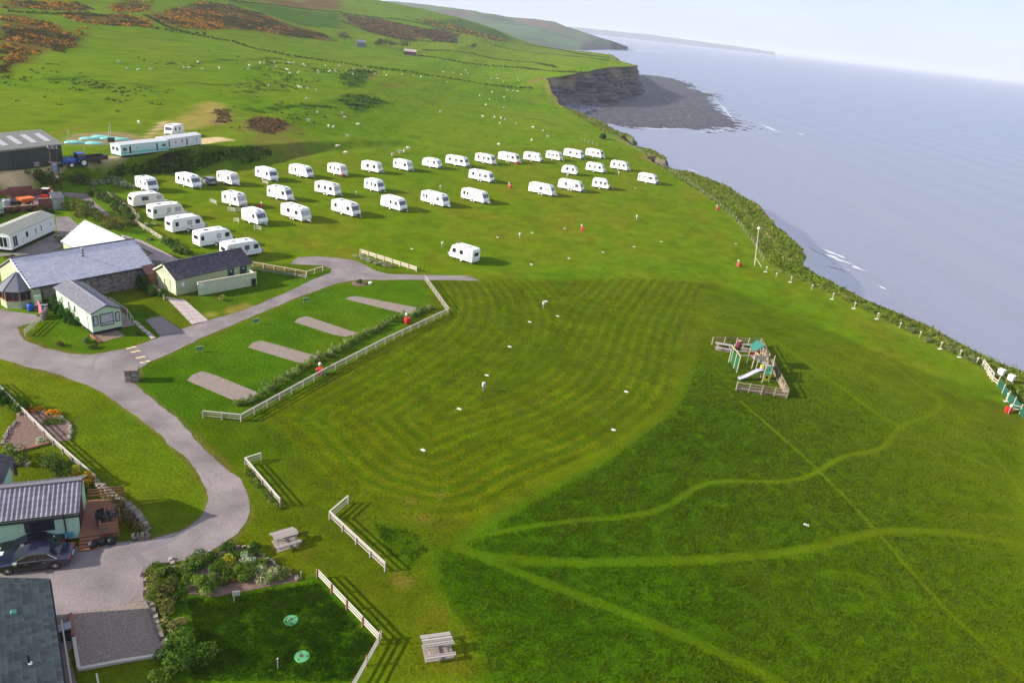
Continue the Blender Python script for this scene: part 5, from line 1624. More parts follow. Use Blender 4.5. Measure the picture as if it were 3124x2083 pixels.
for x_, y_, a_ in ((OL + 1.4, .6, .3), (OL + 2.1, 1.3, 2.0), (OL + 1.2, 1.6, 3.6)):
    ch = thing('garden_chair', {.6: 'black garden chair nearest the deck rail', 1.3: 'black garden chair by the stone bank', 1.6: 'black garden chair nearest the bungalow wall'}[y_], 'chair')
    ch.matrix_world = HD.matrix_basis @ Matrix.Translation((x_, y_, .48)) @ Matrix.Rotation(a_, 4, 'Z')
    piece('seat', BLACKP, ch, (0, 0, .42), (.5, .5, .06))
    piece('backrest', BLACKP, ch, (0, .25, .75), (.5, .05, .6), rot=(rad(-10), 0, 0))
    for sx in (-.22, .22):
        piece('armrest', BLACKP, ch, (sx, 0, .65), (.06, .5, .04))
        for sy in (-.22, .22):
            piece('leg', BLACKP, ch, (sx, sy, .2), (.05, .05, .42))
tb = thing('garden_table', 'small black table between the deck chairs', 'table')
tb.matrix_world = HD.matrix_basis @ Matrix.Translation((OL + 1.75, 1.0, .48))
MB().lathe([(.42, .68), (.42, .72)], 12).build('tabletop', BLACKP, tb)
for k_ in range(3):
    MB().tube((.3 * math.cos(k_ * 2.1), .3 * math.sin(k_ * 2.1), 0), (0, 0, .68), .03).build('leg', BLACKP, tb)
for k_, (x_, y_) in enumerate(((OL + 1.0, -1.15), (OL + 1.55, -.95), (OL + 2.2, -1.0))):
    bg_ = thing('rubbish_sack', ('black rubbish sack under the deck rail nearest the steps', 'black rubbish sack in the middle under the deck rail', 'black rubbish sack by the stone wall end')[k_], 'sack')
    bg_.matrix_world = HD.matrix_basis @ Matrix.Translation((x_, y_, 0)) @ Matrix.Rotation(k_, 4, 'Z')
    MB().lathe([(.20, .0), (.31, .1), (.33, .3), (.24, .48), (.08, .58), (.10, .64)], 10).build('bag', mat('black_sack', (.015, .015, .018), .35, .3, 9, .8, 12), bg_, smooth=True)
gb = thing('gas_bottle', 'white gas bottle against the mint bungalow wall', 'gas bottle', (0, 0, 0))
gb.matrix_world = HOU.matrix_basis @ Matrix.Translation((OL - 1.5, -.3, 0))
MB().lathe([(.15, 0), (.17, .05), (.17, .6), (.12, .7), (.05, .74), (.06, .82)], 12).build('cylinder', WHITE, gb, smooth=True)
wb = thing('wall_box', 'blue box fixed on the bungalow corner', 'box')
wb.matrix_world = HOU.matrix_basis @ Matrix.Translation((OL - .6, -.13, .62))
MB().box(-.25, .25, -.1, .1, -.18, .18).build('casing', mat('blue_plastic', (.05, .25, .36), .5), wb)

# lodge with the green tiled roof in the corner
LOD = thing('green_roofed_lodge', 'lodge with dark green tiled roof in the corner', 'lodge', (-20.45, 25.85, 0), rad(126.3))
gable_wall(12.1, 6.4, -.1, 2.75, 4.15, mat('lodge_wall', (.30, .22, .12), .8), LOD)
GT = tile_mat('green_tile', (.066, .080, .070), (.118, .138, .120), .85, .15)
rf = roof_slab(12.1, 6.4, 2.75, 4.15, .3, .08, MATS['dark_roof_bed'], LOD, 0, .25)
tiles(LOD, rf, 12.1, 6.4, 2.75, 4.15, .3, .33, .30, GT, 0, .25, 300, False, order=lambda c: -c[0] * 1.0 + c[1] * .5, thick=.08)
rf = roof_slab(12.1, 6.4, 2.75, 4.15, .3, .08, GT, LOD, 1, .25)
piece('gutter', BLACKP, LOD, (6, -.36, 2.52), (12.4, .12, .12))
piece('barge_board', BLACKP, LOD, (12.37, 1.4, 3.28), (.05, 3.9, .18), rot=(math.atan2(1.4, 3.2), 0, 0))
MB().tube((4.8, 1.1, 3.2), (4.8, 1.1, 3.95), .06).build('flue', BLACKP, LOD)
MB().lathe([(.16, 0), (.14, .08), (.05, .12)], 10, (4.8, 1.1, 3.28)).build('flue_collar', WHITE, LOD)
piece('roof_vent', mat('vent_green', (.10, .28, .22), .5), LOD, (9.0, 1.6, 3.62), (.32, .28, .14), rot=(.41, 0, 0))
piece('wall_lamp', WHITE, LOD, (8.2, -.16, 2.0), (.18, .2, .3))
piece('deck_rail', TIMBER, LOD, (5.8, -.62, 1.35), (8.0, .08, .06))
piece('deck_rail', TIMBER, LOD, (2.2, -1.9, 1.1), (5.0, .10, .08))
for k_ in range(6):
    piece('post', TIMBER, LOD, (.4 + k_ * .85, -1.9, .55), (.09, .09, 1.1))
for k_ in range(16):
    piece('plank', BTIMB, LOD, (.2 + k_ * .27, -1.15, .12), (.25, 1.35, .05))
lb = thing('wheelie_bin', 'dark wheelie bin beside the green roofed lodge', 'bin')
lb.matrix_world = LOD.matrix_basis @ Matrix.Translation((9.5, -.7, 0))
MB().hexa([(-.22, -.26, .06), (.22, -.26, .06), (.22, .26, .06), (-.22, .26, .06), (-.29, -.34, .95), (.29, -.34, .95), (.29, .34, .95), (-.29, .34, .95)]).build('body', BLACKP, lb)
piece('lid', STRIPE, lb, (0, 0, 1.0), (.62, .74, .08))

# ---------------------------------------------------------------- foliage
LEAF = leafmat('leaves', .4)


def leaf_cloud(rng, c, rad3, n, size, cols, lumps=7, flat=.25):
    """n small leaf triangles spread through lumps inside an ellipsoid; returns verts, faces, colours"""
    c, rad3 = np.asarray(c, float), np.asarray(rad3, float)
    lc = rng.normal(0, .42, (lumps, 3))
    lc[:, 2] = np.abs(lc[:, 2]) * .8
    lc /= np.maximum(1, np.linalg.norm(lc, axis=1))[:, None]
    lr = rng.uniform(.30, .58, lumps)
    k = rng.integers(0, lumps, n)
    d = rng.normal(0, 1, (n, 3))
    d /= np.linalg.norm(d, axis=1)[:, None]
    p = lc[k] + d * (lr[k] * rng.uniform(.55, 1.05, n) ** .5)[:, None]
    p[:, 2] = np.maximum(p[:, 2], -.05 + .1 * rng.uniform(0, 1, n))
    p = c + p * rad3
    a = rng.normal(0, 1, (n, 3))
    a /= np.linalg.norm(a, axis=1)[:, None]
    b = np.cross(a, d * (1 - flat) + np.array((0, 0, flat)))
    b /= np.linalg.norm(b, axis=1)[:, None] + 1e-9
    s = size * rng.uniform(.6, 1.4, n)[:, None]
    v = np.stack([p - a * s * .5, p + a * s * .5, p + b * s * .9], 1).reshape(-1, 3)
    f = np.arange(3 * n).reshape(-1, 3)
    cols = np.asarray(cols, float)
    ci = cols[rng.integers(0, len(cols), lumps)][k]
    mixc = np.where(rng.uniform(0, 1, n)[:, None] < .3, cols[rng.integers(0, len(cols), n)], ci)
    return v, f, np.clip(mixc * np.array((1.55, 1.55, 1.1)) * rng.uniform(.55, 1.45, n)[:, None], 0, 1)


def join(parts):
    vs, fs, cs, k = [], [], [], 0
    for v, f, c in parts:
        vs.append(v)
        fs.append(f + k)
        cs.append(c)
        k += len(v)
    return np.concatenate(vs), np.concatenate(fs), np.concatenate(cs)


DKG, MDG, LTG, GREY, YEL, RUST, OCH = (.020, .050, .010), (.040, .085, .012), (.080, .130, .020), (.22, .25, .21), (.30, .26, .02), (.10, .045, .022), (.42, .20, .012)
STEM = mat('bark', (.09, .065, .045), .9, .2, 6)


def bush(label, xy, r, h, cols, name='bush', n=None, size=.12, cat='bush', group=None, lumps=7, ry=None, rz=0):
    x, y = xy
    z = gz(x, y)
    root = thing(name, label, cat, (x, y, z), rz, group)
    v, f, c = leaf_cloud(RNG, (0, 0, h * .28), (r * 1.15, (ry or r) * 1.15, h * .75), n or int(1100 * r * max(h, .5) / (size / .12) ** 1.5) + 150, size, cols, lumps)
    npmesh('foliage', v, f, LEAF, root, c)
    s = MB()
    for k in range(3):
        a = k * 2.1
        s.tube((0, 0, -.1), (math.cos(a) * r * .4, math.sin(a) * r * .4, h * .5), .035, .015, 5)
    s.build('stem', STEM, root)
    return root


def hedge(label, line, w, h, cols, size=.12, dens=260, name='hedge', step=None, rag=.25, cat='hedge'):
    pts = densify(line, lambda y: step or max(.5, w * .6))
    parts = []
    for x, y in pts:
        k = 1 + RNG.uniform(-rag, rag)
        z = gz(x, y)
        parts.append(leaf_cloud(RNG, (x + RNG.normal(0, w * .12), y + RNG.normal(0, w * .12), z + h * .2 * k), (w * .62, w * .62, h * .8 * k), int(dens * w * h) + 20, size, cols, 4))
    v, f, c = join(parts)
    o = npmesh(name, v, f, LEAF, None, c)
    return tag(o, label, cat, kind='thing')


HG = [(.07, .11, .02), (.11, .15, .03), (.15, .19, .06), (.20, .23, .14), (.08, .12, .03)]
hedge('variegated shrub hedge inside the pitch lawn fence', [(-26.77,64.49),(-25.81,65.66),(-24.89,67.67),(-23.89,70.67),(-23.22,73.6),(-22.28,75.4),(-20.88,78.84)] + [(-18.98,84.04),(-17.2,87.7),(-16.43,90.49),(-14.85,91.93)], .95, .95, HG, .11, 420)
hedge('short shrub hedge between the red fire point and the fence corner', [(-14,93.28),(-12.75,95.47),(-11.83,96.8)], .9, .95, HG, .11, 420)
hedge('scrubby plants growing under the road bend fence', [(-21.7,53.58),(-20.2,51.89),(-18.65,50.3),(-17.41,49.13)], .55, .55, [MDG, LTG, (.14, .16, .06)], .09, 500)
hedge('dark bush row beside the barn porch', [(-51.19,93.22),(-49.32,91.47),(-47.75,90.26),(-46.61,89.5)], 1.3, 1.6, [DKG, MDG, (.035, .07, .02)], .13, 300)
hedge('low green bush row along the mobile home', [(-56.94,82.36),(-54.82,81.54),(-52.85,79.73),(-51.41,78.77)], 1.3, 1.5, [DKG, MDG, DKG], .13, 300)
BANKC = [(.06, .10, .015), MDG, (.11, .085, .035), (.07, .10, .02)]
hedge('scrub hedge between the lane and the caravan column', [(-81.57,136.52),(-78.48,132.98),(-75.35,130.39),(-71.11,125.9),(-66.75,120.68)], 2.2, 1.6, [MDG, (.07, .09, .03), (.11, .11, .05), DKG], .2, 110)
hedge('silvery low bushes under the bank fence', [(-86.6,142.49),(-84.71,143.57),(-83.87,146.63),(-81.52,145.41),(-78.79,142.78)], 2.0, 1.2, [GREY, (.11, .15, .10), MDG, (.20, .23, .19)], .2, 110)
hedge('tangled bramble bank beside the farm drive', [(-91.39,134.67),(-90.65,135.26),(-90.05,136.23),(-89.17,138.99),(-88.32,141.33),(-87.58,143.1)], 3.0, 2.4, BANKC, .24, 70)
hedge('reddish bramble scrub above the barn wing', [(-79.14,125.15),(-77.12,124.23),(-74.31,121.87),(-71.36,119.7),(-68.15,117.2),(-65.62,115.6)], 3.0, 1.9, [(.09, .085, .025), MDG, (.10, .06, .03), (.07, .09, .02)], .22, 90)
hedge('scrub strip at the foot of the lane', [(-76.54,134.01),(-73.17,129.46),(-69.73,124.68),(-65.46,118.42)], 1.6, 1.2, [(.10, .09, .04), MDG, (.12, .11, .05)], .2, 110)
hedge('bush line beside the hedge fence and white caravans', [(-56.86,112.08),(-54.69,110.44),(-52.65,108.02),(-50.72,107.22)], 1.6, 1.4, [MDG, (.08, .11, .04), DKG], .17, 170)
hedge('dark scrub under the brick yard wall', [(-86.35,116.69),(-85.15,119.06),(-83.6,121.04),(-80.81,121.17)], 2.2, 1.3, [(.05, .045, .02), DKG, (.07, .05, .025)], .2, 110)
# garden behind the white topped fence
hedge('shaded shrub border behind the white topped fence', [(-47.9,60.74),(-46.44,59.61),(-45.19,58.77)] , 1.5, 1.4, [DKG, MDG], .14, 260)
hedge('mixed shrub border below the brown flower bed', [(-39.75,51.89),(-38.02,51.12),(-36.24,50.6),(-34.81,50.24)], 2.0, 1.7, [DKG, MDG, LTG, (.06, .08, .03)], .15, 200)
bush('orange flowering shrub beside the bungalow deck', [(-33.18,49.51)][0], .9, 1.2, [OCH, (.38, .16, .01), (.20, .13, .02), MDG], size=.12)
bush('yellow green shrub left of the orange one', [(-34.27,50.14)][0], .6, .9, [(.30, .28, .03), LTG], size=.11)
for k_, p_ in enumerate([(-44.29,59.38),(-43.78,59.44),(-43.24,59.46),(-42.21,59.24),(-41.64,59.09)]):
    bush('clump of orange flowers, ' + ORD[k_] + ' from the left on the brown bed edge', p_, .42, .4, [(.50, .22, .01), (.42, .12, .01), LTG], 'flower_clump', size=.09, cat='flowers', group='orange flowers on the brown bed')
bush('silver plant on the brown flower bed', [(-40,54.65)][0], .5, .5, [GREY, (.3, .32, .33)], size=.09)
bush('low green plants on the brown flower bed', [(-40.93,57.82)][0], .9, .5, [MDG, LTG, RUST], size=.1)
hedge('dry shrub bank below the bungalow fence', [(-31.8,48.96),(-30.47,47.62),(-29.27,46.69),(-27.82,45.66),(-26.43,44.48)], 1.1, .9, [(.12, .10, .05), MDG, RUST, (.16, .14, .09)], .11, 320)
# planted bed under the road bend
for k_, (p_, r_, h_, cs_, l_) in enumerate((((1330, 870), .9, .9, [LTG, (.10, .16, .03), MDG], 'bright grassy clump at the left of the triangular bed'), ((1430, 920), .95, 1.0, [LTG, MDG, (.12, .18, .03)], 'big bright green clump at the front of the triangular bed'), ((1570, 740), .5, .7, [YEL, (.30, .34, .04), LTG], 'yellow green shrub in the triangular bed'), ((1690, 740), .5, .7, [GREY, (.22, .28, .24)], 'silver grey shrub in the triangular bed'), ((1830, 830), .8, .8, [(.36, .36, .28), LTG, (.24, .26, .16)], 'cream variegated shrub in the triangular bed'), ((1560, 660), .6, .7, [DKG, MDG], 'dark evergreen at the top of the triangular bed'), ((1430, 715), .7, .8, [DKG, MDG, LTG], 'dark rounded shrub at the road edge of the bed'), ((1700, 830), .9, .9, [MDG, LTG], 'spreading green shrub in the middle of the bed'), ((1940, 830), .6, .6, [MDG, (.15, .16, .07), RUST], 'low mixed plants at the right tip of the bed'), ((1600, 870), .6, .6, [MDG, RUST], 'low bronze plant at the front of the bed'), ((1740, 670), .6, .8, [MDG, DKG], 'green shrub at the top right of the bed'))):
    bush(l_, [(-20.22,39.94),(-18.98,39.42),(-18.67,42.18),(-17.47,42.39),(-15.6,41.3),(-19.25,43.38),(-20.21,42.32),(-16.88,41.09),(-14.51,41.48),(-17.63,40.37),(-17.37,43.54)][k_], r_, h_, cs_, size=.10)
hedge('hedge bank of bright shrubs along the gravel bay', [(-23.25,40.49),(-22.43,39.44),(-22,38.36),(-21.11,37.14)], 1.6, 1.2, [LTG, MDG, (.11, .10, .04), (.10, .14, .03)], .11, 330)
hedge('brown topped hedge bank behind the bright shrubs', [(-21.9,40.26),(-21.08,38.94),(-20.26,37.81)], 1.4, 1.0, [(.12, .09, .05), MDG, DKG], .11, 300)
bush('dry grass clump beside the gravel bay corner', [(-19.62,35.82)][0], .75, .6, [(.20, .18, .09), MDG, (.14, .11, .06)], size=.12)
bush('bright green bush below the gravel bay', [(-18.59,34.38)][0], 1.0, 1.0, [LTG, MDG, (.10, .15, .02)], size=.11)
bush('large dark bush in the bottom corner lawn', [(-17.66,32.57)][0], 1.4, 1.3, [MDG, DKG, LTG], size=.12)
# lavender clumps by the road end
for k_, p_ in enumerate([(-26.3,116.05),(-25.27,115.22),(-24.17,114.59),(-23.03,113.67),(-22,113.27),(-21.03,113.1)]):
    bush('grey lavender clump, ' + ORD[k_] + ' from the left below the cream fence', p_, .75, .65, [GREY, (.24, .26, .24), (.20, .20, .21)] if k_ < 3 else [(.22, .20, .16), GREY, (.16, .13, .10)], 'lavender_clump', size=.10, group='lavender clumps under the cream fence')
tr_ = [(-23.63,103.92)][0]
bush('small round shrub in a bare ring by the road', tr_, .6, .75, [DKG, (.06, .05, .02), MDG], size=.1)
MB().lathe([(1.15, 0), (1.15, .05), (.9, .07)], 20, (tr_[0], tr_[1], 0)).build('soil_ring', MATS['soil'])
tag(bpy.data.objects['soil_ring'], 'bare soil ring round the small shrub', 'soil', kind='structure')
pl_ = thing('planter', 'small white planter beside the shrub ring', 'planter', (*[(-22.08,104.12)][0], 0))
MB().lathe([(.2, 0), (.28, .35), (.24, .35), (.2, .3)], 12).build('pot', WHITE, pl_)
for k_, (p_, l_) in enumerate(zip([(-49.75,72.98),(-46.29,73.36),(-43.42,78)], ('brown shrub tub left of the mobile home lawn', 'brown shrub tub in the middle of the mobile home lawn', 'small brown tub beside the stepping stones'))):
    bush(l_, p_, .45, .5, [RUST, (.08, .06, .03), MDG], 'shrub_tub', size=.09)
bush('small thorny shrub on the mobile home lawn', [(-47.71,74.6)][0], .5, .8, [MDG, (.15, .18, .10)], size=.09)
bush('tan clump on the washroom lawn', [(-38.96,91.48)][0], .45, .7, [(.28, .24, .08), LTG], size=.09)
bush('dark little bush left of the field hedge', [(-71.82,97.81)][0], .6, .6, [RUST, DKG], size=.1)
bush('grey green bush beside the white static home', [(-70.81,107.41)][0], .8, .9, [GREY, MDG], size=.12)
for k_, p_ in enumerate([(-62.84,120.81),(-59.41,113.03),(-63.97,120.29)]):
    bush('pale low bush in the grass, ' + ORD[k_] + ' by the hedge fence', p_, .5, .6, [(.28, .32, .22), MDG], size=.12)

for k_, (p_, r_, h_, cs_, l_) in enumerate((((1290, 800), .8, .8, [MDG, LTG], 'leafy clump at the left corner of the triangular bed'), ((1500, 800), .8, .8, [LTG, MDG], 'leafy clump left of centre in the triangular bed'), ((1620, 800), .7, .6, [MDG, LTG, RUST], 'leafy clump right of centre in the triangular bed'), ((1500, 860), .8, .7, [LTG, MDG], 'low grassy clump in the middle front of the bed'), ((1780, 760), .7, .7, [MDG, LTG, DKG], 'leafy clump near the right edging of the bed'), ((1640, 690), .6, .6, [LTG, MDG], 'leafy clump near the top edging of the bed'), ((1350, 760), .7, .6, [DKG, MDG], 'dark leafy clump near the road edging of the bed'), ((1880, 850), .6, .5, [LTG, (.16, .18, .06)], 'low pale clump near the right tip of the bed'))):
    bush(l_, [(-21.04,40.85),(-19,41.19),(-17.83,41.39),(-18.65,40.35),(-16.46,42.24),(-18.26,43.06),(-20.71,41.52),(-15.01,41.1)][k_], r_, h_, cs_, size=.10)
hedge('scrub along the middle stretch of the cliff edge', [(48.29,136.75),(50.82,134.12),(53.25,129.92),(55.86,126.83),(58.62,123.21)], 2.0, .5, [(.08, .13, .02), (.12, .16, .035), (.17, .17, .06)], .16, 120)
hedge('scrub along the lower stretch of the cliff edge', [(59.21,120.88),(61.05,116.99),(63.29,114.42),(65.37,111.32),(66.64,108.73)], 2.0, .5, [(.08, .13, .02), (.12, .16, .03), (.16, .17, .05)], .15, 130)
hedge('scrub at the right end of the cliff edge', [(66.95,107.1),(68.51,103.7),(70.31,101.08),(72.04,98.58),(73.3,96.54)], 2.0, .5, [(.08, .14, .02), (.11, .15, .03), (.15, .17, .05)], .15, 130)
hedge('scrub along the upper stretch of the cliff edge', [(52.2,212.45),(55.01,193.06),(54.44,169.64),(54.25,154.98),(53.1,142.08)], 2.6, .5, [(.08, .13, .02), (.12, .16, .035), (.18, .18, .06)], .2, 70)

# gorse and bracken on the moor: far too many to count
parts = []
for k_, poly in enumerate(MOOR):
    P2 = np.array(poly)
    lo, hi = P2.min(0), P2.max(0)
    n_ = int(min(2600, (hi[0] - lo[0]) * (hi[1] - lo[1]) / 9))
    xy = RNG.uniform(lo, hi, (n_, 2))
    xy = xy[inside(P2, xy[:, 0], xy[:, 1])]
    dens_ = fbm(xy[:, 0], xy[:, 1], 22, 60 + k_, 3)
    xy = xy[dens_ > -.45]
    fl_ = fbm(xy[:, 0], xy[:, 1], 16, 70 + k_, 3)
    zz = ground(xy[:, 0], xy[:, 1])
    for (x, y), z, fl0 in zip(xy, zz, fl_):
        r = RNG.uniform(1.0, 2.2)
        cols = [(.44, .20, .010), (.34, .14, .010), (.060, .048, .014), (.085, .045, .018), (.04, .045, .012)] if fl0 > .05 else [(.025, .040, .010), (.050, .050, .015), (.085, .050, .022)]
        parts.append(leaf_cloud(RNG, (x, y, z + .2), (r, r, r * .6), 48, .5, cols, 4))
v, f, c = join(parts)
tag(npmesh('gorse', v, f, LEAF, None, c), 'orange flowering gorse covering the upper hillside', 'gorse', kind='stuff')
parts = []
for poly, cols, n_ in ((BRACKEN[0], [(.13, .07, .05), (.09, .05, .03), (.03, .05, .012)], 700), (BRACKEN[1], [(.11, .06, .05), (.03, .05, .015)], 300), ([(-82.76,216.61),(-80.99,223.41),(-77.21,224.96),(-73.69,222.15),(-71.95,211.82),(-71.62,202.64),(-75.81,203.32)], [(.11, .06, .045), (.09, .05, .035), (.06, .06, .02)], 160), ([(-95.84,373.22),(-98.14,399.58),(-95.48,417.23),(-89.93,416.9),(-81.44,365.44),(-79.91,333.49),(-85.02,331.31)], [(.026, .055, .008), (.04, .075, .010), (.05, .08, .012)], 60), ([(-76.18,297.06),(-72.22,311.51),(-62.73,308.67),(-62.59,286.92),(-65.64,274.6),(-71.31,278.2)], [(.026, .055, .008), (.04, .075, .010), (.05, .08, .012)], 60), ([(-93.95,221.46),(-91.62,224.18),(-85.05,209.68),(-87.67,207.18)], [(.12, .075, .05), (.07, .05, .03)], 40), ([(-161.61,948.38),(-146.16,983.63),(-113.28,1011.61),(-74.43,992.88),(-42.93,1033.15),(-59.13,908.01),(-99.75,895.84),(-136.98,923.71)], [(.025, .05, .012), (.05, .06, .02), (.30, .14, .02)], 300)):
    P2 = np.array(poly)
    lo, hi = P2.min(0), P2.max(0)
    xy = RNG.uniform(lo, hi, (n_ * 4, 2))
    xy = xy[inside(P2, xy[:, 0], xy[:, 1])][:n_]
    for (x, y), z in zip(xy, ground(xy[:, 0], xy[:, 1])):
        r = RNG.uniform(1.5, 3.2)
        r *= np.interp(y, [200, 500], [.45, 1])
        parts.append(leaf_cloud(RNG, (x, y, z + .1), (r, r, r * .25), 18, np.interp(y, [200, 500], [.5, 1.1]), cols, 3))
v, f, c = join(parts)
tag(npmesh('bracken', v, f, LEAF, None, c), 'rusty brown bracken and scrub on the far slope', 'bracken', kind='stuff')

parts = []
P2 = np.array([(-176.05,249.25),(-174.72,287.44),(-166.83,326.02),(-168.82,424.76),(-106.85,415.9),(-67.71,264.3),(-66.09,203.84),(-77.11,196.43),(-96.36,209.61),(-100.71,186.56),(-111.79,174.81),(-120.49,167.4)])
xy = RNG.uniform(P2.min(0), P2.max(0), (9000, 2))
xy = xy[inside(P2, xy[:, 0], xy[:, 1])]
xy = xy[fbm(xy[:, 0], xy[:, 1], 26, 91, 3) + .45 * RNG.normal(0, 1, len(xy)) > 1.05]
for (x, y), z in zip(xy, ground(xy[:, 0], xy[:, 1])):
    r = RNG.uniform(.5, 1.4)
    parts.append(leaf_cloud(RNG, (x, y, z + .05), (r * 1.6, r, .35), 10, .5, [(.020, .042, .008), (.035, .055, .012), (.05, .06, .02)], 3))
v, f, c = join(parts)
tag(npmesh('tussock_grass', v, f, LEAF, None, c), 'dark rush tussocks dotted over the sheep field', 'grass', kind='stuff')

# field hedgerows on the hill
HR = [(.020, .036, .010), (.035, .045, .014), (.05, .045, .018)]
for k_, (ln, w_, l_) in enumerate((([(-244.27,481.7),(-220.47,455.65),(-199.83,445),(-178.55,449.58),(-160.97,435.76),(-147.85,433),(-111.52,434)] + [(-98.07,431.98),(-71.84,439.54),(-47.81,446.29),(-30.7,441.68),(-4.44,449.68)], 2.2, 'long dark hedgerow crossing the whole sheep field'), ([(-95.09,598.05),(-63.66,585.25),(-15.97,584.26),(11.31,542.08),(29.7,515.79)], 2.4, 'hedgerow running from the far barn towards the headland'), ([(-100.4,652.69),(-86.6,675.89),(-62.54,685.95),(-11.2,657.25),(9.58,580.5)], 2.2, 'hedgerow behind the far barn field'), ([(-55.04,850.43),(-14.92,813.66),(29.16,796.52),(60.3,746.89)], 2.2, 'farthest hedgerow on the headland fields'), ([(-26.67,1069.77),(17.71,1014.95),(50.2,920.48),(70.38,877.41)], 2.2, 'thin hedgerow under the near hill foot'), ([(-221.08,857.73),(-194.7,879.88),(-164.07,914.62),(-117.04,901.81),(-69.01,925.36),(-44.81,957.24)], 3.0, 'hedgerow climbing the far green hill'), ([(-271.68,681.51),(-260.09,764.46),(-224.6,871.33)], 2.5, 'high hedgerow along the top moor field'), ([(-215.57,438.41),(-205.67,445.19),(-197.22,454.32)], 3.5, 'dark thicket at the gorse foot'), ([(-270.02,395.32),(-262.36,417.3),(-258.96,448.12)], 2.5, 'hedgerow along the upper left moor'), ([(-200.94,779.97),(-163.38,740.04),(-136.3,726.84),(-116.36,753.36),(-86.64,784.42)], 3.0, 'hedgerow under the bracken slope'))):
    hedge(l_, ln, w_ * .8, w_ * .5, HR, .5, 10, 'hedgerow', step=w_ * .9)
for k_, (p_, r_, l_) in enumerate(zip([(-153.64,605.8),(-129.69,614.56),(-128.89,638.44),(-123.5,635.14),(-114.9,639.58),(-117.51,688.39),(-128.87,795.07),(-115.7,804.89),(-67.85,740.15),(-89.04,756.97)], (7, 6, 7, 6, 7, 7, 6, 6, 5, 5), ('dusky tree at the far left of the farm copse', 'bare tree left of the far barn, first of the copse', 'bare tree left of the far barn, second of the copse', 'bare tree left of the far barn, third of the copse', 'bare tree beside the far barn', 'dark tree above the far barn', 'tree on the slope over the far barn', 'tree at the bracken edge over the far barn', 'lone tree below the near hill', 'lone tree on the far field edge'))):
    x, y = p_
    t_ = thing('hill_tree', l_, 'tree', (x, y, gz(x, y)), 0, 'trees round the far farm')
    v, f, c = leaf_cloud(RNG, (0, 0, r_ * .45), (r_ * .75, r_ * .75, r_ * .6), 320, .75, [(.035, .042, .022), (.06, .055, .035), (.045, .06, .02)], 9)
    npmesh('crown', v, f, LEAF, t_, c)
    MB().tube((0, 0, -.3), (0, 0, r_ * .6), .3, .12, 6).build('trunk', STEM, t_)
fb = thing('far_barn', 'small far barn with reddish grey roof beyond the sheep', 'building', (*[(-104.77,590.24)][0], 0), rad(8))
fb.location.z = gz(fb.location.x, fb.location.y)
gable_wall(9, 6, -.5, 2.6, 4.0, mat('barn_dark', (.10, .07, .065), .9), fb)
for sd in (0, 1):
    roof_slab(9, 6, 2.6, 4.0, .3, .15, mat('rust_roof', (.36, .27, .26), .8, .15, .4), fb, sd)
fh = thing('far_cottage', 'grey blue cottage among the far trees', 'building', (*[(-139.52,586.69)][0], 0), rad(15))
fh.location.z = gz(fh.location.x, fh.location.y)
gable_wall(6.5, 5, -.5, 3.4, 5, mat('cottage_grey', (.16, .18, .22), .9), fh)
for sd in (0, 1):
    roof_slab(6.5, 5, 3.4, 5, .3, .15, ROOFG, fh, sd)
win(fh, 'y0', 1.0, 1.9, 1.6, 2.7, 6.5, 5, WHITE, GLASSD)
win(fh, 'y0', 4.4, 5.3, 1.6, 2.7, 6.5, 5, WHITE, GLASSD)


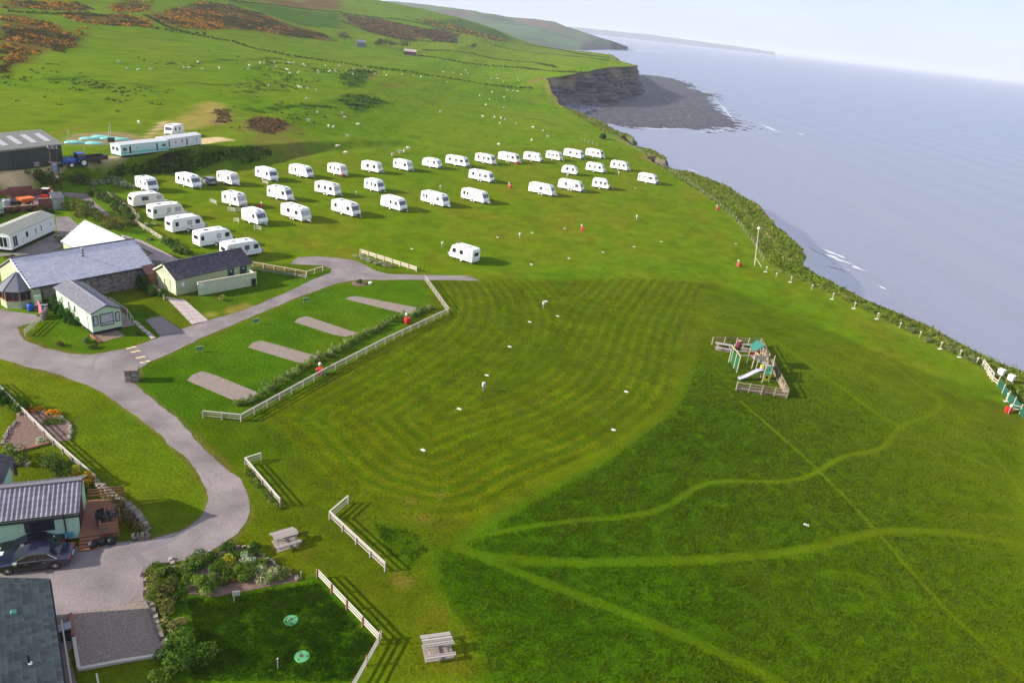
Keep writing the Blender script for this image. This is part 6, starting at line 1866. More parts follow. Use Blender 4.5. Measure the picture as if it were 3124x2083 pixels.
# ---------------------------------------------------------------- uncut grass as blades (stuff)
def tufts(name, label, poly, n, h, cols, skip=(), sk_w=.8, w=.05, seed=1, drift=0.0, edge=0.4, fade=False):
    rng = np.random.default_rng(seed)
    P2 = np.array(poly)[:, :2]
    lo, hi = P2.min(0), P2.max(0)
    xy = rng.uniform(lo, hi, (int(n * 2.2), 2))
    # thinner far away, where blades shrink below a pixel
    xy = xy[rng.uniform(0, 1, len(xy)) < np.clip(70.0 / np.maximum(xy[:, 1], 1), .35, 1)]
    xy = xy[inside(P2, xy[:, 0], xy[:, 1])]
    de, _, _ = dist_line(P2, xy[:, 0], xy[:, 1], 6.0, closed=True)
    xy = xy[de > edge * rng.uniform(0, 1, len(xy))]
    if fade:  # grazed shorter towards the cliff path and the play area
        xy = xy[rng.uniform(0, 1, len(xy)) < (1 - .9 * smooth((xy[:, 0] - 28) / 24)) * (1 - .85 * smooth((xy[:, 1] - 76) / 18))]
    for t_, sw_ in skip:
        d, _, _ = dist_line(t_, xy[:, 0], xy[:, 1], 3.0)
        xy = xy[d > sw_ * rng.uniform(.6, 1.1, len(xy))]
    xy = xy[inside(LAND, xy[:, 0], xy[:, 1])][:n]
    k = len(xy)
    z = ground(xy[:, 0], xy[:, 1])
    g = fbm(xy[:, 0], xy[:, 1], .7, seed + 80, 3)
    g2 = fbm(xy[:, 0], xy[:, 1], 9, seed + 81, 3)
    hh = h * np.clip(.75 + .65 * g + .12 * g2 + rng.uniform(-.25, .35, k), .15, 1.9)
    a = rng.uniform(0, 2 * math.pi, k)
    lean = rng.normal(0, .8, (k, 2)) * hh[:, None]
    ww = w * rng.uniform(.7, 1.5, k) * np.interp(xy[:, 1], [40, 150], [1, 2.6])
    dx, dy = np.cos(a) * ww, np.sin(a) * ww
    p0 = np.c_[xy[:, 0] - dx, xy[:, 1] - dy, z - .01]
    p1 = np.c_[xy[:, 0] + dx, xy[:, 1] + dy, z - .01]
    p2 = np.c_[xy[:, 0] + lean[:, 0], xy[:, 1] + lean[:, 1], z + hh]
    v = np.stack([p0, p1, p2], 1).reshape(-1, 3)
    cols = np.array(cols)
    t = np.clip(.42 + .5 * g2 + .35 * g + drift * smooth((xy[:, 0] - 4) / 40) + rng.normal(0, .25, k), 0, .999) * (len(cols) - 1)
    i = t.astype(int)
    fr = (t - i)[:, None]
    c = cols[i] * (1 - fr) + cols[np.minimum(i + 1, len(cols) - 1)] * fr
    c = c * rng.uniform(.45, 1.55, k)[:, None]
    return tag(npmesh(name, v, np.arange(3 * k).reshape(-1, 3), leafmat('grass_blades', .45), None, np.clip(c, 0, 1)), label, 'grass', kind='stuff')


SK = list(zip(TRAILS[:7], (.42, .68, .58, .36, .25, .2, .2)))
tufts('long_grass', 'uncut dark green grass over the near meadow', ROUGH, 320000, .13, [(.030, .092, .001), (.048, .114, .0012), (.070, .128, .002), (.096, .138, .004)], SK, w=.035, seed=3, drift=.6, edge=.9, fade=True)
tufts('long_grass', 'uncut grass patch beside the fence corner', ROUGH2, 2500, .10, [(.030, .090, .002), (.05, .11, .003)], SK, w=.035, seed=4)
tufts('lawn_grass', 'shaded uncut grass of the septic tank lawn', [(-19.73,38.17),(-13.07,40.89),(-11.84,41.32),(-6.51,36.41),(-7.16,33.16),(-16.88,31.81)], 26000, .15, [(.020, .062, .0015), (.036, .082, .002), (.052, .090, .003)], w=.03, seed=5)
tufts('cliff_grass', 'tawny tussocks along the cliff edge', STRIP, 90000, .5, [(.065, .120, .008), (.095, .150, .014), (.14, .17, .028), (.20, .20, .06)], w=.09, seed=6)
tufts('bank_grass', 'rank grass on the farm bank', [(-86.78,142.55),(-84.05,153.91),(-75.13,160.81),(-68.82,177.17),(-65.13,191.29),(-71.14,183.57),(-76.36,173.16),(-80.93,163.43),(-86.09,153.03)], 16000, .5, [(.032, .085, .004), (.05, .10, .006), (.08, .09, .02)], w=.12, seed=7)
tufts('field_grass', 'short cropped grass speckled over the mown meadow and lanes', [(-25.15,62.28),(-9.12,96.97),(-14.04,108.36),(32.81,124.62),(21.42,85.57),(18.78,75.57),(-0.76,51.41),(-3.94,42.89),(-0.66,37.5),(1.45,34.33),(-5.52,33.36),(-5.99,37.09),(-11.02,41.72),(-17.09,44.55),(-19.68,47.87),(-15.22,51.74)], 120000, .06, [(.045, .075, .003), (.07, .095, .005), (.10, .11, .012)], w=.035, seed=8)

# ---------------------------------------------------------------- sheep
FLEECE = mat('fleece', (.52, .48, .38), .95, .12, 6, .6, 20)


def sheep_mesh(head_down):
    m = MB()

    def ring(x, z, ry, rz, n=10):
        return [(x, ry * math.cos(2 * math.pi * i / n), z + rz * math.sin(2 * math.pi * i / n)) for i in range(n)]
    hz_ = .42 if head_down else .98
    rings = [ring(-.58, .66, .05, .06), ring(-.52, .66, .20, .20), ring(-.30, .66, .27, .27), ring(0, .64, .30, .29), ring(.30, .66, .27, .26), ring(.46, .72 if not head_down else .62, .19, .20), ring(.60, (.72 + hz_) / 2, .12, .13), ring(.70, hz_, .10, .11), ring(.84, hz_ - .04, .07, .08), ring(.92, hz_ - .07, .045, .05)]
    m.loft(rings)
    for x in (-.36, .32):
        for y in (-.14, .14):
            m.tube((x, y, .52), (x + .02, y, .0), .075, .045, 6)
    m.tube((.70, -.08, hz_ + .07), (.66, -.19, hz_ + .05), .035, .015, 5)
    m.tube((.70, .08, hz_ + .07), (.66, .19, hz_ + .05), .035, .015, 5)
    m.tube((-.56, 0, .68), (-.64, 0, .42), .05, .03, 5)
    return m.mesh('sheep', FLEECE, True)


SHM = [sheep_mesh(True), sheep_mesh(False)]
for k_, (x, y) in enumerate([(-163.09,298.33),(-151.2,281.84),(-147.44,282.54),(-145.64,287.79),(-141.62,306.59),(-140.18,308.03),(-148.04,334.02),(-135.68,310.02),(-134.34,323.18),(-132.4,351.83),(-126.79,336.26),(-134.27,370.47),(-132.98,372.72),(-131.45,382.16),(-124.17,363.27),(-117.79,358.38),(-116.46,357.17),(-111.65,344.76),(-127.36,391.69),(-125.33,390.41),(-125.89,395.62),(-120.51,393.78),(-117.38,386.64),(-109.87,350.32),(-110.85,355.57),(-111.94,402.84),(-107.66,374.29),(-104.35,363.73),(-102.84,375.71),(-103.39,380.87),(-102.55,386.03),(-100.18,379.57),(-102.16,290.04),(-94.01,300.5),(-92.58,298.99),(-90.06,299.66),(-86.51,298.81),(-81.37,269.49),(-71.06,246.91),(-69.55,232.33),(-63.07,230.97),(-61.62,231.23),(-54.98,210.81),(-101.9,193.03),(-107.12,412.45)] + [(-98.46,393.4),(-98.35,407.19),(-92.46,382.41),(-96.83,427.59),(-90.1,413.08),(-85.34,399.34),(-83.4,412.88),(-79.55,400.34),(-74.3,415.6),(-69.24,422.72),(-65.53,424.87),(-50.9,424.42),(-52.97,541.56),(-51.37,498.85),(-49.95,527.04),(-30.99,479.58),(-31.13,535.21),(-27.61,489.9),(-22.45,462.7),(-14.51,483.43),(-25.85,418.41),(-30.88,397.94),(-25.14,392.08),(-25.12,366.54),(-18.74,410),(-18.36,433.88),(-15.15,435.05),(-12.75,434.6),(-16.43,366.67),(-13.58,472.9),(-39.48,311.42),(-22.78,319.91),(-18.09,323.88),(-15.27,323.43),(-13.34,320.67),(-14.77,306.9),(-8.38,311.37),(-1.27,305.64),(2.74,299.37),(4.69,283.73),(-1.12,269.71),(-11.75,251.2),(-65.5,256.68),(-63.06,250.59),(-57.2,244.66),(-55.2,223.12),(-51.18,205.06),(-39.21,210.23),(-38.17,216.14),(-37.33,217.81),(-37.17,223.69),(-57.22,504.94),(-62.34,493.35)]):
    o = link('sheep', SHM[k_ % 3 == 0], None, (x, y, gz(x, y)), (0, 0, random.uniform(0, 6.28)), (1.0,) * 3)
    if (math.hypot(x, y)) > 250:
        o.scale = (.95,) * 3
    tag(o, 'white sheep grazing on the green field beyond the caravans', 'sheep', 'flock of sheep on the hillside')

# ---------------------------------------------------------------- things on the grass
MARK = mat('marker_white', (.66, .64, .58), .6, .06, 5)
for x, y in [(4.43,105.41),(6.11,99.72),(2.15,96.22),(-0.23,86.87),(-2.48,77.83),(-4.75,69.03),(-7.22,60.22),(13.91,77.69),(11.64,68.31),(1.84,123.09),(8.54,129.56),(15.16,136.17),(21.8,142.63),(28.11,149.04),(1.57,144.43),(-5.04,138.15),(-19.23,124.38)] + [(28.8,203.84),(8.19,150.79),(1.51,144.54)] + [(27.78,55.15),(44.8,154.45),(1.79,123.31)]:
    s_ = thing('pitch_slab', 'small white concrete slab set in the mown grass', 'slab', (x, y, 0), rad(-20) + random.uniform(-.3, .3), 'pitch marker slabs in the grass')
    MB().loft([[(-.23, -.15, -.02), (.23, -.15, -.02), (.23, .15, -.02), (-.23, .15, -.02)], [(-.23, -.15, .04), (.23, -.15, .04), (.23, .15, .04), (-.23, .15, .04)], [(-.20, -.12, .055), (.20, -.12, .055), (.20, .12, .055), (-.20, .12, .055)]]).build('slab', MARK, s_)
for (x, y), l_ in zip([(4.01,102.26),(-2.57,73.75),(-14.25,127.26),(-0.81,139.33)] + [(24.9,166.22),(25.67,221.18),(10.09,207.89)] + [(-20.88,173.95)] + [(-37.08,158)] + [(24.92,166.2)], ('white service bollard near the meadow stripes top', 'tall white service bollard in the middle of the meadow', 'white service bollard left of the lone caravan', 'white service bollard right of the lone caravan', 'white service bollard below the last front row caravan', 'white service bollard beside the middle row near the cliff', 'white service bollard behind the old middle row caravan', 'white service bollard between front and middle rows', 'white service bollard between two middle row caravans', 'white service bollard on the open field')):
    r_ = thing('service_bollard', l_, 'bollard', (x, y, 0), .4, 'electric hook-up bollards on the field')
    MB().box(-.07, .07, -.05, .05, -.05, .75).build('post', STEEL, r_)
    MB().loft([[(-.16, -.13, .62), (.16, -.13, .62), (.16, .13, .62), (-.16, .13, .62)], [(-.16, -.13, 1.0), (.16, -.13, 1.0), (.16, .13, 1.0), (-.16, .13, 1.0)], [(-.12, -.08, 1.12), (.12, -.08, 1.12), (.12, .08, 1.12), (-.12, .08, 1.12)]]).build('head', MARK, r_)
    piece('socket_cover', STRIPE, r_, (0, -.14, .8), (.2, .03, .2))
for k_, (x, y) in enumerate([(46.16,135.77),(47.03,132.31),(49.34,130.85),(51.9,127.04),(54.39,123.44),(56.72,119.58),(58.87,115.38),(60.87,111.61),(62.59,108.41),(64.04,104.71),(65.65,102.17),(66.82,99.74),(64.42,88)]):
    r_ = thing('marker_post', 'small white topped marker post, ' + ORD[k_] + ' along the cliff path from the mast', 'marker post', (x, y, 0), 0, 'white topped posts along the cliff path')
    MB().box(-.035, .035, -.035, .035, -.05, .8).build('post', TIMBER, r_)
    MB().tube((0, -.05, .88), (0, .03, .88), .14, .14, 14).build('disc', MARK, r_)
    if k_ not in (1, 3, 7, 8, 11):
        b_ = thing('pitch_slab', 'white slab at the foot of marker post, ' + ORD[k_] + ' from the mast', 'slab', (x - .25, y - .5, 0), .3, 'slabs under the cliff marker posts')
        MB().loft([[(-.32, -.18, -.02), (.32, -.18, -.02), (.32, .18, -.02), (-.32, .18, -.02)], [(-.32, -.18, .06), (.32, -.18, .06), (.32, .18, .06), (-.32, .18, .06)], [(-.29, -.15, .075), (.29, -.15, .075), (.29, .15, .075), (-.29, .15, .075)]]).build('slab', MARK, b_)
FIRE = [(-20.85,73.29)] + [(-14.12,90.78)] + [(11.94,150.7),(47.8,187.02),(41.3,137.03),(-4.91,185.76),(62.37,84.1),(-44.63,175.22),(-4.6,219.65),(-51.38,139.76)]
for k_, ((x, y), l_) in enumerate(zip(FIRE, ('red fire point bin with white top inside the pitch lawn fence', 'red fire point bin with white tap at the hedge end', 'red fire point bin alone in the open field', 'red fire point bin beside the cliff fence', 'red fire point bin at the foot of the mast', 'red fire point bin right of the middle row caravan', 'red fire point bin with rails at the far right', 'red fire point bin at a back row caravan nose', 'red fire point bin beside the twelfth back row caravan', 'red fire point bin behind the first front row caravan'))):
    r_ = thing('fire_point', l_, 'fire point', (x, y, 0), rad(20 + 25 * k_), 'red fire points round the site')
    MB().loft([[(-.30, -.25, .0), (.30, -.25, .0), (.30, .25, .0), (-.30, .25, .0)], [(-.36, -.30, .55), (.36, -.30, .55), (.36, .30, .55), (-.36, .30, .55)], [(-.34, -.27, .72), (.34, -.27, .72), (.30, .15, .85), (-.30, .15, .85)]]).build('bin', RED, r_)
    MB().tube((.05, .36, 0), (.05, .36, 1.15), .05).build('tap_post', STEEL, r_)
    MB().lathe([(.15, .0), (.17, .06), (.16, .24), (.08, .30)], 10, (.05, .36, 1.0)).build('bell', MARK, r_)
tp = thing('lamp_mast', 'tall pale mast with a stay beside the cliff fence', 'mast', (*[(44.8,138.95)][0], 0))
tp.rotation_euler = (0, rad(-7), 0)
MB().tube((0, 0, -.2), (0, 0, 7.2), .10, .07, 8).build('pole', TIMBER, tp)
MB().lathe([(.10, 0), (.28, .12), (.28, .4), (.1, .5)], 10, (0, 0, 7.1)).build('lamp_head', MARK, tp)
MB().beam((.05, -.05, 1.6), (1.1, -1.0, 0), .09, .09).build('stay', TIMBER, tp)

# picnic tables: every plank on its own
PLANK = tile_mat('weathered_plank', (.22, .185, .165), (.40, .345, .315), .9, .15)


def picnic(label, x, y, rz, L=2.3, group='picnic tables', pad=True):
    r = thing('picnic_table', label, 'picnic table', (x, y, 0), rz, group)
    for k in range(4):
        piece('top_plank', PLANK, r, (random.uniform(-.04, .04), -.27 + k * .18, .76), (L, .14, .05))
    for s_ in (-1, 1):
        for k in range(2):
            piece('seat_plank', PLANK, r, (random.uniform(-.03, .03), s_ * (.78 + k * .16), .46), (L, .13, .05))
        for e in (-1, 1):
            beam('leg', PLANK, r, (e * L * .36, s_ * .62, .0), (e * L * .36, s_ * .22, .74), .10, .06)
    for e in (-1, 1):
        piece('cross_beam', PLANK, r, (e * L * .36 + .06, 0, .42), (.06, 1.6, .1))
        piece('top_batten', PLANK, r, (e * L * .36 + .06, 0, .71), (.06, .85, .05))
    if pad:
        p = thing('table_base', 'worn paving base under the ' + label, 'paving', (x, y, 0), rz)
        for i in range(4):
            for j in range(3):
                piece('paving_slab', mat('worn_slab', (.22, .18, .145), .95, .2, 3, .3, 16, col2=(.31, .26, .22)), p, (-L * .36 + i * L * .24, -.62 + j * .5, .0), (L * .235, .48, .07 + random.uniform(0, .02)))
    return r


picnic('weathered picnic table above the triangular bed', -15.41, 45.10, rad(37), 1.85)
picnic('weathered picnic table in the bottom meadow corner', -2.55, 36.36, rad(18.7), 2.0)

# septic tank covers
for (x, y), l_ in zip([(-12.56,37.47),(-10.93,34.63)], ('round green tank cover nearer the flower bed', 'round green tank cover nearer the bottom fence')):
    r_ = thing('tank_cover', l_, 'tank cover', (x, y, 0), random.uniform(0, 3), 'green septic tank covers')
    MB().lathe([(.48, -.02), (.48, .04), (.45, .06), (.12, .065)], 24).build('lid', mat('green_lid', (.08, .30, .12), .6, .15, 6), r_)
    for k_ in range(3):
        a_ = k_ * 2 * math.pi / 3
        MB().lathe([(.05, .055), (.05, .08), (.02, .085)], 8, (.33 * math.cos(a_), .33 * math.sin(a_), 0)).build('bolt', BLACKP, r_)
    MB().lathe([(.14, .06), (.14, .085), (.1, .09)], 10, (.06, .05, 0)).build('cap', mat('dark_cap', (.10, .06, .03), .8), r_)
for (x, y), h_, l_ in zip([(-16.78,38.5),(-13.1,41.41),(-12.11,33.52)], (.75, .6, .8), ('small grey notice on a post at the bed edge', 'short white post by the three rail fence', 'thin crooked post on the shaded lawn')):
    r_ = thing('sign_post', l_, 'post', (x, y, 0), .3)
    piece('post', TIMBER, r_, (0, 0, h_ / 2), (.07, .07, h_))
    piece('board' if h_ == .75 else 'cap', mat('grey_board', (.45, .42, .40), .7), r_, (.16 if h_ == .75 else 0, 0, h_ + .02), (.5, .04, .38) if h_ == .75 else (.10, .10, .05))
for (x, y), l_ in zip([(-35.24,75.45),(-32.25,85.01),(-28.67,94.03)], ('green pitch sign board nearest the junction', 'green pitch sign board, middle of the road edge', 'green pitch sign board farthest along the road')):
    r_ = thing('pitch_sign', l_, 'sign', (x, y, 0), rad(35), 'green pitch boards along the road')
    for sx in (-.3, .3):
        piece('post', TIMBER, r_, (sx, 0, .3), (.06, .06, .62))
    piece('board', mat('sign_green', (.07, .22, .12), .6), r_, (0, -.05, .45), (.75, .04, .45))
    piece('frame', TIMBER, r_, (0, -.05, .69), (.80, .06, .05))

# stone pillar at the junction and the stone edgings: stone by stone
PST = tile_mat('wall_stone', (.15, .125, .10), (.32, .27, .225), .95, .15)
STM = [MB().hexa([(-.5, -.5, -.5), (.5, -.5, -.5), (.5, .5, -.5), (-.5, .5, -.5), (-.42, -.40, .5), (.40, -.42, .5), (.42, .40, .46), (-.40, .42, .5)]).mesh('stone_a', PST), MB().hexa([(-.48, -.5, -.5), (.5, -.46, -.5), (.46, .5, -.5), (-.5, .48, -.5), (-.36, -.44, .44), (.44, -.36, .5), (.38, .42, .5), (-.44, .36, .42)]).mesh('stone_b', PST)]


def stones(root, line, z0, courses, size, wid, jit=.15):
    o = root.location
    for c_ in range(courses):
        pts = densify(line, lambda y: size * random.uniform(.8, 1.2))
        for i, (p, q) in enumerate(zip(pts[:-1], pts[1:])):
            d = Vector((q[0] - p[0], q[1] - p[1]))
            t = .5 * (c_ % 2)
            x, y = p[0] + d.x * (.5 + t * .8), p[1] + d.y * (.5 + t * .8)
            s = size * random.uniform(.75, 1.1)
            s *= random.choice((.75, 1.0, 1.0, 1.3))
            link('stone', STM[(i + c_) % 2], root, (x - o.x + random.gauss(0, jit * .3), y - o.y + random.gauss(0, jit * .3), z0 + c_ * size * .55 + size * .28), (random.gauss(0, .14), random.gauss(0, .14), math.atan2(d.y, d.x) + random.gauss(0, .35)), (s, wid * random.uniform(.8, 1.15), size * .62 * random.uniform(.85, 1.15)))


px_, py_ = [(-38.65,67.23)][0]
pil = thing('stone_pillar', 'squat square stone pillar at the road junction', 'pillar', (px_, py_, 0), rad(20))
for c_ in range(5):
    for i in range(4):
        a_ = i * math.pi / 2 + (c_ % 2) * .0
        for s_ in (-.28, .28):
            link('stone', STM[(i + c_) % 2], pil, (math.cos(a_) * .45 - math.sin(a_) * s_, math.sin(a_) * .45 + math.cos(a_) * s_, .12 + c_ * .25), (0, 0, a_), (.34 * random.uniform(.9, 1.1), .56, .25))
MB().box(-.45, .45, -.45, .45, 0, 1.22).build('core', MATS['mortar'], pil)
piece('capstone', PST, pil, (0, 0, 1.34), (1.3, 1.3, .14))
for l_, ln, cs_, sz_, wd_ in (('stone retaining wall between the lawn and bungalow deck', [(-32.43,49.45),(-30.86,48.33),(-28.68,47.09),(-27,45.81),(-25.77,44.6)], 4, .27, .5), ('stone wall end beside the rubbish sacks', [(-26.43,43.54),(-25.3,43.99)], 3, .27, .4), ('pale kerb stones along the gravel bay hedge', [(-22.93,41.54),(-23.93,40.83),(-23.54,39.69),(-22.65,38.26),(-22.1,37.66),(-21.22,36.47),(-20.14,35.12),(-19.3,34.04),(-18.66,33.21)], 1, .62, .34), ('stone edging round the triangular bed top', [(-22.78,42.12),(-22.02,40.84)], 1, .4, .35), ('stone edging along the road side of the bed', [(-21.79,41.81),(-20.67,42.64),(-20.09,43.31),(-19.38,43.69),(-17.95,43.94)], 1, .45, .25), ('stone edging down the right side of the bed', [(-17.92,43.86),(-16.64,43.34),(-15.23,42.37),(-13.17,41.22)], 1, .45, .22), ('stone rim of the brown flower bed', [(-44.71,58.04),(-44.6,59.33)] + [(-42.86,59.18),(-40.97,58.77),(-39.72,57.83),(-38.81,56.7),(-38.14,55.19)], 1, .38, .3), ('low stone edge of the little garden lawn', [(-40.84,49.88),(-40.26,50.43),(-39.31,51.03),(-38.72,50.86)], 2, .36, .32), ('low stone rim left of the brown bed', [(-42.71,53.32),(-43.51,54.88),(-44.08,57.09)], 1, .4, .3)):
    r_ = thing('stone_edging', l_, 'stone wall', (ln[0][0], ln[0][1], 0))
    stones(r_, ln, -.04, cs_, sz_, wd_)
for l_, ln in (('pale timber edge along the bottom of the gravel bay', [(-23.49,31.77),(-21.36,32.69),(-19.04,33.59)]), ('pale timber edge down the left of the gravel bay', [(-25.07,33.99),(-23.5,31.85)]), ('orange timber edge at the top of the gravel bay', [(-26.38,35.86),(-25.23,34.11)]), ('timber edge of the brown flower bed', [(-41.43,52.18),(-40.22,53.38),(-39.13,54.59)]), ('timber edge of the brown paved base', [(-48.22,76.36),(-46.26,74.81)])):
    r_ = thing('timber_edging', l_, 'edging', (ln[0][0], ln[0][1], 0))
    for a_, b_ in zip(ln[:-1], ln[1:]):
        o = r_.location
        beam('sleeper', WTIMB if 'pale' in l_ else BTIMB, r_, (a_[0] - o.x, a_[1] - o.y, .09), (b_[0] - o.x, b_[1] - o.y, .09), .2, .2)

# road paint and dark tarmac patches
sheet('road_patch', [(-41.5,74.39),(-41.21,77.33),(-39.79,80.53),(-38.35,79.27),(-37.21,78.28),(-38.4,74.28),(-41.05,74.64)], mat('newer_tarmac', (.165, .145, .15), .9, .12, .6, .4, 22, coord='World'), .026, 'darker tarmac patch across the site road')
sheet('road_patch', [(-26.1,42.19),(-25.45,42.79),(-23.79,44.26),(-23.03,45.27),(-23.49,43.64),(-24.39,42.81),(-25.28,42.25),(-23.82,41.23),(-23.89,40.53),(-25.1,41.48)], MATS['newer_tarmac'], .026, 'darker tarmac patch outside the bungalow')
YP = mat('yellow_paint', (.72, .60, .26), .8, .1, 9)
for k_, (x, y) in enumerate([(-42.73,74.29),(-42.42,74.74),(-41.82,73.49),(-41.49,73.9),(-40.62,72.29),(-40.29,72.65),(-39.67,71.28),(-39.31,71.76)]):
    r_ = link('hump_mark', MB().prism([(-.30, -.10), (.30, -.10), (.12, .14), (-.2, .14)], .026, .034).mesh('hump_mark', YP), None, (x, y, 0), (0, 0, rad(25)))
    tag(r_, 'yellow painted hump mark on the site road', 'road marking', 'yellow road hump marks', 'structure')


# ---------------------------------------------------------------- vehicles
def car(label, xy, rz, paint, L=5.0, W=1.88, H=1.44, suv=False, chrome=True, cat='car'):
    r = thing('parked_car', label, cat, (xy[0], xy[1], gz(*xy)), rz)
    k = L / 5.0
    hb = H * (.60 if not suv else .58)

    def ring(y, pr, s=0.0):
        return [(x * (1 - s), y, z if z < .4 else z - s * .5) for x, z in pr]
    low = [(-2.45 * k, .42), (-2.5 * k, .62), (-2.46 * k, hb * .98), (-2.2 * k, hb * 1.08), (-1.2 * k, hb * 1.10), (.9 * k, hb * 1.06), (2.0 * k, hb * .92), (2.42 * k, hb * .74), (2.5 * k, .55), (2.42 * k, .30), (1.9 * k, .22), (-1.9 * k, .22)]
    hw = W / 2
    MB().loft([ring(-hw, low, .04), ring(-hw + .07, low, .012), ring(-hw + .2, low), ring(hw - .2, low), ring(hw - .07, low, .012), ring(hw, low, .04)]).build('body', paint, r, smooth=False)
    rb, rf_ = (-1.75, -.95) if not suv else (-2.3, -1.9)
    cab = [(rb * k, hb * 1.06), (rf_ * k, H * .97), (-.35 * k, H), (.25 * k, H * .97), (1.28 * k, hb * 1.02)]
    tw = hw * .70
    gl = MB()
    gl.loft([[(x, -(hw * .90 if z < hb * 1.1 else tw), z) for x, z in cab], [(x, (hw * .90 if z < hb * 1.1 else tw), z) for x, z in cab]])
    gl.build('windows', GLASSD, r)
    rp_ = [(rf_ * k - .15, H * .945), (rf_ * k, H * .975), (-.35 * k, H + .012), (.25 * k, H * .978), (.36 * k, H * .945)]
    MB().loft([[(x, -tw - .02, z) for x, z in rp_], [(x, tw + .02, z) for x, z in rp_]]).build('roof', paint, r)
    for s_ in (-1, 1):
        beam('pillar', paint, r, (-.30 * k, s_ * (hw * .90), hb * 1.06), (-.33 * k, s_ * (tw + .01), H * .97), .10, .03)
        if chrome:
            tr2 = [(rb * k + .1, hb * 1.09), (rf_ * k, H * .955), (-.35 * k, H * .985), (.25 * k, H * .955), (1.2 * k, hb * 1.06)]
            for a_, b_ in zip(tr2[:-1], tr2[1:]):
                ya = s_ * ((hw * .905) if a_[1] < hb * 1.1 else tw + .012)
                yb = s_ * ((hw * .905) if b_[1] < hb * 1.1 else tw + .012)
                beam('chrome_trim', MATS['chrome'], r, (a_[0], ya, a_[1]), (b_[0], yb, b_[1]), .03, .035)
            beam('chrome_trim', MATS['chrome'], r, (rb * k + .1, s_ * hw * .91, hb * 1.09), (1.2 * k, s_ * hw * .91, hb * 1.06), .03, .03)
        piece('mirror', MATS['chrome'] if chrome else paint, r, (.95 * k, s_ * (hw + .05), hb * 1.12), (.22, .2, .14))
        piece('headlight', mat('headlight', (.75, .78, .82), .15, spec=.8), r, (2.28 * k, s_ * hw * .68, hb * .80), (.35, .42, .13))
        piece('tail_light', mat('tail_red', (.16, .006, .012), .3), r, (-2.43 * k, s_ * hw * .74, hb * .94), (.12, .36, .11))
        for x_ in (.55, -.55):
            piece('door_handle', STEEL, r, (x_ * k - .25, s_ * (hw - .01), hb * .92), (.2, .04, .035))
        for x_ in (1.5, -1.5):
            w_ = MB().tube((0, -.11, 0), (0, .11, 0), .34, n=18).build('wheel', RUBBER, r)
            w_.location = (x_ * k, s_ * (hw - .10), .34)
            rm = MB().tube((0, -.12, 0), (0, .12, 0), .08, n=10)
            for q in range(7):
                a_ = q * 2 * math.pi / 7
                for yy in (-.118, .118):
                    rm.beam((.05 * math.cos(a_), yy, .05 * math.sin(a_)), (.25 * math.cos(a_), yy, .25 * math.sin(a_)), .05, .02)
            rm.build('rim', MATS['chrome'], w_)
    piece('number_plate', MARK, r, (-2.5 * k, 0, .62), (.03, .5, .11))
    piece('grille', BLACKP, r, (2.46 * k, 0, .55), (.08, .9, .2))
    return r


mat('chrome', (.75, .75, .78), .15, .05, 2, metal=.9)
NAVY = mat('navy_paint', (.005, .006, .024), .25, .1, 2, spec=.6, coat=.6)
w1, w2 = [(-32.27,38.76),(-29.81,39.69)]
ang = math.atan2(w1[1] - w2[1], w1[0] - w2[0])
u_ = Vector((math.cos(ang), math.sin(ang)))
n_ = Vector((u_.y, -u_.x))  # away from the lens
mid_ = (Vector(w1) + Vector(w2)) / 2 + n_ * .83
car('dark navy saloon with bright window trim outside the bungalow', (mid_.x, mid_.y), ang, NAVY, 4.75, 1.85, 1.30)
m2 = mid_ + n_ * 1.88 + u_ * .55
car('black car parked close to the bungalow wall behind the saloon', (m2.x, m2.y), ang + .03, mat('black_paint', (.010, .010, .012), .25, spec=.6, coat=.5), 4.3, 1.8, 1.14, chrome=False)
car('grey estate car parked between the second and third caravans', [(-67.58,154.3)][0], rad(140), mat('grey_paint', (.16, .17, .20), .3, spec=.6, coat=.4), 4.4, 1.8, 1.6, True, False)
# blue tractor with trailer in the yard
tx, ty = [(-89.06,143.46)][0]
TRC = thing('farm_tractor', 'blue farm tractor parked beside the green shed', 'tractor', (tx, ty, gz(tx, ty)), rad(60 + 180))
BLU = mat('tractor_blue', (.020, .085, .42), .4, .1, 3, spec=.5)
MB().loft([[(x, -.38, z) for x, z in ((-.2, .75), (1.9, .75), (2.0, 1.25), (1.7, 1.5), (-.2, 1.6))], [(x, .38, z) for x, z in ((-.2, .75), (1.9, .75), (2.0, 1.25), (1.7, 1.5), (-.2, 1.6))]]).build('bonnet', BLU, TRC)
MB().loft([[(x, y, 1.3) for x, y in ((-1.5, -.75), (-.1, -.75), (-.1, .75), (-1.5, .75))], [(x, y, 2.5) for x, y in ((-1.35, -.68), (-.3, -.68), (-.3, .68), (-1.35, .68))]]).build('cab', GLASSD, TRC)
MB().box(-1.6, -.15, -.85, .85, 2.5, 2.68).build('cab_roof', BLU, TRC)
for x_, y_ in ((-1.42, -.7), (-.2, -.7), (-1.42, .7), (-.2, .7)):
    beam('cab_post', BLU, TRC, (x_, y_, 1.2), (x_ + .05, y_ * .95, 2.5), .08, .08)
MB().box(-1.6, .2, -.5, .5, .6, 1.3).build('chassis', BLACKP, TRC)
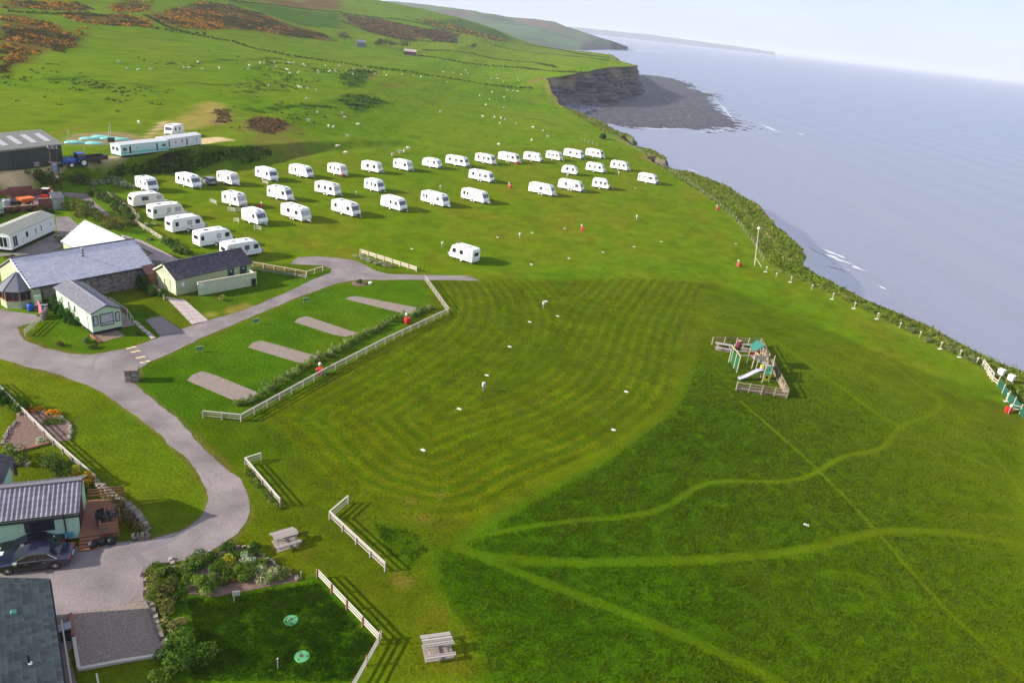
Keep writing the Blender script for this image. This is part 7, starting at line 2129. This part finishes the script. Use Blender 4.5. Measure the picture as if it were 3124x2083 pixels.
for x_, r_, wd in ((-1.05, .85, .45), (1.35, .58, .35)):
    for s_ in (-1, 1):
        w_ = MB().tube((0, -wd / 2, 0), (0, wd / 2, 0), r_, n=18).build('wheel', RUBBER, TRC)
        w_.location = (x_, s_ * .85, r_)
        MB().tube((0, -wd / 2 - .02, 0), (0, wd / 2 + .02, 0), r_ * .55, n=14).build('rim', MARK, w_)
    if x_ < 0:
        for s_ in (-1, 1):
            MB().loft([[(x_ + .98 * math.cos(a), s_ * .85 - .26, .85 + .98 * math.sin(a)) for a in np.linspace(.3, 2.6, 7)] + [(x_ + .92 * math.cos(a), s_ * .85 - .26, .85 + .92 * math.sin(a)) for a in np.linspace(2.6, .3, 7)], [(x_ + .98 * math.cos(a), s_ * .85 + .26, .85 + .98 * math.sin(a)) for a in np.linspace(.3, 2.6, 7)] + [(x_ + .92 * math.cos(a), s_ * .85 + .26, .85 + .92 * math.sin(a)) for a in np.linspace(2.6, .3, 7)]]).build('mudguard', BLU, TRC)
MB().tube((.9, .2, 1.5), (.9, .2, 2.5), .05).build('exhaust', BLACKP, TRC)
lo_ = MB()
for s_ in (-.5, .5):
    lo_.beam((.1, s_, 1.7), (1.6, s_, 1.9), .12, .15).beam((1.6, s_, 1.9), (3.0, s_, .7), .12, .15)
lo_.build('loader_arm', BLU, TRC)
MB().box(2.9, 3.6, -1.0, 1.0, .35, .95).build('loader_bucket', BLACKP, TRC)
tlx, tly = [(-87.74,148.26)][0]
TRL = thing('farm_trailer', 'dark flat farm trailer behind the tractor', 'trailer', (tlx, tly, gz(tlx, tly)), rad(62))
MB().box(-1.9, 1.9, -1.0, 1.0, .7, .85).build('bed', BLACKP, TRL)
for s_ in (-1, 1):
    piece('side_board', mat('dark_board', (.055, .04, .035), .8), TRL, (0, s_ * 1.0, 1.2), (3.8, .06, .75))
    w_ = MB().tube((0, -.12, 0), (0, .12, 0), .38, n=12).build('wheel', RUBBER, TRL)
    w_.location = (0, s_ * .85, .38)
piece('end_board', MATS['dark_board'], TRL, (1.9, 0, 1.2), (.06, 2.0, .75))
MB().beam((-1.9, 0, .75), (-3.2, 0, .6), .1, .1).build('drawbar', STEEL, TRL)

# teal dinghies laid up in the compound
TEAL = mat('teal_hull', (.20, .55, .50), .45, .1, 2)
for k_, ((x, y), a_, l_) in enumerate(zip([(-100.23,162.21),(-96.61,163.47),(-100.23,167.82),(-99.58,171.41),(-97.27,170.89),(-94.87,171.14)], (20, 15, 25, 20, 30, 25), ('teal upturned boat nearest the green shed', 'teal upturned boat at the front of the compound', 'teal boat with dark cover, second row', 'teal boat at the back of the compound', 'teal boat beside the compound post', 'long teal boat nearest the static homes'))):
    b_ = thing('upturned_boat', l_, 'boat', (x, y, gz(x, y)), rad(a_), 'teal boats laid up in the compound')
    rg = []
    for t in np.linspace(0, 1, 9):
        w_ = .72 * math.sin(math.pi * min(1, .12 + t * .88)) ** .7 + .03
        hh = .62 * (math.sin(math.pi * (.15 + .7 * t))) + .05
        rg.append([(-2.1 + 4.2 * t, w_ * math.cos(q), .12 + hh * math.sin(q)) for q in np.linspace(0, math.pi, 9)])
    MB().loft(rg).build('hull', TEAL, b_, smooth=True)
    piece('keel', mat('pale_keel', (.62, .74, .70), .5), b_, (0, 0, .70), (3.2, .07, .12))
    piece('trestle', STEEL, b_, (-.9, 0, .07), (.1, 1.5, .16))
    piece('trestle', STEEL, b_, (.9, 0, .07), (.1, 1.5, .16))
for (x, y), h_, l_ in zip([(-100.49,160.5),(-95.31,167.8),(-98.82,173.24),(-92.07,151.71)], (3.2, 4.4, 2.4, 1.6), ('steel post at the left of the boat compound', 'tall steel post in the boat compound', 'shorter steel post behind the tall one', 'low cream post above the tractor')):
    r_ = thing('compound_post', l_, 'post', (x, y, gz(x, y)))
    MB().tube((0, 0, -.1), (0, 0, h_), .07, .05).build('pole', STEEL, r_)
    piece('cap', STEEL, r_, (0, 0, h_), (.18, .18, .06))
cb = thing('compound_bin', 'dark square bin in the boat compound', 'bin', (*[(-95.05,167.32)][0], 0))
cb.location.z = gz(cb.location.x, cb.location.y)
MB().box(-.55, .55, -.5, .5, 0, 1.2).build('body', BLACKP, cb)
piece('lid', BLACKP, cb, (0, 0, 1.24), (1.2, 1.1, .08))
for (x, y), l_, c_ in zip([(-94.77,137.09),(-93.86,138.47),(-94.83,143.58)], ('dark blue crate against the shed wall', 'grey pallet stack against the shed wall', 'white drum beside the shed end'), (mat('crate_blue', (.05, .07, .13), .7), GTIMB, MARK)):
    r_ = thing('yard_crate', l_, 'crate', (x, y, gz(x, y)), rad(69))
    for z_ in (.12, .42, .72):
        piece('slat', c_, r_, (0, 0, z_), (1.0, .9, .2))
    for sx in (-.4, .4):
        piece('corner', c_, r_, (sx, -.46, .42), (.1, .06, .85))

# brick yard with machines
BRK = mat('red_brick', (.16, .060, .050), .9, .25, 1.4, .4, 8, col2=(.24, .095, .075))
yd = [Vector(p) for p in [(-87.06,118.13),(-83.44,122.37),(-81.18,124.13),(-88.13,132.95),(-89.75,130.61),(-92.08,127.7),(-92.26,125.75)]]
YD = thing('brick_yard', 'dark red brick walled yard holding machinery', 'yard', (yd[0].x, yd[0].y, 0))
for i_, (a_, b_, h_) in enumerate(zip(yd[:6], yd[1:], (.9, 1.9, 1.4, 1.2, 1.8, 1.6))):
    beam('wall_panel', BRK, YD, (a_.x - yd[0].x, a_.y - yd[0].y, h_ / 2), (b_.x - yd[0].x, b_.y - yd[0].y, h_ / 2), .25, h_)
    beam('coping', mat('brick_coping', (.30, .18, .15), .9), YD, (a_.x - yd[0].x, a_.y - yd[0].y, h_ + .04), (b_.x - yd[0].x, b_.y - yd[0].y, h_ + .04), .34, .08)
sheet('yard_floor', [(-87.06,118.13),(-83.44,122.37),(-81.18,124.13),(-88.13,132.95),(-89.75,130.61),(-92.08,127.7),(-92.26,125.75)], mat('yard_concrete', (.18, .13, .12), .95, .2, 1), .02, 'dirty concrete floor of the brick yard', 'yard')
ORG = mat('orange_machine', (.70, .16, .03), .5, .1, 2)
mx_, my_ = [(-86.87,124.19)][0]
DMP = thing('dumper', 'orange dumper skip standing in the brick yard', 'dumper', (mx_, my_, 0), rad(62))
MB().loft([[(x, y, .55) for x, y in ((-.9, -.6), (.9, -.6), (.9, .6), (-.9, .6))], [(x, y, 1.35) for x, y in ((-1.2, -.85), (1.2, -.85), (1.2, .85), (-1.2, .85))]]).build('skip', ORG, DMP)
MB().box(-2.2, -1.0, -.5, .5, .4, 1.0).build('chassis', BLACKP, DMP)
MB().beam((-1.3, 0, .9), (-1.3, 0, 1.9), .08, .08).build('roll_bar', RED, DMP)
for x_ in (-1.8, .4):
    for s_ in (-1, 1):
        w_ = MB().tube((0, -.13, 0), (0, .13, 0), .4, n=14).build('wheel', RUBBER, DMP)
        w_.location = (x_, s_ * .75, .4)
        MB().tube((0, -.14, 0), (0, .14, 0), .2, n=10).build('rim', MARK, w_)
dx_, dy_ = [(-85.74,128.13)][0]
DIG = thing('mini_digger', 'red mini digger in the corner of the brick yard', 'digger', (dx_, dy_, 0), rad(100))
for s_ in (-.55, .55):
    MB().box(-.9, .9, s_ - .2, s_ + .2, 0, .5).build('track', RUBBER, DIG)
MB().box(-.8, .6, -.6, .6, .5, 1.2).build('house', RED, DIG)
MB().box(-.2, .6, -.5, .5, 1.2, 2.2).build('cab', GLASSD, DIG)
MB().box(-.25, .65, -.55, .55, 2.2, 2.28).build('cab_roof', MARK, DIG)
MB().beam((.6, 0, .9), (1.6, 0, 2.2), .2, .22).beam((1.6, 0, 2.2), (2.5, 0, 1.0), .16, .18).build('boom', RED, DIG)
MB().box(2.3, 2.8, -.3, .3, .5, 1.0).build('bucket', BLACKP, DIG)
ut = thing('tool_shed', 'grey green lean-to shed at the end of the brick yard', 'shed', (*[(-81.33,124.38)][0], 0), rad(45))
MB().hexa([(-.9, -.7, 0), (.9, -.7, 0), (.9, .7, 0), (-.9, .7, 0), (-.9, -.7, 2.0), (.9, -.7, 2.0), (.9, .7, 2.6), (-.9, .7, 2.6)]).build('wall', mat('shed_sage', (.33, .36, .30), .8), ut)
piece('roof', ROOFG, ut, (0, 0, 2.36), (2.0, 1.75, .08), rot=(math.atan2(.6, 1.4), 0, 0))
piece('door', GTIMB, ut, (.2, -.72, .95), (.8, .04, 1.8))
tn = thing('water_tank', 'grey round tank at the left of the brick yard', 'tank', (*[(-88.73,121.95)][0], 0))
MB().lathe([(.7, 0), (.72, .1), (.72, 1.2), (.6, 1.35), (.15, 1.4)], 16).build('drum', STEEL, tn)
MB().lathe([(.2, 1.38), (.2, 1.46), (.1, 1.48)], 10).build('cap', BLACKP, tn)
up = thing('transformer_pole', 'twin pole electricity transformer among the brambles', 'electricity pole', (*[(-88.59,136.12)][0], 0), rad(15))
for s_ in (-.55, .55):
    MB().tube((s_, 0, -.2), (s_, 0, 8.4), .14, .10).build('pole', STEM, up)
for z_ in (7.8, 5.2, 3.4):
    piece('cross_arm', GTIMB, up, (0, 0, z_), (1.9, .14, .18))
MB().box(-.45, .45, -.35, .35, 3.6, 4.9).build('transformer', mat('trafo_grey', (.22, .26, .34), .6), up)
for s_ in (-.7, 0, .7):
    MB().lathe([(.06, 0), (.10, .08), (.05, .16), (.10, .24), (.04, .32)], 8, (s_, 0, 7.9)).build('insulator', MARK, up)
piece('warning_plate', MARK, up, (.2, -.2, 2.6), (.5, .04, .35))

# by the conservatory
bx_ = [(-58.3,81.27)][0]
bb = thing('blue_barrel', 'blue plastic barrel beside the sunroom', 'barrel', (*bx_, 0))
MB().lathe([(.30, 0), (.36, .2), (.38, .5), (.36, .8), (.28, .95)], 14).build('drum', mat('barrel_blue', (.02, .09, .45), .4), bb, smooth=True)
MB().lathe([(.26, .95), (.26, 1.0), (.1, 1.02)], 14).build('lid', BLACKP, bb)
fg = thing('feather_flag', 'pink feather flag outside the sunroom', 'flag', (*[(-56.55,80.12)][0], 0), rad(-25))
MB().tube((0, 0, 0), (0, 0, 2.1), .025).build('pole', BLACKP, fg)
MB().loft([[(x, -.012, z) for x, z in ((.02, .3), (.5, .25), (.62, .9), (.5, 1.5), (.25, 1.95), (.02, 2.05))], [(x, .012, z) for x, z in ((.02, .3), (.5, .25), (.62, .9), (.5, 1.5), (.25, 1.95), (.02, 2.05))]]).build('banner', mat('pink_cloth', (.72, .05, .16), .7, .2, 5, col2=(.80, .22, .30)), fg)
MB().lathe([(.3, 0), (.3, .06), (.05, .1)], 10).build('base', BLACKP, fg)
rk = thing('postcard_rack', 'cluttered display stand beside the pink flag', 'display stand', (*[(-56.46,80.87)][0], 0), rad(20))
for z_ in (.35, .75, 1.15):
    piece('shelf', STEEL, rk, (0, 0, z_), (.9, .4, .04))
for s_ in (-.43, .43):
    piece('upright', STEEL, rk, (s_, .18, .7), (.04, .04, 1.4))
for k_ in range(7):
    piece('packet', (RED, MARK, STRIPE, GLASS)[k_ % 4], rk, (-.35 + k_ * .115, -.02, .5 + .4 * (k_ % 2)), (.09, .14, .22))
gw_ = thing('garden_wall', 'short dark stone wall between forecourt and bushes', 'wall', (*[(-55.54,79)][0], 0), rad(50))
stones(gw_, [(gw_.location.x, gw_.location.y), (gw_.location.x + .9, gw_.location.y + 1.3)], 0, 4, .36, .4)

# ---------------------------------------------------------------- playground
PG = thing('play_frame', 'timber climbing frame with green roof, nets and slide', 'climbing frame', (*[(31.64,87.71)][0], 0))
po = PG.location.copy()
LOGM = mat('round_timber', (.40, .34, .24), .8, .15, 5)
GRN = mat('play_green', (.018, .20, .09), .5, .12, 4)
YLW = mat('play_yellow', (.72, .66, .04), .5, .1, 4)


def lp(p, z=0):
    return Vector((p[0], p[1], z)) - po


posts = [(28.69,89.94),(29.11,90.45),(28.96,88.22),(29.05,86.88),(31.44,88.73),(31.64,87.71),(33.29,90.95),(33.09,91.86),(31.71,84.66),(32.7,85.05),(31.87,85.99),(32.75,87.11),(33.73,87.96)]
for k_, p in enumerate(posts):
    MB().tube(lp(p, -.1), lp(p, 2.5 if k_ not in (10, 11) else 1.9), .065, .06, 8).build('post', LOGM, PG)
for a_, b_, z_ in ((0, 2, 2.3), (2, 3, 2.3), (3, 5, 2.4), (2, 4, 2.4), (4, 5, 2.4), (5, 6, 1.3), (4, 7, 1.3), (6, 7, 1.3), (8, 9, 2.2), (9, 12, 1.9), (8, 11, 1.9)):
    beam('top_beam', LOGM, PG, lp(posts[a_], z_), lp(posts[b_], z_), .10, .10)
for a_, b_ in ((0, 2), (2, 3)):
    A_, B_ = lp(posts[a_]), lp(posts[b_])
    nt = MB()
    for k_ in range(6):
        z_ = .25 + k_ * .32
        nt.beam(A_ + Vector((0, 0, z_)), B_ + Vector((0, 0, z_)), .045, .045)
    for k_ in range(1, 5):
        q = A_ + (B_ - A_) * k_ / 5
        nt.beam(q + Vector((0, 0, .2)), q + Vector((0, 0, 2.1)), .045, .045)
    tag(nt.build('climbing_net', GRN, PG), 'green rope climbing net')
rc = Vector((*[(32.12,89.62)][0], 0)) - po
ax2 = (lp(posts[5]) - lp(posts[4])).normalized()
bx2 = Vector((-ax2.y, ax2.x, 0))
rfm = MB()
for s_ in (-1, 1):
    c0, c1 = rc + ax2 * .95 + Vector((0, 0, 3.35)), rc - ax2 * .95 + Vector((0, 0, 3.35))
    d0, d1 = c0 + bx2 * s_ * 1.0 - Vector((0, 0, .8)), c1 + bx2 * s_ * 1.0 - Vector((0, 0, .8))
    t_ = Vector((0, 0, .05))
    rfm.hexa([c0 - t_, c1 - t_, d1 - t_, d0 - t_, c0 + t_, c1 + t_, d1 + t_, d0 + t_])
rfm.build('tower_roof', mat('roof_teal', (.022, .135, .105), .6), PG)
for sa in (-.8, .8):
    for sb in (-.8, .8):
        q = rc + ax2 * sa + bx2 * sb
        MB().tube(q + Vector((0, 0, -.1)), q + Vector((0, 0, 2.75)), .06, .055).build('post', LOGM, PG)
MB().hexa([rc + ax2 * a + bx2 * b_ + Vector((0, 0, z)) for z in (1.15, 1.22) for a, b_ in ((-.8, -.8), (.8, -.8), (.8, .8), (-.8, .8))]).build('tower_deck', GTIMB, PG)
for sa, cm_ in ((-.82, RED), (.82, GTIMB)):
    a_, b_ = rc + ax2 * sa - bx2 * .75 + Vector((0, 0, 1.55)), rc + ax2 * sa + bx2 * .75 + Vector((0, 0, 1.55))
    beam('side_panel', cm_, PG, a_, b_, .05, .6)
q8, q9, q12, q11 = [lp(posts[k_], 1.05) for k_ in (8, 9, 12, 11)]
MB().hexa([q8, q9, q12, q11] + [p + Vector((0, 0, .08)) for p in (q8, q9, q12, q11)]).build('low_deck', GRN, PG)
beam('yellow_panel', YLW, PG, lp(posts[8], .62), lp(posts[9], .62), .05, .8)
pc = (lp(posts[8], .75) + lp(posts[9], .75)) / 2
dirp = (lp(posts[9]) - lp(posts[8])).normalized()
nrp = Vector((dirp.y, -dirp.x, 0))
MB().tube(pc + nrp * .02, pc + nrp * .05, .2, n=14).build('porthole', BLACKP, PG)
beam('green_panel', GRN, PG, lp(posts[9], 1.45), lp(posts[12], 1.45), .05, .6)
beam('bridge', GTIMB, PG, rc + Vector((0, 0, 1.15)), (lp(posts[11], 1.1) + lp(posts[12], 1.1)) / 2, .8, .08)
s0 = Vector((*[(31.81,85.81)][0], 1.25)) - po
s1 = Vector((*[(28.75,84.61)][0], .22)) - po
sd_ = (s1 - s0)
sn = Vector((-sd_.y, sd_.x, 0)).normalized()
SLM = mat('slide_lilac', (.62, .55, .80), .3, .05, 3)
rg = []
for t in np.linspace(0, 1, 9):
    c = s0 + sd_ * t
    c.z = .22 + (1.03) * (1 - smooth(t * 1.05 - .05)) ** 1.0
    rg.append([c - sn * .24 + Vector((0, 0, .14)), c - sn * .22, c + sn * .22, c + sn * .24 + Vector((0, 0, .14)), c + sn * .28 + Vector((0, 0, .14)), c + sn * .26 - Vector((0, 0, .05)), c - sn * .26 - Vector((0, 0, .05)), c - sn * .28 + Vector((0, 0, .14))])
tag(MB().loft(rg).build('slide', SLM, PG), 'pale lilac plastic slide')
for t in (.25, .75):
    c = s0 + sd_ * t
    MB().tube((c.x, c.y, -.05), (c.x, c.y, .22 + 1.03 * (1 - float(smooth(t)))), .04).build('slide_leg', LOGM, PG)
MB().tube(s0 + Vector((0, 0, .1)) - sn * .35, s0 + Vector((0, 0, .55)) - sn * .35, .12).build('yellow_knob', YLW, PG)
BPL = tile_mat('brown_plank', (.15, .115, .08), (.30, .24, .175), .9, .1)
# its fence: three sides
FA, FB, FC, FD_ = [(27.55,95.3),(34.66,96.88),(33.69,80.92),(27.65,81.42)]
for l_, ln, vt in (('back rail of the playground windbreak', [FA, FB], None), ('long slatted right side of the playground windbreak', [FB, FC], BPL), ('boarded front side of the playground windbreak', [FC, FD_], BPL)):
    fence(l_, ln, (.35, .8, 1.15), 1.7, (.05, .11), .10, 1.25, BPL, LOGM, vert=vt, name='playground_fence')
for (x, y), l_ in zip([(28.89,94.37),(32.54,95.23)], ('picnic table at the left of the playground', 'picnic table beside the climbing frame roof')):
    picnic(l_, x, y, rad(-8), 2.2, 'playground picnic tables')
pb = thing('litter_bin', 'maroon round litter bin with white lid between the playground tables', 'bin', (*[(31.29,95.4)][0], 0))
MB().lathe([(.30, 0), (.36, .3), (.38, .8), (.40, .95), (.30, 1.15), (.12, 1.3)], 14).build('drum', mat('maroon_plastic', (.13, .02, .04), .5), pb, smooth=True)
MB().lathe([(.24, 0), (.26, .05), (.14, .09), (.12, .02)], 14, (0, -.05, 1.14)).build('rim', MARK, pb)

# ---------------------------------------------------------------- right edge: gate panel, netting, boxes
fence('stacked pallet gate at the cliff path end', [(67.29,99.11),(66.08,94.29)], (.2, .55, .9), 1.4, (.05, .14), .1, 1.1, WTIMB, name='pallet_gate')
fence('leaning pallet rail in front of the gate', [(66.18,95.63),(65.71,93.63),(65.78,92.52)], (.25, .6), 1.2, (.05, .12), .09, .75, TIMBER, name='pallet_gate')
NET = mat('green_netting', (.012, .075, .048), .8, .2, 9)
nl = [(65.78,92.52),(65.05,90.02),(64.49,87.92),(64.17,86.08),(63.8,84.05),(63.35,81.85)]
NT = thing('net_fence', 'dark green windbreak netting on posts at the right edge', 'fence', (*nl[0], 0))
o = NT.location
for a_, b_ in zip(nl[:-1], nl[1:]):
    beam('netting', NET, NT, (a_[0] - o.x, a_[1] - o.y, .62), (b_[0] - o.x, b_[1] - o.y, .62), .02, 1.1)
for a_ in nl:
    piece('post', TIMBER, NT, (a_[0] - o.x, a_[1] - o.y, .65), (.09, .09, 1.45))
for (x, y), l_ in zip([(67.98,95.8),(68.33,94.01)], ('white box on legs beside the pallet gate', 'white box on legs nearer the right edge')):
    r_ = thing('bee_box', l_, 'box', (x, y, 0), rad(35), 'white boxes behind the netting')
    MB().box(-.36, .36, -.36, .36, .4, 1.1).build('box', MARK, r_)
    piece('lid', MARK, r_, (0, 0, 1.13), (.8, .8, .07))
    for sx in (-.3, .3):
        for sy in (-.3, .3):
            piece('leg', TIMBER, r_, (sx, sy, .2), (.07, .07, .42))
fence('short rail pair beside the right edge fire point', [(62.94,84.57),(63.95,84.2)], (.45, .9), 2.2, (.05, .09), .09, 1.0, WTIMB, name='rail_pair')
bush('dark green bush on the far field edge', [(26.47,297.41)][0], 1.7, 1.6, [(.02, .04, .02), (.03, .05, .03)], size=.3)
for k_, p_ in enumerate([(63.37,106.63),(65.33,103.89),(66.64,100.59),(62.32,110.71)]):
    bush('wiry grey green bush, ' + ORD[k_] + ' along the cliff posts', p_, .9, .7, [(.12, .14, .07), (.08, .10, .05), (.16, .16, .09)], size=.12)
